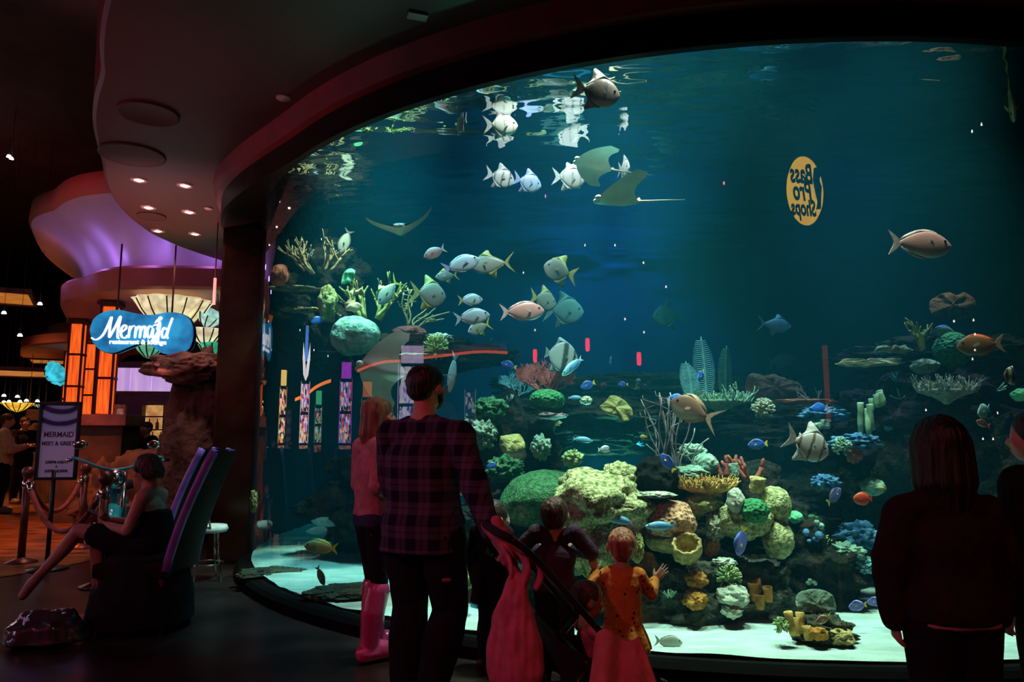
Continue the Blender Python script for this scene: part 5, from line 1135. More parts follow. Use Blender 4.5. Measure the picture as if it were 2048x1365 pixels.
# --- woman in pink with boots
H = 1.57; J = joints(H)
J.update(elR=(0.185, -0.06, 1.02), wrR=(0.06, 0.20, 0.98), elL=(-0.19, -0.02, 1.02), wrL=(-0.04, 0.22, 0.95), knL=(-0.09, 0.05, 0.45), anL=(-0.10, 0.08, 0.07), knR=(0.085, 0.01, 0.45), anR=(0.09, -0.05, 0.07))
def boot(n):
    def f(b, J, H):
        kn, a = V(J['kn' + n]), V(J['an' + n]); t = kn + (a - kn) * 0.12
        b.cap(t, 0.072, kn + (a - kn) * 0.45 + V((0, -0.012, 0)), 0.072); b.cap(kn + (a - kn) * 0.45 + V((0, -0.012, 0)), 0.072, a, 0.052); foot(b, J, H, n, 0.016)
    return f
person('woman in pink sweater and pink rubber boots beside the plaid man', px_at(750, 4.72), R_(-56), H, J, headyaw=R_(-30), hair=M_hairl, hairf=hair_long(1.9, 0.72), curl=0.5,
       clothes=[('sweater', M_pinkknit, shirt(0.018, 0.95, 0.16, 0.0, 0.97), 0.006), ('shirt_hem', M_denimb, lambda b, J, H: torso(b, J, H, 0.016, 0.02, 0.2, 0.98), 0.004), ('jeans', M_denimk, pants(0.006, 0.75, 0.95), 0.003),
                ('boot', M_rubber, boot('L'), 0.0), ('boot', M_rubber, boot('R'), 0.0)])
# --- man in plaid
H = 1.69; J = joints(H, 0.122, 0.060)
J.update(elR=(0.32, -0.08, 1.10), wrR=(0.46, -0.16, 0.87), shR=(0.205, 0.0, 1.325), shL=(-0.205, 0.0, 1.325), elL=(-0.25, 0.10, 1.06), wrL=(-0.14, 0.28, 0.98), knR=(0.13, 0.06, 0.47), anR=(0.08, -0.05, 0.08), knL=(-0.09, 0.05, 0.47), anL=(-0.10, 0.02, 0.08))
def beard(b, q, er, hr, J, H):
    hair_short(b, q, er, hr, J, H); b.ell(q(0, 0.45, -0.62), (0.46 * hr, 0.42 * hr, 0.34 * hr), er)
    for s in (-1, 1): b.cap(q(s * 0.62, 0.1, -0.1), 0.14 * hr, q(s * 0.50, 0.35, -0.55), 0.18 * hr)
person('dark-haired man in plaid flannel shirt reaching for the stroller handle', px_at(848, 3.82), R_(-24), H, J, hair=M_hairk, hairf=beard, headyaw=R_(-12), curl=0.75, k=1.08,
       handd={'R': ((0.6, 0.1, -0.7), (-0.6, 0.2, -0.5))},
       clothes=[('shirt', M_plaid, shirt(0.026, 0.93, -0.14, 0.22, 1.10, 0.022), 0.010), ('trousers', M_denimk, pants(0.028, 0.98, 1.08, 0.036, 0.15), 0.007), ('shoe', M_shoe, one_shoe('L'), 0), ('shoe', M_shoe, one_shoe('R'), 0),
                ('leg_patch', mat('pinkish_patch', (0.35, 0.16, 0.14), 0.8), lambda b, J, H: b.box((0.185, -0.085, 0.64), (0.05, 0.012, 0.022), (0, 0, 0.5)), 0)])
# --- child in dark coat
H = 0.95; J = joints(H, 0.105, 0.05); J['head'] = (0, 0.015, 0.84); J['neck'] = (0, 0, 0.735)
person('small child in a dark padded coat looking sideways at the glass', px_at(985, 4.5), R_(-38), H, J, hr=0.105, hair=M_haird, hairf=hair_short, headyaw=R_(-18), voxel=0.007, hz=1.15, neckr=0.04,
       clothes=[('coat', M_coat, shirt(0.042, 0.95, -0.42, 0.08, 1.0, 0.026), 0.008), ('trousers', M_denimk, pants(0.014, 0.96), 0.004), ('shoe', M_shoe, one_shoe('L'), 0), ('shoe', M_shoe, one_shoe('R'), 0)])
# --- boy with raised arms
H = 0.99; J = joints(H, 0.105, 0.05); J['head'] = (0, 0.02, 0.885); J['neck'] = (0, 0, 0.775)
J.update(elL=(-0.20, 0.04, 0.68), wrL=(-0.10, 0.16, 0.675), elR=(0.20, 0.04, 0.68), wrR=(0.11, 0.16, 0.675))
person('boy in a plum shirt with both arms raised to the glass', px_at(1108, 4.25), R_(-4), H, J, hr=0.10, hair=M_hairb, hairf=hair_toddler, voxel=0.007, hz=1.2, neckr=0.04, headyaw=R_(-10),
       handd={'L': ((0.5, 0.8, 0.2), (0, 1, -0.4)), 'R': ((-0.5, 0.8, 0.2), (0, 1, -0.4))},
       clothes=[('shirt', M_plum, shirt(0.018, 0.96, 0.0, 0.04, 1.08), 0.005), ('trousers', M_denimk, pants(0.016, 0.97, 1.08), 0.004), ('shoe', M_shoe, one_shoe('L'), 0), ('shoe', M_shoe, one_shoe('R'), 0)])
# --- toddler in mustard dress
H = 0.82; J = joints(H, 0.10, 0.05); J['head'] = (0, 0.015, 0.735); J['neck'] = (0, 0, 0.62); J['pelvis'] = (0, 0, 0.38)
J.update(shL=(-0.085, 0, 0.585), shR=(0.085, 0, 0.585), elL=(-0.165, 0.05, 0.50), wrL=(-0.135, 0.14, 0.575), elR=(0.155, 0.05, 0.48), wrR=(0.185, 0.14, 0.535), hipL=(-0.045, 0, 0.36), hipR=(0.045, 0, 0.36), knL=(-0.048, 0.01, 0.21), knR=(0.048, 0.01, 0.21))
def dress(b, J, H):
    b.stack([(0, 0, 0.34, 0.102, 0.085), (0, 0, 0.40, 0.098, 0.082), (0, 0, 0.47, 0.098, 0.08), (0, 0, 0.54, 0.10, 0.078), (0, 0, 0.59, 0.092, 0.066), (0, 0, 0.612, 0.06, 0.05)])
    for n in 'LR': arm(b, J, H, n, 0.016, 0.92); b.cap(J['sh' + n], 0.042, (0, 0, 0.60), 0.045)
def skirt(b, J, H):
    rs = []
    for (z, r, d) in ((0.345, 0.098, 0.004), (0.32, 0.105, 0.006), (0.28, 0.122, 0.009), (0.23, 0.138, 0.012), (0.205, 0.142, 0.013)):
        rs.append([V(((r + d * math.sin(t * 9)) * math.cos(t), (r * 0.9 + d * math.sin(t * 9)) * math.sin(t), z)) for t in [2 * math.pi * i / 72 for i in range(72)]])
    b.rings(rs[::-1])
person('toddler in a mustard printed dress pressing both hands to the glass', px_at(1240, 4.12), R_(-4), H, J, hr=0.097, hair=M_hairr, hairf=hair_toddler, voxel=0.005, hz=1.25, neckr=0.042, curl=0.06,
       handd={'L': ((-0.25, 0.2, 1), (0, 1, 0)), 'R': ((0.75, 0.2, 0.75), (0, 1, 0))},
       clothes=[('dress', M_yel, dress, 0.003), ('skirt', M_yel, skirt, 0.002), ('leggings', M_denimk, pants(0.008, 0.98), 0.002), ('shoe', M_shoe, one_shoe('L'), 0), ('shoe', M_shoe, one_shoe('R'), 0)])
# --- dark-haired visitor
H = 1.40; J = joints(H, 0.118, 0.055); J['head'] = (0, 0.01, 1.275); J['neck'] = (0, 0, 1.12); J['shL'] = (-0.155, 0, 1.035); J['shR'] = (0.155, 0, 1.035)
J.update(elL=(-0.215, 0.0, 0.88), wrL=(-0.20, 0.02, 0.66), elR=(0.215, 0.0, 0.88), wrR=(0.195, 0.04, 0.66))
person('dark-haired visitor in a long dark shirt watching from nearest the lens', px_at(1880, 2.78), R_(2), H, J, hr=0.108, hair=M_hairk, hairf=hair_long(2.2, 0.86), k=1.12, curl=0.5,
       handd={'L': ((0.2, 0.25, -1), (1, 0, 0)), 'R': ((-0.05, 0.3, -1), (-1, 0, 0))},
       clothes=[('shirt', M_dshirt, shirt(0.024, 0.96, -0.05, 0.12, 1.10, 0.022), 0.008), ('shirt_hem', M_pinkknit, lambda b, J, H: torso(b, J, H, 0.020, -0.09, 0.06, 1.17), 0.003), ('trousers', M_denimk, pants(0.02, 0.98, 1.12), 0.004), ('shoe', M_shoe, one_shoe('L'), 0), ('shoe', M_shoe, one_shoe('R'), 0)])
# --- visitor cut by the picture edge
H = 1.42; J = joints(H, 0.118, 0.055)
person('visitor in dark clothes cut off by the picture edge', px_at(2085, 2.95), R_(22), H, J, hr=0.105, hair=M_hairk, hairf=hair_short, headyaw=R_(25), k=1.15, voxel=0.01,
       clothes=[('shirt', M_coat, shirt(0.03, 0.96, -0.10, 0.05, 1.15), 0.008), ('trousers', M_denimk, pants(0.02, 0.98, 1.1), 0.004), ('shoe', M_shoe, one_shoe('L'), 0), ('shoe', M_shoe, one_shoe('R'), 0)])
# --- seated woman
H = 1.45; J = joints(H)
z0 = 0.50
J.update(pelvis=(0, -0.02, z0 + 0.08), neck=(0, 0.05, z0 + 0.46), head=(0, 0.08, z0 + 0.595), chest=(0, 0, z0 + 0.3),
         shL=(-0.16, 0.03, z0 + 0.40), shR=(0.16, 0.03, z0 + 0.40), elL=(-0.20, 0.10, z0 + 0.18), wrL=(-0.07, 0.30, z0 + 0.21), elR=(0.20, 0.10, z0 + 0.18), wrR=(0.05, 0.32, z0 + 0.23),
         hipL=(-0.09, 0.0, z0 + 0.06), hipR=(0.09, 0.0, z0 + 0.06), knL=(-0.05, 0.50, z0 + 0.17), anL=(-0.04, 0.76, 0.35), knR=(0.09, 0.44, z0 + 0.06), anR=(0.10, 0.40, 0.07))
def sdress(b, J, H):
    b.stack([(0, -0.02, z0 - 0.02, 0.17, 0.14), (0, -0.01, z0 + 0.12, 0.165, 0.13), (0, 0.0, z0 + 0.25, 0.14, 0.11), (0, 0.02, z0 + 0.30, 0.15, 0.115)])
    for n in 'LR':
        h, k_ = V(J['hip' + n]), V(J['kn' + n]); b.cap(h, 0.105, h + (k_ - h) * 0.72, 0.085)
    b.stack([(0, 0.06, 0.05, 0.36, 0.34), (0, 0.05, 0.25, 0.33, 0.32), (0, 0.03, z0, 0.24, 0.24)])
sw = person('seated woman with bare shoulders in a dark dress, legs crossed, holding a phone', px_at(318, 5.45), R_(92), H, J, skin=M_skin2, hair=M_haird, hairf=hair_long(1.0, 0.8), headtilt=R_(-22), curl=0.6,
       footd=((0, 0.6, -0.8), (0, 1, 0)), handd={'L': ((0.6, 0.6, 0.2), (0.3, -0.4, 1)), 'R': ((-0.6, 0.6, 0.2), (-0.3, -0.4, 1))},
       clothes=[('dress', M_coat, sdress, 0.006)])
p = sw.matrix_basis @ V((0, 0.40, z0 + 0.27))
b = MB(); b.box((0, 0, 0), (0.075, 0.15, 0.009)); ph = b.build('phone', M_shoe, loc=p, rot=(0.5, 0, R_(92)), bevel=0.004, smooth=False); tag(ph, 'dark phone held by the seated woman', 'phone')
# --- people far down the hall
def far_person(label, px, Y, yaw, H, topm, hairmat=M_haird, legs=M_denimk, J=None):
    J = J or joints(H)
    return person(label, px_at(px, Y), R_(yaw), H, J, hair=hairmat, hairf=hair_short, voxel=0.016, k=1.1, clothes=[('shirt', topm, shirt(0.028, 0.95, -0.04, 0.05, 1.12), 0.01), ('trousers', legs, pants(0.024, 0.98, 1.1), 0.006), ('shoe', mat('white_sneaker', (0.6, 0.55, 0.5), 0.6), one_shoe('L', 0.014), 0), ('shoe', M_pale, one_shoe('R', 0.014), 0)])
M_beige = cloth('beige_shirt', (0.60, 0.48, 0.34))
J = joints(1.78); J.update(elR=(0.22, 0.12, 1.12), wrR=(0.10, 0.28, 1.16), elL=(-0.22, 0.12, 1.12), wrL=(-0.10, 0.28, 1.16))
far_person('man in a cream shirt standing at the picture edge down the hall', 8, 13.6, -60, 1.78, M_beige, J=J)
far_person('man in a dark jacket holding his hands before him down the hall', 45, 15.6, -120, 1.76, M_coat, J=dict(J))
far_person('dark-clothed person behind the dark-jacket man down the hall', 68, 17.6, 160, 1.70, M_dshirt)
far_person('person in dark clothes nearly hidden behind the poster stand', 84, 19.0, 170, 1.68, M_plum, M_hairl)
J = joints(1.7); far_person('bartender in dark clothes before the lit bar shelves', 292, 13.2, 150, 1.62, M_coat, M_hairk, J=joints(1.62))

# ------------------------------------------------------------------ hall beyond the pillar
M_plaster = mat('pale_plaster', (0.55, 0.48, 0.50), 0.35, 0.06, 1.5)
M_redpl = mat('red_lit_plaster', (0.42, 0.16, 0.13), 0.6, 0.1, 1.5)  # red light falling on the fascia is put into this plaster colour
def sweep(path, prof, n=8, mi=0):
    pts = catmull(path, n); rs = []
    for i, p in enumerate(pts):
        d = (pts[min(i + 1, len(pts) - 1)] - pts[max(i - 1, 0)]); d.z = 0; d.normalize(); nrm = V((d.y, -d.x, 0))
        rs.append([p + nrm * o + V((0, 0, z)) for o, z in prof])
    return rs
cove_path = [(-9.3, 17.5, 0), (-8.6, 15.2, 0), (-7.85, 13.6, 0), (-7.35, 12.75, 0), (-6.8, 12.35, 0), (-6.2, 11.8, 0), (-5.6, 11.65, 0), (-4.7, 11.7, 0), (-3.6, 11.9, 0), (-2.6, 12.1, 0)]
cp = [(0.0, 3.97), (0.03, 4.12), (0.10, 4.30), (0.22, 4.48), (0.40, 4.64), (0.62, 4.78), (0.78, 4.88), (0.88, 4.95)]
cp2 = [(0.88, 4.95), (0.92, 5.02), (0.90, 5.30), (0.6, 5.32)]
b = MB(); b.rings(sweep(cove_path, cp), 0, False)
tag(b.build('ceiling.002', M_plaster, recalc=True), kind='structure')
b = MB(); b.rings(sweep(cove_path, cp2), 0, False); tag(b.build('trim_6', M_redpl, recalc=True), kind='structure')
fp = [(-2.5, 3.62), (0.30, 3.60), (0.36, 3.64), (0.37, 3.92), (0.32, 3.97), (-0.05, 3.97)]
b = MB(); b.rings(sweep(cove_path, fp), 0, False); tag(b.build('trim_4', M_redpl, recalc=True, smooth=False), kind='structure')
path2 = [(-12.5, 19.5, 0), (-11.2, 17.6, 0), (-10.2, 16.9, 0), (-9.0, 16.6, 0), (-7.5, 16.4, 0)]
b = MB(); b.rings(sweep(path2, [(-2.0, 3.42), (0.25, 3.42), (0.3, 3.46), (0.3, 3.66), (0.0, 3.70), (-0.2, 4.0)]), 0, False); tag(b.build('trim_5', M_redpl, recalc=True, smooth=False), kind='structure')
for (x, y) in ((-7.7, 12.4), (-6.6, 11.7), (-5.6, 11.3), (-4.7, 11.35)):
    lamp('POINT', (x + 0.02, y - 0.02, 4.12), None, 4.2, PUR, 0.05, name='cove_lamp')
lamp('SPOT', (-7.6, 8.6, 5.9), (-6.4, 11.9, 3.8), 70, RED, 0.05, 60, 0.8, 'hall_lamp')

# glowing columns in a row
M_wood = mat('reddish_wood', (0.09, 0.025, 0.015), 0.5, 0.4, 8, stretch=(1, 1, 0.1))
M_amber = mat('amber_panel', (0.95, 0.07, 0.008), 0.5, 0.35, 9, emit=1.0, stretch=(6, 6, 0.25), col2=(1.0, 0.17, 0.02))
M_stone = mat('planter_stone', (0.10, 0.06, 0.05), 0.8, 0.4, 3, 0.7, 10)
def glow_column(x, y, z0, z1, label, w_=0.23, segs=3, rz=0.25):
    e = empty('glowing_column', (x, y, z0), rz, label, 'column', 'glowing columns'); h = z1 - z0
    for sx in (-1, 1):
        for sy in (-1, 1):
            b = MB(); b.box((sx * w_ / 2, sy * w_ / 2, h / 2), (0.035, 0.035, h)); b.build('post', M_wood, e, smooth=False)
    for i in range(segs + 1):
        b = MB(); b.box((0, 0, h * i / segs), (w_ + 0.05, w_ + 0.05, 0.035)); b.build('band', M_wood, e, smooth=False)
    for i in range(segs):
        zc = h * (i + 0.5) / segs
        for (dx, dy, sx, sy) in ((0, -1, w_ - 0.05, 0.012), (-1, 0, 0.012, w_ - 0.05), (1, 0, 0.012, w_ - 0.05), (0, 1, w_ - 0.05, 0.012)):
            b = MB(); b.box((dx * w_ * 0.45, dy * w_ * 0.45, zc), (sx, sy, h / segs - 0.05)); b.build('panel', M_amber, e, smooth=False)
    b = MB(); b.box((0, 0, h + 0.03), (w_ + 0.12, w_ + 0.12, 0.06)); b.build('cap', M_wood, e, smooth=False)
glow_column(-6.72, 12.4, 1.70, 3.52, 'orange glowing column nearest the blue sign')
glow_column(-8.35, 14.3, 1.70, 3.52, 'orange glowing column second tallest, left of the sign')
glow_column(-9.35, 16.6, 1.70, 3.42, 'orange glowing column between the two tallest')
glow_column(-10.75, 18.2, 1.70, 3.42, 'orange glowing column smallest and farthest left')
# stone planter they stand on
def box_thing(name, label, cat, c, size, m, rz=0, bevel=0.02, kind=None):
    b = MB(); b.box((0, 0, size[2] / 2), size); o = b.build(name, m, loc=c, rot=(0, 0, rz), bevel=bevel, smooth=False); return tag(o, label, cat, kind=kind)
box_thing('planter_wall', 'low stone wall under the glowing columns', 'wall', (-6.75, 12.35, 0), (1.0, 0.7, 1.52), M_stone, 0.1)
box_thing('planter_cap', 'dark red ledge slab on the low stone wall', 'ledge', (-6.72, 12.30, 1.52), (1.12, 0.82, 0.18), mat('ledge_slab', (0.30, 0.13, 0.13), 0.5), 0.1)
box_thing('planter_wall', 'farther stone wall carrying the smaller glowing columns', 'wall', (-9.2, 16.2, 0), (3.6, 0.8, 1.6), M_stone, -0.62)
rk = rock('boulder', 'brown rough boulder leaning on the low stone wall', (-6.1, 11.45, 0.35), (0.42, 0.3, 0.5), M_stone, 31, 0.5, 2.4)
M_glassb = mat('lit_glass_block', (1.0, 0.45, 0.35), 0.2, 0.5, 25, emit=0.9)
for (x, y, lab) in ((-6.30, 12.1, 'sparkling square candle glass on the ledge beside the nearest column'), (-7.08, 12.1, 'small sparkling candle glass on the ledge end')):
    e = empty('candle_glass', (x, y, 1.70), 0.3, lab, 'candle'); s = 0.16 if x > -7 else 0.10
    b = MB()
    for (dx, dy, sx, sy) in ((-1, 0, 0.02, 1), (1, 0, 0.02, 1), (0, -1, 1, 0.02), (0, 1, 1, 0.02)): b.box((dx * s * 0.49, dy * s * 0.49, s / 2), (s * sx if sx == 1 else 0.012, s * sy if sy == 1 else 0.012, s))
    b.build('glass', mat('glass_cup', (0.6, 0.3, 0.25), 0.1, 0.4, 30, alpha=0.6), e, smooth=False)
    MB().lathe([(0.001, 0.0), (s * 0.3, 0.0), (s * 0.3, s * 0.55), (0.001, s * 0.6)], 14).build('candle', M_glassb, e)
# lavender light band and bar behind
M_lav = mat('lavender_panel', (0.60, 0.34, 0.95), 0.5, 0.25, 1.6, emit=0.75, stretch=(1.6, 1, 0.2), col2=(0.85, 0.62, 1.0))
e = empty('light_band', (-7.02, 15.0, 2.25), 0.14, 'row of lavender backlit panels over the bar', 'light panels')
for i in range(5):
    b = MB(); b.box((-0.78 + 0.40 * i, 0, 0.24), (0.385, 0.05, 0.46)); b.build('panel', M_lav, e, smooth=False)
b = MB(); b.box((0, 0.04, -0.02), (2.1, 0.10, 0.05)); b.build('rail', M_wood, e, smooth=False)
for x in (-0.9, 0.0, 0.9): MB().tube([(x, 0.06, 0.0), (x, 0.06, 4.9)], 0.012, 6).build('hanger', M_black, e)
M_purw = mat('purple_wall', (0.12, 0.05, 0.12), 0.7, 0.2, 3)
b = MB(); b.box((-7.0, 16.4, 1.5), (3.2, 0.1, 3.0)); tag(b.build('wall_bar', M_purw, smooth=False), kind='structure')
M_warm = emat('warm_shelf_light', (1.0, 0.42, 0.14), 0.55, 0.4, 6)
e = empty('bar_shelf', (-7.45, 16.2, 0.95), 0.05, 'warm lit bar shelving with bottles behind the bartender', 'shelf')
b = MB(); b.box((0, 0.10, 0.55), (0.95, 0.03, 1.1)); b.build('back_panel', M_warm, e, smooth=False)
for z in (0.0, 0.28, 0.56, 0.84, 1.1):
    b = MB(); b.box((0, 0, z), (0.95, 0.22, 0.025)); b.build('shelf', M_wood, e, smooth=False)
for x in (-0.47, 0.0, 0.47):
    b = MB(); b.box((x, 0, 0.55), (0.025, 0.22, 1.1)); b.build('upright', M_wood, e, smooth=False)
M_btl = [mat('bottle_%d' % i, c, 0.15, 0.2, 10) for i, c in enumerate(((0.5, 0.45, 0.4), (0.35, 0.08, 0.05), (0.1, 0.25, 0.12), (0.55, 0.30, 0.08)))]
b0 = MB().lathe([(0.001, 0), (0.035, 0), (0.036, 0.13), (0.012, 0.17), (0.012, 0.22), (0.001, 0.22)], 12)
bm_ = [b0.mesh('bottle', m) for m in M_btl]
for i in range(10):
    z = (0.30, 0.58)[i % 2]; o = bpy.data.objects.new('bottle', bm_[i % 4]); COL.objects.link(o); o.location = (-7.85 + 0.085 * i, 16.15, 0.95 + z - 0.005)
    tag(o, 'small bottle standing on the warm lit bar shelves', 'bottle', 'bottles on the bar shelves')
box_thing('bar_counter', 'dark bar counter before the lit shelving', 'bar', (-6.6, 13.9, 0), (2.2, 0.6, 1.12), M_wood, 0.08)
# rock pillar beside the aquarium
rock('rock_pillar', 'rugged brown rock pillar between the bar and the aquarium', (-4.15, 9.95, 1.05), (0.42, 0.40, 1.28), mat('brown_rock', (0.13, 0.07, 0.05), 0.9, 0.5, 3, 0.9, 9, bdist=0.06), 33, 0.22, 1.8)
rock('overhanging_boulder', 'rough overhanging boulder on top of the rock pillar', (-4.2, 9.75, 2.22), (0.50, 0.36, 0.20), mat('brown_rock_cap', (0.17, 0.085, 0.06), 0.9, 0.5, 4, 0.9, 9, bdist=0.06), 34, 0.3, 1.8)
rock('rock_outcrop', 'dark rock outcrop below the bar window opening', (-5.3, 11.4, 0.5), (0.75, 0.4, 0.72), M_stone, 35, 0.22, 1.5)

# shell pendant lamps
def shell_lamp(px, py, Y, rpx, label, col, em, h=0.62, tilt=(0, 0, 0), rods=True, nrib=12):
    r = S(rpx, Y); c = P(px, py, Y); e = empty('shell_lamp', c, 0, label, 'pendant lamp'); e.rotation_euler = tilt
    m = mat('shell_glass_' + str(px), col, 0.35, 0.35, 7, emit=em, col2=W3(col, 1.5))
    prof = [(0.02, -h), (0.25, -h * 0.93), (0.55, -h * 0.68), (0.82, -h * 0.32), (1.0, 0.0), (1.06, 0.06), (1.0, 0.04), (0.78, -h * 0.28), (0.5, -h * 0.62), (0.2, -h * 0.86), (0.01, -h * 0.92)]
    MB().lathe([(a * r, z * r) for a, z in prof], 72, wob=lambda a, z: 1 + 0.045 * math.cos(a * nrib) * (1 + z / (h * r)), caps=True).build('bowl', m, e)
    for i in range(nrib):
        a = 2 * math.pi * (i + 0.5) / nrib
        MB().tube([(q * r * 1.015 * math.cos(a), q * r * 1.015 * math.sin(a), z * r) for q, z in ((0.2, -h * 0.95), (0.56, -h * 0.69), (0.83, -h * 0.32), (1.0, 0.02))], 0.011, 6).build('rib', M_wood, e)
    if rods:
        for i in range(2 if rpx > 60 else 1):
            a = 3.1 * i + 0.4; MB().tube([(0.8 * r * math.cos(a), 0.8 * r * math.sin(a), -h * 0.25 * r), (0.5 * r * math.cos(a), 0.5 * r * math.sin(a), (3.62 if Y < 14 else 7.18) - c.z)], 0.008, 6).build('rod', M_wood, e)
    return e
shell_lamp(346, 606, 11.9, 70, 'cream ribbed shell lamp hanging behind the blue sign', (0.80, 0.62, 0.36), 0.8, 0.9)
shell_lamp(300, 672, 12.0, 42, 'green shell lamp whose bottom shows under the sign', (0.10, 0.42, 0.24), 0.7, 1.1)
shell_lamp(412, 662, 11.7, 36, 'cream shell lamp squeezed between sign and pillar', (0.80, 0.66, 0.42), 0.9, 0.9)
shell_lamp(424, 628, 12.1, 34, 'pale teal shell lamp beside the dark pillar', (0.40, 0.75, 0.70), 0.6, 0.9, (0.2, 0.5, 0))
shell_lamp(428, 690, 11.8, 30, 'small green shell lamp lowest beside the pillar', (0.05, 0.55, 0.30), 0.7, 1.0)
shell_lamp(112, 748, 17.5, 25, 'turquoise shell lamp tipped sideways down the hall', (0.05, 0.55, 0.70), 0.7, 0.8, (0.2, 1.2, 0))
shell_lamp(35, 808, 18.5, 27, 'amber bowl pendant lamp hanging down the hall', (1.0, 0.48, 0.04), 1.0, 0.62)
shell_lamp(80, 811, 20.0, 12, 'small pale green bowl lamp far down the hall', (0.35, 0.55, 0.30), 0.7, 0.5)
e = empty('neon_light', P(429, 583, 9.3), 0, 'short pink neon tube beside the dark pillar', 'neon light'); MB().tube([(0, 0, -0.17), (0, 0, 0.17)], 0.018, 10).build('tube', emat('pink_neon', (1.0, 0.25, 0.22), 1.6), e); MB().tube([(0, 0, 0.16), (0, 0, Z_SOF - e.location.z)], 0.008, 6).build('rod', M_wood, e)

# hanging sign
sg = empty('hanging_sign', P(287, 665, 9.9), R_(6), 'blue kidney-shaped lit sign with white Mermaid lettering', 'sign')
M_sign = mat('mottled_blue_sign', (0.01, 0.13, 0.36), 0.5, 0.3, 3.5, emit=1.0, col2=(0.02, 0.30, 0.58))
K = 9.9 / FPX
ol = [(-98, 2), (-92, 24), (-74, 38), (-46, 43), (-10, 36), (20, 34), (52, 40), (82, 34), (97, 14), (99, -14), (90, -36), (66, -45), (40, -42), (16, -24), (2, -22), (-24, -32), (-50, -43), (-72, -40), (-90, -24)]
ol = [(p.x * K, p.z * K) for p in catmull([V((u, 0, v)) for u, v in ol + [ol[0]]], 5)[:-1]]
bd = MB().plate(ol, 0.16).build('board', M_sign, sg, smooth=False, recalc=True)
o = MB().plate([(u * 1.012, v * 1.02) for u, v in ol], 0.10).build('edge', mat('sign_edge', (0.02, 0.05, 0.09), 0.4), sg, smooth=False, recalc=True)
M_white = emat('white_letter_light', (0.95, 0.95, 1.0), 1.1, 0.03)
def strokes(parent, lines, K, w_, y=-0.09, name='letter', cx=0.0):
    """brush-script letter from centre lines, thick in the downstrokes"""
    for nm, segs in lines:
        b = MB()
        for seg in segs:
            pts = catmull([V((u * K, 0, v * K)) for u, v in seg], 6); rad = []
            for i, p in enumerate(pts):
                d = pts[min(i + 1, len(pts) - 1)] - pts[max(i - 1, 0)]; th = abs(d.z) / (d.length + 1e-6)
                rad.append(w_ * (0.45 + 0.75 * th) * (0.5 if i in (0, len(pts) - 1) else 1))
            L_, R2 = [], []
            for i, p in enumerate(pts):
                d = (pts[min(i + 1, len(pts) - 1)] - pts[max(i - 1, 0)]).normalized(); nr = V((-d.z, 0, d.x)); L_.append(p + nr * rad[i]); R2.append(p - nr * rad[i])
            n = len(pts); vs = [V((q.x, y + dy, q.z)) for dy in (0, 0.02) for q in L_ + R2]; fs = []
            for i in range(n - 1):
                fs += [(i, i + 1, n + i + 1, n + i), (2 * n + i, 3 * n + i, 3 * n + i + 1, 2 * n + i + 1), (i, 2 * n + i, 2 * n + i + 1, i + 1), (n + i, n + i + 1, 3 * n + i + 1, 3 * n + i)]
            b.add(vs, fs)
        b.build(name, M_white, parent, smooth=False, recalc=True)
strokes(bd, [
 ('M', [[(-94, -14), (-84, -18), (-72, -8), (-63, 14), (-58, 28), (-60, 8), (-60, -14)], [(-60, -14), (-50, 8), (-41, 30), (-44, 6), (-44, -12), (-40, -15)]]),
 ('e', [[(-38, -2), (-30, 4), (-29, 10), (-33, 12), (-38, 4), (-37, -10), (-30, -14), (-25, -8)]]),
 ('r', [[(-22, 11), (-23, -14)], [(-23, -2), (-18, 9), (-12, 11)]]),
 ('m', [[(-10, 10), (-11, -14)], [(-11, -2), (-5, 10), (-1, 6), (-2, -14)], [(-2, -2), (4, 10), (8, 6), (7, -14)]]),
 ('a', [[(22, 8), (16, 11), (12, 2), (14, -12), (19, -10), (23, 6), (22, -8), (25, -14)]]),
 ('d', [[(49, 4), (44, 8), (40, -2), (42, -12), (47, -10), (53, 8), (59, 29)], [(53, 8), (50, -8), (53, -14)]])], K, 0.013)
# the letter i drawn as a small mermaid: head, hair, torso and tail
b = MB(); b.plate([(u * K, v * K) for u, v in ((35, 22), (38, 24), (40, 28), (37, 31), (33, 30), (31, 26), (27, 22), (25, 17), (30, 19))], 0.022, Matrix.Translation((0, -0.085, 0)))
b.plate([(u * K, v * K) for u, v in ((33, 21), (37, 20), (38, 12), (36, 4), (33, -4), (28, -9), (26, -15), (20, -19), (27, -22), (30, -18), (36, -22), (35, -15), (30, -10), (32, -2), (29, 6), (31, 12))], 0.022, Matrix.Translation((0, -0.085, 0)))
b.plate([(u * K, v * K) for u, v in ((31, 16), (24, 14), (22, 11), (27, 12), (32, 12))], 0.022, Matrix.Translation((0, -0.085, 0)))
b.build('mermaid_figure', M_white, bd, smooth=False)
text_part('restaurant & lounge', 0.088, M_white, bd, Matrix.Translation((-0.03, -0.09, -0.145)) @ FACE, 0.008, 'lettering', bold=0.002, xs=1.02)
for x in (-0.35, 0.35):
    MB().tube([(x, 0, 0.2), (x, 0, 1.2)], 0.012, 8).build('hanger', M_wood, sg)

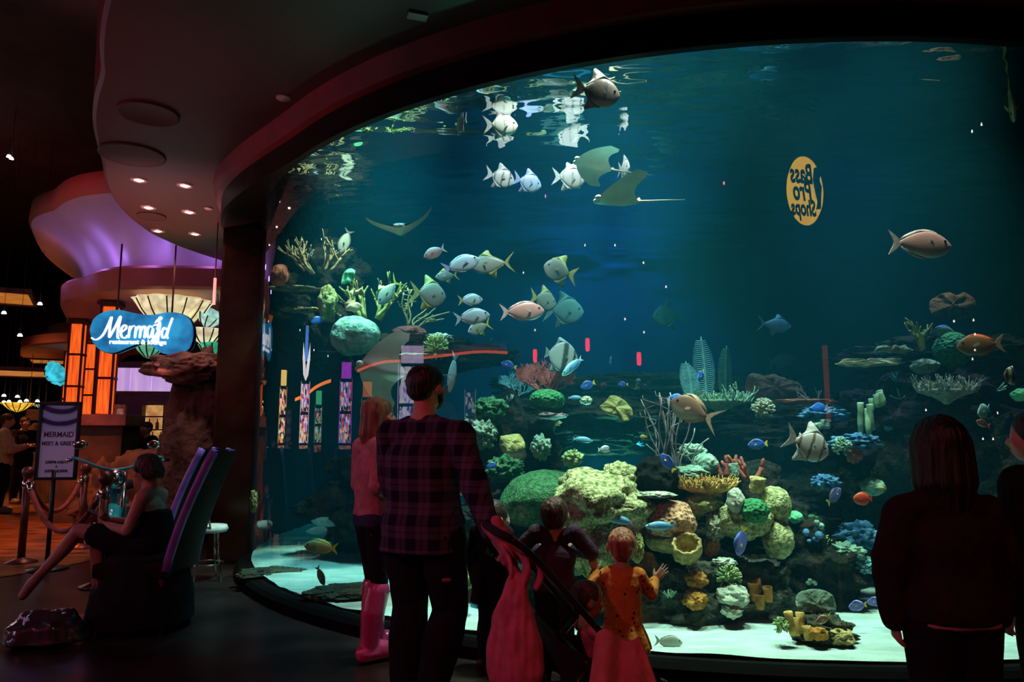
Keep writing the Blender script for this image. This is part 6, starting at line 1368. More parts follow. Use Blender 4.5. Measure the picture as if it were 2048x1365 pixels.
# poster stand
ps = empty('poster_stand', gp(93, 1140), R_(8), 'black poster stand announcing the mermaid meet and greet', 'poster stand')
M_bmet = mat('black_metal', (0.015, 0.013, 0.014), 0.35, 0.2, 10, metal=0.3)
MB().lathe([(0.001, 0), (0.20, 0), (0.20, 0.015), (0.04, 0.03), (0.001, 0.03)], 32).build('base', M_bmet, ps)
MB().tube([(0, 0, 0.02), (0, 0, 0.98)], 0.022, 12).build('pole', M_bmet, ps)
zc = 1.29
for (dx, dz, sx, sz) in ((-0.185, 0, 0.03, 0.80), (0.185, 0, 0.03, 0.80), (0, 0.385, 0.40, 0.03), (0, -0.385, 0.40, 0.03)):
    b = MB(); b.box((0.02 + dx, -0.01, zc + dz), (sx, 0.04, sz)); b.build('frame', M_bmet, ps, smooth=False, bevel=0.004)
pm, nt, pb = _base('poster_print'); N, L = nt.nodes, nt.links
tc = N.new('ShaderNodeTexCoord'); mp = N.new('ShaderNodeMapping'); mp.inputs['Location'].default_value = (0, 0, -1.95); L.new(tc.outputs['Object'], mp.inputs[0])
wv = N.new('ShaderNodeTexWave'); wv.wave_type = 'RINGS'; wv.inputs['Scale'].default_value = 2.6; wv.inputs['Distortion'].default_value = 2.2; wv.rings_direction = 'SPHERICAL'; L.new(mp.outputs[0], wv.inputs['Vector'])
rp = N.new('ShaderNodeValToRGB'); r = rp.color_ramp
for p_, c_ in ((0.25, (0.05, 0.02, 0.15)), (0.45, (0.5, 0.15, 0.35)), (0.6, (0.1, 0.5, 0.35)), (0.75, (0.15, 0.55, 0.6))): e_ = r.elements.new(p_); e_.color = c4(c_)
r.elements[0].color = (0.02, 0.02, 0.10, 1); r.elements[-1].color = (0.45, 0.3, 0.7, 1); L.new(wv.outputs['Color'], rp.inputs[0])
sp = N.new('ShaderNodeSeparateXYZ'); L.new(tc.outputs['Object'], sp.inputs[0]); mr = N.new('ShaderNodeMapRange'); mr.inputs[1].default_value = 1.36; mr.inputs[2].default_value = 1.44; L.new(sp.outputs[2], mr.inputs[0])
mx = N.new('ShaderNodeMix'); mx.data_type = 'RGBA'; L.new(mr.outputs[0], mx.inputs[0]); mx.inputs[6].default_value = (0.62, 0.52, 0.74, 1); L.new(rp.outputs[0], mx.inputs[7]); L.new(mx.outputs[2], pb.inputs['Base Color'])
pb.inputs['Roughness'].default_value = 0.25
b = MB(); b.box((0.02, 0, zc), (0.345, 0.012, 0.75)); pp = b.build('poster', pm, ps, smooth=False)
M_ink = mat('dark_ink', (0.03, 0.015, 0.05), 0.5)
for t_, s_, z_ in (('MERMAID', 0.078, 0.06), ('MEET & GREET', 0.056, -0.03), ('2:00PM-4:00PM', 0.040, -0.22), ('&', 0.030, -0.265), ('5:00PM-8:30PM', 0.040, -0.31)):
    text_part(t_, s_, M_ink, pp, Matrix.Translation((0.02, -0.008, zc + z_)) @ FACE, 0.0012, 'lettering', xs=0.86, bold=0.0015)
lamp('SPOT', (-4.2, 3.6, 3.9), tuple(ps.location + V((0, 0, 1.3))), 110, (0.85, 0.7, 1.0), 0.04, 14, 0.6, 'poster_fill')  # added fill spot that brightens the poster, no fixture modelled

# rope barrier
M_post = mat('bronze_post', (0.16, 0.05, 0.04), 0.35, 0.2, 10, metal=0.5); M_chrome = mat('chrome', (0.7, 0.66, 0.66), 0.15, 0.1, 10, metal=1.0)
M_rope = mat('maroon_rope', (0.30, 0.05, 0.04), 0.7, 0.3, 40, 0.5, 60)
posts = []
for (px, Y, lab) in ((60, 8.2, 'barrier post left of the poster stand'), (174, 9.3, 'barrier post farther back with a red ball top'), (216, 6.9, 'barrier post beside the seated woman\'s knees')):
    l = px_at(px, Y); e = empty('barrier_post', l, 0, lab, 'barrier post', 'rope barrier posts'); posts.append(l)
    MB().lathe([(0.001, 0), (0.16, 0), (0.16, 0.02), (0.05, 0.05), (0.04, 0.06)], 28).build('base', M_post, e)
    MB().tube([(0, 0, 0.03), (0, 0, 0.90)], 0.038, 16).build('pole', M_post, e)
    MB().lathe([(0.04, 0.78), (0.048, 0.79), (0.048, 0.85), (0.04, 0.86)], 20).build('collar', M_chrome, e)
    MB().ell((0, 0, 0.95), (0.062, 0.062, 0.066)).build('ball_top', M_post, e)
def rope(a, c, sag, lab):
    a, c = V((a.x, a.y, 0.83)), V((c.x, c.y, 0.83)); d = (c - a).normalized(); a, c = a + d * 0.06, c - d * 0.06
    pts = [a + (c - a) * t - V((0, 0, sag * 4 * t * (1 - t))) for t in [i / 20 for i in range(21)]]
    e = empty('barrier_rope', a, 0, lab, 'rope'); pts = [p - a for p in pts]
    MB().tube(pts, 0.027, 12).build('rope', M_rope, e)
    for p, q in ((pts[0], pts[1]), (pts[-1], pts[-2])): MB().tube([p, p + (q - p) * 1.0], 0.032, 12).build('hook', M_chrome, e)
rope(posts[0], posts[1], 0.34, 'maroon barrier rope sagging between the two back posts'); rope(posts[0], posts[2], 0.42, 'maroon barrier rope sagging toward the seated woman')

# turquoise motorcycle behind the rope
mc = empty('motorcycle', px_at(238, 7.9), R_(205), 'turquoise chrome-trimmed motorcycle behind the seated woman', 'motorcycle')
M_tq = mat('turquoise_lacquer', (0.02, 0.36, 0.50), 0.12, 0.15, 6, spec=0.8); M_tyre = mat('tyre', (0.015, 0.015, 0.015), 0.7)
for (y, nm) in ((0.72, 'front_wheel'), (-0.75, 'rear_wheel')):
    w0 = MB(); rs = []
    for i in range(40):
        a = 2 * math.pi * i / 40; c = V((0, y + 0.28 * math.cos(a), 0.32 + 0.28 * math.sin(a))); rad = V((0, math.cos(a), math.sin(a)))
        rs.append([c + rad * 0.05 * math.cos(t) + V((1, 0, 0)) * 0.055 * math.sin(t) for t in [2 * math.pi * k / 10 for k in range(10)]])
    rs.append(rs[0]); w0.rings(rs, 0, True, False); wh = w0.build(nm, M_tyre, mc)
    s_ = MB(); s_.tube([(-0.06, y, 0.32), (0.06, y, 0.32)], 0.05, 16)
    for i in range(10):
        a = 2 * math.pi * i / 10; s_.tube([(0, y, 0.32), (0, y + 0.25 * math.cos(a), 0.32 + 0.25 * math.sin(a))], 0.006, 6)
    s_.build('spokes', M_chrome, wh)
    MB().grid(lambda u, v, y=y: (-0.09 + 0.18 * v, y + 0.38 * math.cos(0.3 + 2.4 * u), 0.32 + 0.38 * math.sin(0.3 + 2.4 * u) - 0.06 * (2 * v - 1) ** 2), 16, 6).build('fender', M_tq, mc, solid=0.01)
b = MB(); rs = []
for i in range(13):
    t = i / 12; r0 = 0.15 * math.sin(math.pi * (0.08 + 0.86 * t)) ** 0.6 * (1 - 0.35 * (1 - t)); rs.append([V((r0 * 0.85 * math.cos(a), -0.12 + 0.50 * t, 0.86 + 0.05 * t + r0 * math.sin(a))) for a in [2 * math.pi * k / 18 for k in range(18)]])
b.rings(rs); b.build('fuel_tank', M_tq, mc)
b = MB()
for s in (-1, 1): b.tube([(s * 0.09, 0.72, 0.32), (s * 0.085, 0.50, 0.98)], 0.024, 10)
b.build('fork', M_chrome, mc)
MB().tube(catmull([(-0.42, 0.22, 1.10), (-0.36, 0.32, 1.12), (-0.10, 0.46, 1.02), (0.10, 0.46, 1.02), (0.36, 0.32, 1.12), (0.42, 0.22, 1.10)], 6), 0.014, 10).build('handlebar', M_tq, mc)
for s in (-1, 1):
    MB().tube([(s * 0.40, 0.25, 1.105), (s * 0.47, 0.13, 1.09)], 0.02, 10).build('grip', M_chrome, mc); MB().ell((s * 0.33, 0.30, 1.25), (0.065, 0.02, 0.045)).build('mirror', M_chrome, mc)
MB().ell((0, 0.60, 0.92), (0.10, 0.11, 0.10)).build('headlight', M_chrome, mc)
b = MB(); b.box((0, 0.05, 0.48), (0.30, 0.42, 0.30)); b.tube([(0, 0.12, 0.5), (0, 0.28, 0.80)], 0.08, 14); b.tube([(0, 0.02, 0.5), (0, -0.14, 0.80)], 0.08, 14); b.build('engine', M_chrome, mc, smooth=False)
MB().tube(catmull([(0.16, 0.2, 0.45), (0.20, 0.0, 0.30), (0.20, -0.5, 0.28), (0.20, -0.95, 0.30)], 5), 0.04, 12).build('exhaust', M_chrome, mc)
b = MB(); b.stack([(0, -0.38, 0.78, 0.15, 0.26), (0, -0.38, 0.86, 0.14, 0.25)]); b.build('saddle', M_tyre, mc)
b = MB(); b.tube(catmull([(0, 0.5, 0.9), (0, 0.1, 0.78), (0, -0.4, 0.72), (0, -0.75, 0.32)], 5), 0.03, 10); b.tube(catmull([(0, 0.5, 0.85), (0, 0.28, 0.32), (0, -0.3, 0.30), (0, -0.75, 0.32)], 5), 0.03, 10); b.build('chassis', M_tq, mc)

# tall chairs
M_chair = mat('bronze_vinyl', (0.022, 0.010, 0.008), 0.6, 0.3, 5, spec=0.06); M_chairp = mat('violet_edge_light', (0.22, 0.08, 0.42), 0.35, 0.2, 10)  # violet colour paints the purple light along the chair edges
def tall_chair(px, Y, label, rz):
    e = empty('tall_chair', px_at(px, Y), rz, label, 'chair', 'tall curved-back chairs')
    def back(u, v, o): 
        z = 0.42 + 0.80 * v; y = -0.16 - 0.26 * v ** 1.4 + o; w_ = 0.25 - 0.05 * v; return (w_ * (2 * u - 1), y - 0.05 * (1 - (2 * u - 1) ** 2), z)
    b = MB(); rs = []
    for j in range(13):
        v = j / 12; ring = [V(back(i / 8, v, 0.0)) for i in range(9)] + [V(back(i / 8, v, -0.06)) for i in range(8, -1, -1)]; rs.append(ring)
    b.rings(rs); b.build('backrest', M_chair, e, recalc=True, auto=50)
    for s in (0, 1):
        MB().tube([V(back(s, j / 12, -0.03)) for j in range(13)], 0.032, 8).build('edge_highlight', M_chairp, e)  # rim tubes added to carry the painted edge light
    b = MB(); b.box((0, 0.06, 0.42), (0.50, 0.50, 0.10)); b.build('seat', M_chair, e, smooth=False, bevel=0.03)
    for sx in (-1, 1):
        for sy in (-1, 1): MB().tube([(sx * 0.21, 0.06 + sy * 0.2, 0.38), (sx * 0.23, 0.06 + sy * 0.23, 0.0)], [0.024, 0.017], 8).build('leg', M_wood, e)
    return e
tall_chair(318, 7.0, 'tall curved-back chair farthest from the lens beside the pillar', R_(95))
tall_chair(335, 6.3, 'tall curved-back chair in the middle with violet lit edge', R_(95))
tall_chair(322, 5.45, 'tall curved-back chair the seated woman sits on', R_(92))
lamp('SPOT', (-5.6, 4.6, 3.9), (-2.7, 6.3, 0.9), 16, (0.7, 0.3, 1.0), 0.05, 26, 0.7, 'chair_lamp')
# bar stool
bs = empty('bar_stool', px_at(424, 7.25), R_(-60), 'wire-backed chrome stool with a white seat before the pillar', 'stool')
MB().lathe([(0.001, 0.44), (0.17, 0.44), (0.185, 0.465), (0.17, 0.50), (0.001, 0.51)], 28).build('seat', mat('cream_vinyl', (0.75, 0.70, 0.66), 0.5), bs)
for a in (0.6, 2.5, 3.8, 5.6):
    MB().tube([(0.13 * math.cos(a), 0.13 * math.sin(a), 0.44), (0.15 * math.cos(a), 0.15 * math.sin(a), 0.22), (0.20 * math.cos(a), 0.20 * math.sin(a), 0.0)], 0.010, 8).build('leg', M_chrome, bs)
MB().tube([(0.16 * math.cos(t), 0.16 * math.sin(t), 0.15) for t in [2 * math.pi * i / 32 for i in range(33)]], 0.008, 8, caps=False).build('footring', M_chrome, bs)
MB().tube(catmull([(-0.17, 0, 0.47), (-0.19, -0.06, 0.70), (-0.12, -0.15, 0.74), (0, -0.18, 0.75), (0.12, -0.15, 0.74), (0.19, -0.06, 0.70), (0.17, 0, 0.47)], 6), 0.010, 8).build('back_hoop', M_chrome, bs)
for x in (-0.10, -0.035, 0.035, 0.10):
    MB().tube(catmull([(x, -0.13, 0.48), (x * 0.5, -0.15, 0.60), (x * 1.2, -0.16, 0.74)], 5), 0.006, 6).build('wire', M_chrome, bs)
# bag on the floor
b = MB(); b.stack([(0, 0, 0.03, 0.26, 0.16), (0, 0, 0.12, 0.24, 0.15), (0.02, 0, 0.20, 0.17, 0.08)]); bg = blob(b, 'floor_bag', mat('shiny_dark_bag', (0.06, 0.05, 0.07), 0.15, 0.3, 8, 0.5, 14, spec=0.8), None, 0.012, 2, 0.02, 9); bg.location = px_at(118, 5.0); tag(bg, 'crumpled shiny dark bag on the floor by the seated woman\'s foot', 'bag')

# ceiling pieces and lamps down the hall
M_orp = mat('orange_lit_panel', (0.9, 0.25, 0.04), 0.6, 0.5, 3, emit=0.5, stretch=(1, 6, 1))
for (px, py, Y, sx, sy, lab) in ((28, 745, 19, 1.6, 2.2, 'orange lit ceiling panel low over the far hall'), (98, 722, 21, 0.9, 1.4, 'small orange lit ceiling panel behind the columns'), (14, 594, 15, 0.9, 1.6, 'dim orange ceiling panel high at the picture edge')):
    e = empty('ceiling_panel', P(px, py, Y), 0.5, lab, 'ceiling panel'); b = MB(); b.box((0, 0, 0), (sx, sy, 0.04)); b.build('diffuser', M_orp, e, smooth=False)
    b = MB()
    for k in (-1, 1): b.box((k * sx / 2, 0, 0.0), (0.06, sy + 0.1, 0.10)); b.box((0, k * sy / 2, 0.0), (sx, 0.06, 0.10))
    b.build('frame', M_wood, e, smooth=False)
M_spot = emat('small_lamp_glow', (1.0, 0.75, 0.7), 6.0)
def pendant(p, label, r=0.05, group='small hall pendants', m=None):
    e = empty('small_pendant', p, 0, label, 'pendant lamp', group)
    MB().lathe([(0.001, 0.5 * r), (0.6 * r, 0.4 * r), (r, -0.6 * r), (0.9 * r, -0.6 * r), (0.001, -0.3 * r)], 16).build('shade', m or M_spot, e)
    MB().tube([(0, 0, 0.4 * r), (0, 0, 7.15 - p.z)], 0.004, 5).build('cord', M_black, e)
for (px, py) in ((8, 791), (35, 793), (18, 803), (40, 803), (53, 801), (75, 802), (8, 804)):
    pendant(P(px, py, 20), 'small white triangular lamp in the far cluster over the hall', 0.055)
for (px, py, lab) in ((80, 607, 'small lamp glinting left of the red scalloped fascia'), (8, 625, 'small lamp glinting high at the picture edge over the hall'), (40, 670, 'small lamp glinting between the orange ceiling panels'), (18, 312, 'small lamp alone in the black ceiling beyond the soffit')): pendant(P(px, py, 14), lab, 0.045)
# notice board far down the hall
e = empty('notice_board', P(66, 830, 20), 0.1, 'pale notice board hanging far down the hall', 'notice board'); b = MB(); b.box((0, 0, 0), (0.34, 0.03, 0.30)); b.build('board', mat('notice_paper', (0.45, 0.28, 0.26), 0.7), e, smooth=False)
b = MB(); b.tube([(-0.12, 0, 0.15), (-0.12, 0, 4.0)], 0.006, 6); b.build('hanger', M_black, e); MB().tube([(0.12, 0, 0.15), (0.12, 0, 4.0)], 0.006, 6).build('hanger', M_black, e)

# ------------------------------------------------------------------ stroller, bag, blanket, baby
st = empty('stroller', V((0.36, 3.42, 0)), R_(-78), 'black stroller with a baby in front of the children', 'stroller')
M_strf = mat('stroller_fabric', (0.012, 0.010, 0.012), 0.85, 0.2, 20, 0.3, 60); M_strm = mat('stroller_tube', (0.05, 0.04, 0.04), 0.3, 0.2, 10, metal=0.7)
for s in (-1, 1):
    MB().tube(catmull([(s * 0.23, -0.42, 0.90), (s * 0.23, -0.30, 0.80), (s * 0.22, 0.05, 0.42), (s * 0.22, 0.38, 0.12)], 6), 0.014, 10).build('side_tube', M_strm, st)
    MB().tube([(s * 0.22, -0.02, 0.48), (s * 0.24, -0.34, 0.11)], 0.014, 10).build('rear_leg', M_strm, st)
    for (y, r) in ((0.40, 0.085), (-0.36, 0.11)):
        w0 = MB(); w0.lathe([(0.02, -0.022), (r * 0.7, -0.018), (r, -0.022), (r, 0.022), (r * 0.7, 0.018), (0.02, 0.022)], 28, M=Matrix.Rotation(math.pi / 2, 3, 'Y'), caps=True)
        w0.build('wheel', M_tyre, st, loc=(s * 0.25, y, r))
MB().tube(catmull([(-0.23, -0.42, 0.90), (-0.20, -0.46, 0.92), (0, -0.47, 0.925), (0.20, -0.46, 0.92), (0.23, -0.42, 0.90)], 6), 0.017, 10).build('handle', M_strf, st)
MB().tube([(-0.22, -0.1, 0.40), (0.22, -0.1, 0.40)], 0.012, 8).build('cross_bar', M_strm, st)
MB().grid(lambda u, v: (-0.20 + 0.40 * u, (-0.24 + 0.24 * v) if v < 0.55 else (-0.108 + 0.75 * (v - 0.55)), (0.52 - 0.55 * v * 0.83) if v < 0.55 else (0.269 - 0.02 * (v - 0.55))), 10, 18).build('seat', M_strf, st, solid=0.02)
for s in (-1, 1):
    b = MB(); b.plate([(-0.24, 0.50), (-0.10, 0.42), (0.18, 0.36), (0.24, 0.29), (-0.08, 0.22), (-0.2, 0.30)], 0.015, Matrix.Translation((s * 0.205, 0, 0)) @ Matrix.Rotation(math.pi / 2, 4, 'Z')); b.build('side_panel', M_strf, st, smooth=False)
b = MB(); b.box((0, 0.02, 0.15), (0.38, 0.44, 0.12), taper=1.1); b.build('basket', M_strf, st, smooth=False, bevel=0.02)
# baby
H = 0.60; J = joints(H, 0.095, 0.05); z0 = 0.27
J.update(pelvis=(0, 0, z0 + 0.05), neck=(0, -0.06, z0 + 0.24), head=(0, -0.05, z0 + 0.335), chest=(0, 0, z0 + 0.2), shL=(-0.085, -0.05, z0 + 0.21), shR=(0.085, -0.05, z0 + 0.21), elL=(-0.13, 0.03, z0 + 0.14), wrL=(-0.08, 0.12, z0 + 0.13), elR=(0.13, 0.03, z0 + 0.14), wrR=(0.08, 0.12, z0 + 0.13),
         hipL=(-0.045, 0, z0 + 0.04), hipR=(0.045, 0, z0 + 0.04), knL=(-0.07, 0.14, z0 + 0.07), knR=(0.07, 0.14, z0 + 0.07), anL=(-0.07, 0.22, z0 - 0.04), anR=(0.07, 0.22, z0 - 0.04))
bl = st.matrix_basis @ V((0, 0.02, 0))
person('baby with dark hair sitting in the stroller', bl, R_(-70), H, J, hr=0.082, hair=M_hairb, hairf=hair_toddler, voxel=0.006, hz=1.2, neckr=0.05, headyaw=R_(-8), footd=((0, 1, 0.1), (0, 1, 0.1)),
       clothes=[('romper', cloth('salmon_romper', (0.50, 0.20, 0.18)), lambda b, J, H: (shirt(0.012, 0.9, 0.0, 0.03, 1.1)(b, J, H), pants(0.012, 0.9)(b, J, H)), 0.003)])
# pink tote
M_tote = cloth('pink_canvas', (0.62, 0.16, 0.24), 0.3, 30, 0.7)
tb = empty('tote_bag', at(1030, 1258, 3.2), R_(-25), 'pink canvas tote bag hanging from the stroller handle', 'bag')
b = MB(); b.stack([(0, 0, -0.205, 0.115, 0.06), (0, 0, -0.16, 0.125, 0.07), (0.0, 0, -0.05, 0.118, 0.07), (0.0, 0, 0.06, 0.090, 0.055), (0.005, 0, 0.15, 0.055, 0.035), (0.01, 0, 0.205, 0.03, 0.02)])
blob(b, 'pouch', M_tote, tb, 0.006, 3, 0.014, 11, (1.6, 1, 0.5))
hd = st.matrix_basis @ V((-0.12, -0.46, 0.92)); hl = tb.matrix_basis.inverted() @ hd
for dx in (-0.02, 0.03):
    MB().tube(catmull([(dx, 0, 0.17), (dx * 1.5, 0.0, 0.28), hl + V((dx, 0, 0)), (dx + 0.06, 0.03, 0.26), (dx + 0.05, 0.02, 0.16)], 6), 0.010, 8, flat=2.2).build('strap', M_tote, tb)
# pink scarf knotted on the handle
b = MB(); b.cap((0, 0, 0.05), 0.035, (0.02, 0, -0.06), 0.03); b.cap((0.02, 0, -0.04), 0.03, (0.06, -0.01, -0.12), 0.022); b.cap((0, 0, 0.05), 0.03, (-0.03, 0, 0.10), 0.025)
o = blob(b, 'scarf', M_tote, None, 0.006, 3, 0.008, 18); o.location = at(1006, 1092, 3.28); tag(o, 'pink cloth draped over the stroller handle', 'cloth')
# blanket over the stroller front
def F_bl(u, v):
    x = -0.155 + 0.31 * u; a = v * 1.0; z = 0.10 - 0.42 * a ** 1.15 + 0.03 * math.sin(u * 9) * a; y = -0.02 - 0.13 * math.sin(a * 1.5) + 0.022 * math.sin(u * 14 + a * 3) * (0.3 + a)
    return (x * (0.55 + 0.65 * a) + 0.05 * a, y, z + 0.02 * math.sin(u * 6.28))
o = MB().grid(F_bl, 40, 36).build('blanket', mat('salmon_blanket', (0.60, 0.20, 0.19), 0.9, 0.12, 14, 0.3, 50, spec=0.1), loc=at(1236, 1322, 3.12), rot=(0, 0, R_(-10)), solid=0.012); tag(o, 'salmon pink blanket hanging over the stroller front', 'blanket')

# ------------------------------------------------------------------ the gaming hall the curved pane mirrors
def mirror_pt(px, py, dist):
    d = ray(px, py); o = V((0, 0, EYE)); a = d.x ** 2 + d.y ** 2; bb = -2 * (d.x * TC.x + d.y * TC.y); c = TC.x ** 2 + TC.y ** 2 - TR * TR
    t = (-bb - math.sqrt(bb * bb - 4 * a * c)) / (2 * a); p = o + d * t; n = V((p.x - TC.x, p.y - TC.y, 0)).normalized(); r = d - n * 2 * d.dot(n)
    return p + r.normalized() * dist
M_cab = mat('slot_cabinet', (0.03, 0.03, 0.05), 0.25, 0.3, 6, metal=0.3)
def screen_mat(name, cols, strength, scale=13):
    m, nt, pb = _base(name); N, L = nt.nodes, nt.links; tc = N.new('ShaderNodeTexCoord')
    vo = N.new('ShaderNodeTexVoronoi'); vo.inputs['Scale'].default_value = scale; L.new(tc.outputs['Object'], vo.inputs['Vector'])
    sp = N.new('ShaderNodeSeparateColor'); L.new(vo.outputs['Color'], sp.inputs[0]); rp = N.new('ShaderNodeValToRGB'); r = rp.color_ramp; r.interpolation = 'CONSTANT'
    while len(r.elements) < len(cols): r.elements.new(0.5)
    for i, (e, c) in enumerate(zip(r.elements, cols)): e.position = i / len(cols); e.color = c4(c)
    L.new(sp.outputs[0], rp.inputs[0]); L.new(rp.outputs[0], pb.inputs['Emission Color']); pb.inputs['Emission Strength'].default_value = strength; pb.inputs['Base Color'].default_value = (0.02, 0.02, 0.02, 1)
    return m
WH, VI, RD, BL, YE, GR_, BK = (1, 0.9, 0.9), (0.55, 0.15, 1.0), (1, 0.08, 0.06), (0.1, 0.3, 1), (1, 0.6, 0.15), (0.1, 0.9, 0.4), (0.02, 0.02, 0.03)
def slot(px, dist, label, cols, topc, h=2.0, w_=0.62, st=9.0, topper='sign'):
    st *= 0.5
    p = mirror_pt(px, 850, dist); g = V((p.x, p.y, 0)); d = V((-0.8, 5.2, 0)) - g
    g.z = 0.32; e = empty('slot_machine', g, math.atan2(d.y, d.x) + math.pi / 2, label, 'slot machine', 'slot machines along the hall')
    b = MB(); b.box((0, 0.1, 0.4), (w_, 0.5, 0.8)); b.box((0, 0.18, 0.8 + (h - 0.8) / 2), (w_, 0.34, h - 0.8)); b.build('cabinet', M_cab, e, smooth=False)
    b = MB(); b.box((0, 0.1, -0.16), (w_ + 0.1, 0.7, 0.32)); b.build('plinth', M_black, e, smooth=False)
    b = MB(); b.box((0, -0.19, 0.80), (w_ * 0.96, 0.26, 0.08), (0.25, 0, 0)); b.build('button_deck', screen_mat('deck_' + str(px), [BK, RD, BK, YE], st * 0.4, 22), e, smooth=False)
    for z0, z1 in ((0.92, 0.92 + (h - 1.0) * 0.48), (0.98 + (h - 1.0) * 0.48, h - 0.06)):
        b = MB(); b.box((0, 0.0, (z0 + z1) / 2), (w_ * 0.86, 0.03, z1 - z0)); b.build('screen', screen_mat('screen_%d_%d' % (px, int(z0 * 100)), cols, st), e, smooth=False)
    for s in (-1, 1):
        b = MB(); b.box((s * w_ * 0.48, -0.01, 0.9 + (h - 0.9) / 2), (0.03, 0.03, h - 0.92)); b.build('light_strip', emat('strip_%d' % px, topc, st * 0.8), e, smooth=False)
    if topper == 'sign':
        b = MB(); b.box((0, 0.15, h + 0.17), (w_ * 0.8, 0.16, 0.30)); b.build('topper', emat('topper_%d' % px, topc, st), e, smooth=False, bevel=0.03)
    elif topper == 'flame':
        for s in (-1, 1):
            b = MB(); b.plate([(0, h), (s * 0.20, h + 0.12), (s * 0.30, h + 0.45), (s * 0.26, h + 0.75), (s * 0.12, h + 0.45), (s * 0.02, h + 0.25)], 0.06); b.build('topper', emat('flame_%d' % px, WH, st * 1.3), e, smooth=False)
        b = MB(); b.box((0, 0.2, h + 0.75), (w_ * 0.35, 0.1, 0.7)); b.build('crown', emat('crown_%d' % px, BL, st * 0.8), e, smooth=False)
    return e
slot(564, 8.5, 'narrow slot machine with amber and white lights mirrored nearest the pillar', [WH, YE, BK, RD, YE, BK, BK], YE, 2.0, 0.7, 8)
slot(608, 8.8, 'slot machine with a white flame topper mirrored in the glass', [WH, YE, RD, VI, BK, WH, BK], WH, 2.1, 0.7, 9, 'flame')
slot(636, 10.5, 'farther slot machine with a green screen mirrored in the glass', [GR_, WH, BK, BK, RD], GR_, 1.7, 0.6, 5)
slot(690, 8.6, 'tall slot machine with a violet top and red sign mirrored in the glass', [WH, YE, RD, VI, BK, BL, BK], (0.55, 0.05, 0.9), 2.1, 0.75, 8)
slot(733, 9.6, 'slot machine with an orange framed screen mirrored beside the woman', [YE, BK, RD, BK, BK, WH], (1, 0.25, 0.05), 1.8, 0.7, 5)
slot(822, 8.0, 'broad slot machine with a white and violet screen mirrored behind the man', [WH, (0.7, 0.6, 1), VI, WH, (0.5, 0.7, 1), BK], (0.8, 0.6, 1), 2.3, 1.3, 8)
slot(940, 9.0, 'thin slot machine with pale lights mirrored right of the man', [WH, BK, BK, (0.6, 0.6, 0.9), BK, BK], (0.6, 0.5, 0.7), 1.9, 0.5, 4, '')
# neon trim of a ceiling canopy
pts = catmull([mirror_pt(px, py, d) for px, py, d in ((715, 742, 9.0), (760, 726, 8.8), (800, 722, 8.6), (850, 716, 8.4), (900, 710, 8.4), (960, 704, 8.4), (1015, 706, 8.4))], 8)
e = empty('neon_trim', (0, 0, 0), 0, 'long red neon trim along a hall canopy, mirrored as a red streak', 'neon light')
MB().tube(pts, 0.026, 8).build('tube', emat('red_neon', (1.0, 0.10, 0.03), 6.0), e)
b = MB(); b.rings([[p + V((0, 0, 0.05)), p + V((0, 0, 0.30)), p + V((-0.3, 0, 0.30)), p + V((-0.3, 0, 0.05))] for p in pts]); b.build('canopy_edge', M_redpl, e, recalc=True)
pts = catmull([mirror_pt(px, py, 9.5) for px, py in ((590, 800), (612, 790), (630, 776), (645, 768), (662, 762))], 8)
e = empty('neon_trim', (0, 0, 0), 0, 'short wavy orange neon trim mirrored above the slot machines', 'neon light'); MB().tube(pts, 0.035, 8).build('tube', emat('orange_neon', (1.0, 0.22, 0.03), 7.0), e)
# red lanterns
for px, py, lab in ((1070, 712, 'red hall lantern mirrored above the rose sea fan'), (1175, 690, 'red hall lantern mirrored highest of the three'), (1278, 718, 'red hall lantern mirrored nearest the sea whips')):
    p = mirror_pt(px, py, 9.0); e = empty('hall_lantern', p, 0, lab, 'lantern', 'red hall lanterns')
    MB().lathe([(0.001, -0.11), (0.08, -0.11), (0.09, 0.0), (0.08, 0.11), (0.001, 0.11)], 16).build('shade', emat('red_lantern_%d' % px, (1.0, 0.02, 0.05), 16), e)
    MB().tube([(0, 0, 0.1), (0, 0, 7.1 - p.z)], 0.006, 5).build('cord', M_black, e)
# bright pinprick lamps of the hall
M_pin = emat('bright_pin_lamp', (1.0, 0.82, 0.75), 45.0)
for px, py in ((558, 406), (643, 478), (1047, 545), (1170, 490), (1230, 490), (1287, 525), (1332, 573), (1250, 638), (1288, 664), (1963, 248), (1944, 262), (1947, 640), (1908, 642), (1950, 668), (1950, 700), (1945, 718), (1852, 820), (1995, 826), (1966, 878), (1986, 878), (1600, 868), (1070, 660), (600, 660), (628, 700), (656, 712)):
    pendant(mirror_pt(px, py, 9.5), 'bright pinprick lamp of the hall, seen only as a glint in the glass', 0.035, 'pinprick lamps of the hall', M_pin)
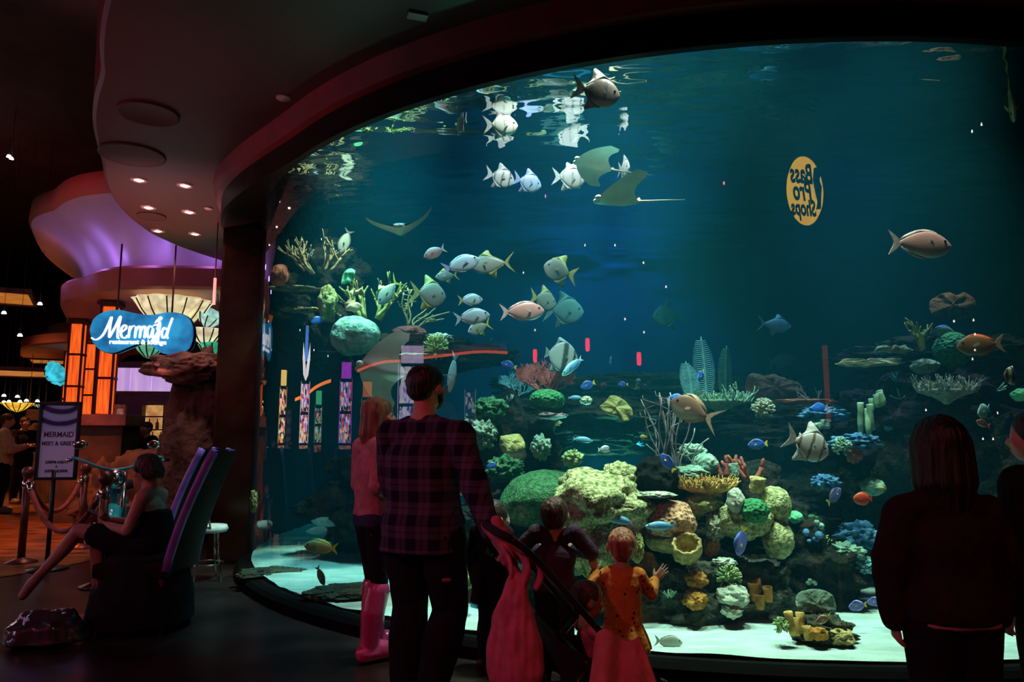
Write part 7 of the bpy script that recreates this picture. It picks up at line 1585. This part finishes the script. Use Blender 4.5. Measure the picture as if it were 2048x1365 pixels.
# yellow oval shop sign facing the tank
c = mirror_pt(1610, 382, 10.0); sh = empty('shop_sign', c, math.pi - 0.12, 'yellow oval lit shop sign with dark lettering, mirrored in the glass', 'sign')
ov = [(0.70 * math.cos(t) * (1 - 0.0 * math.sin(t)), 0.62 * math.sin(t)) for t in [2 * math.pi * i / 48 for i in range(48)]]
sbd = MB().plate(ov, 0.16).build('board', emat('yellow_sign_face', (1.0, 0.52, 0.03), 8.0, 0.12, 2.0), sh, smooth=False)
M_sink = mat('sign_dark_ink', (0.02, 0.008, 0.02), 0.6)
for t_, s_, z_, x_ in (('Bass', 0.50, 0.27, 0.12), ('Pro', 0.50, -0.05, 0.12), ('Shops', 0.40, -0.36, 0.10)):
    text_part(t_, s_, M_sink, sbd, Matrix.Translation((x_, -0.09, z_)) @ FACE, 0.004, 'lettering', shear=0.15, bold=0.016)
b = MB(); b.plate([(-0.62, 0.30), (-0.50, 0.44), (-0.36, 0.40), (-0.30, 0.20), (-0.36, -0.02), (-0.44, -0.22), (-0.36, -0.36), (-0.56, -0.34), (-0.60, -0.10), (-0.64, 0.08), (-0.56, 0.18)], 0.03, Matrix.Translation((0, -0.10, 0))); b.build('fish_emblem', mat('sign_fish', (0.10, 0.12, 0.16), 0.5), sh, smooth=False)
for s in (-0.4, 0.4): MB().tube([(s, 0, 0.5), (s, 0, 7.15 - c.z)], 0.015, 6).build('hanger', M_black, sh)
# glowing column across the hall, mirrored as a red shaft
p = mirror_pt(1650, 700, 7.5); glow_column(p.x, p.y, 0.0, 2.7, 'orange glowing column across the hall mirrored beside the driftwood plate', 0.2)

# small bright things are seen but not sampled as lamps
for m in bpy.data.materials:
    if m.name.startswith(('lamp_lens', 'white_letter', 'small_lamp', 'bright_pin', 'red_lantern', 'screen_', 'deck_', 'strip_', 'topper_', 'flame_', 'crown_', 'red_neon', 'orange_neon', 'pink_neon', 'yellow_sign', 'lit_glass', 'warm_shelf', 'orange_lit', 'shell_glass', 'mottled_blue')):
        m.cycles.emission_sampling = 'NONE'
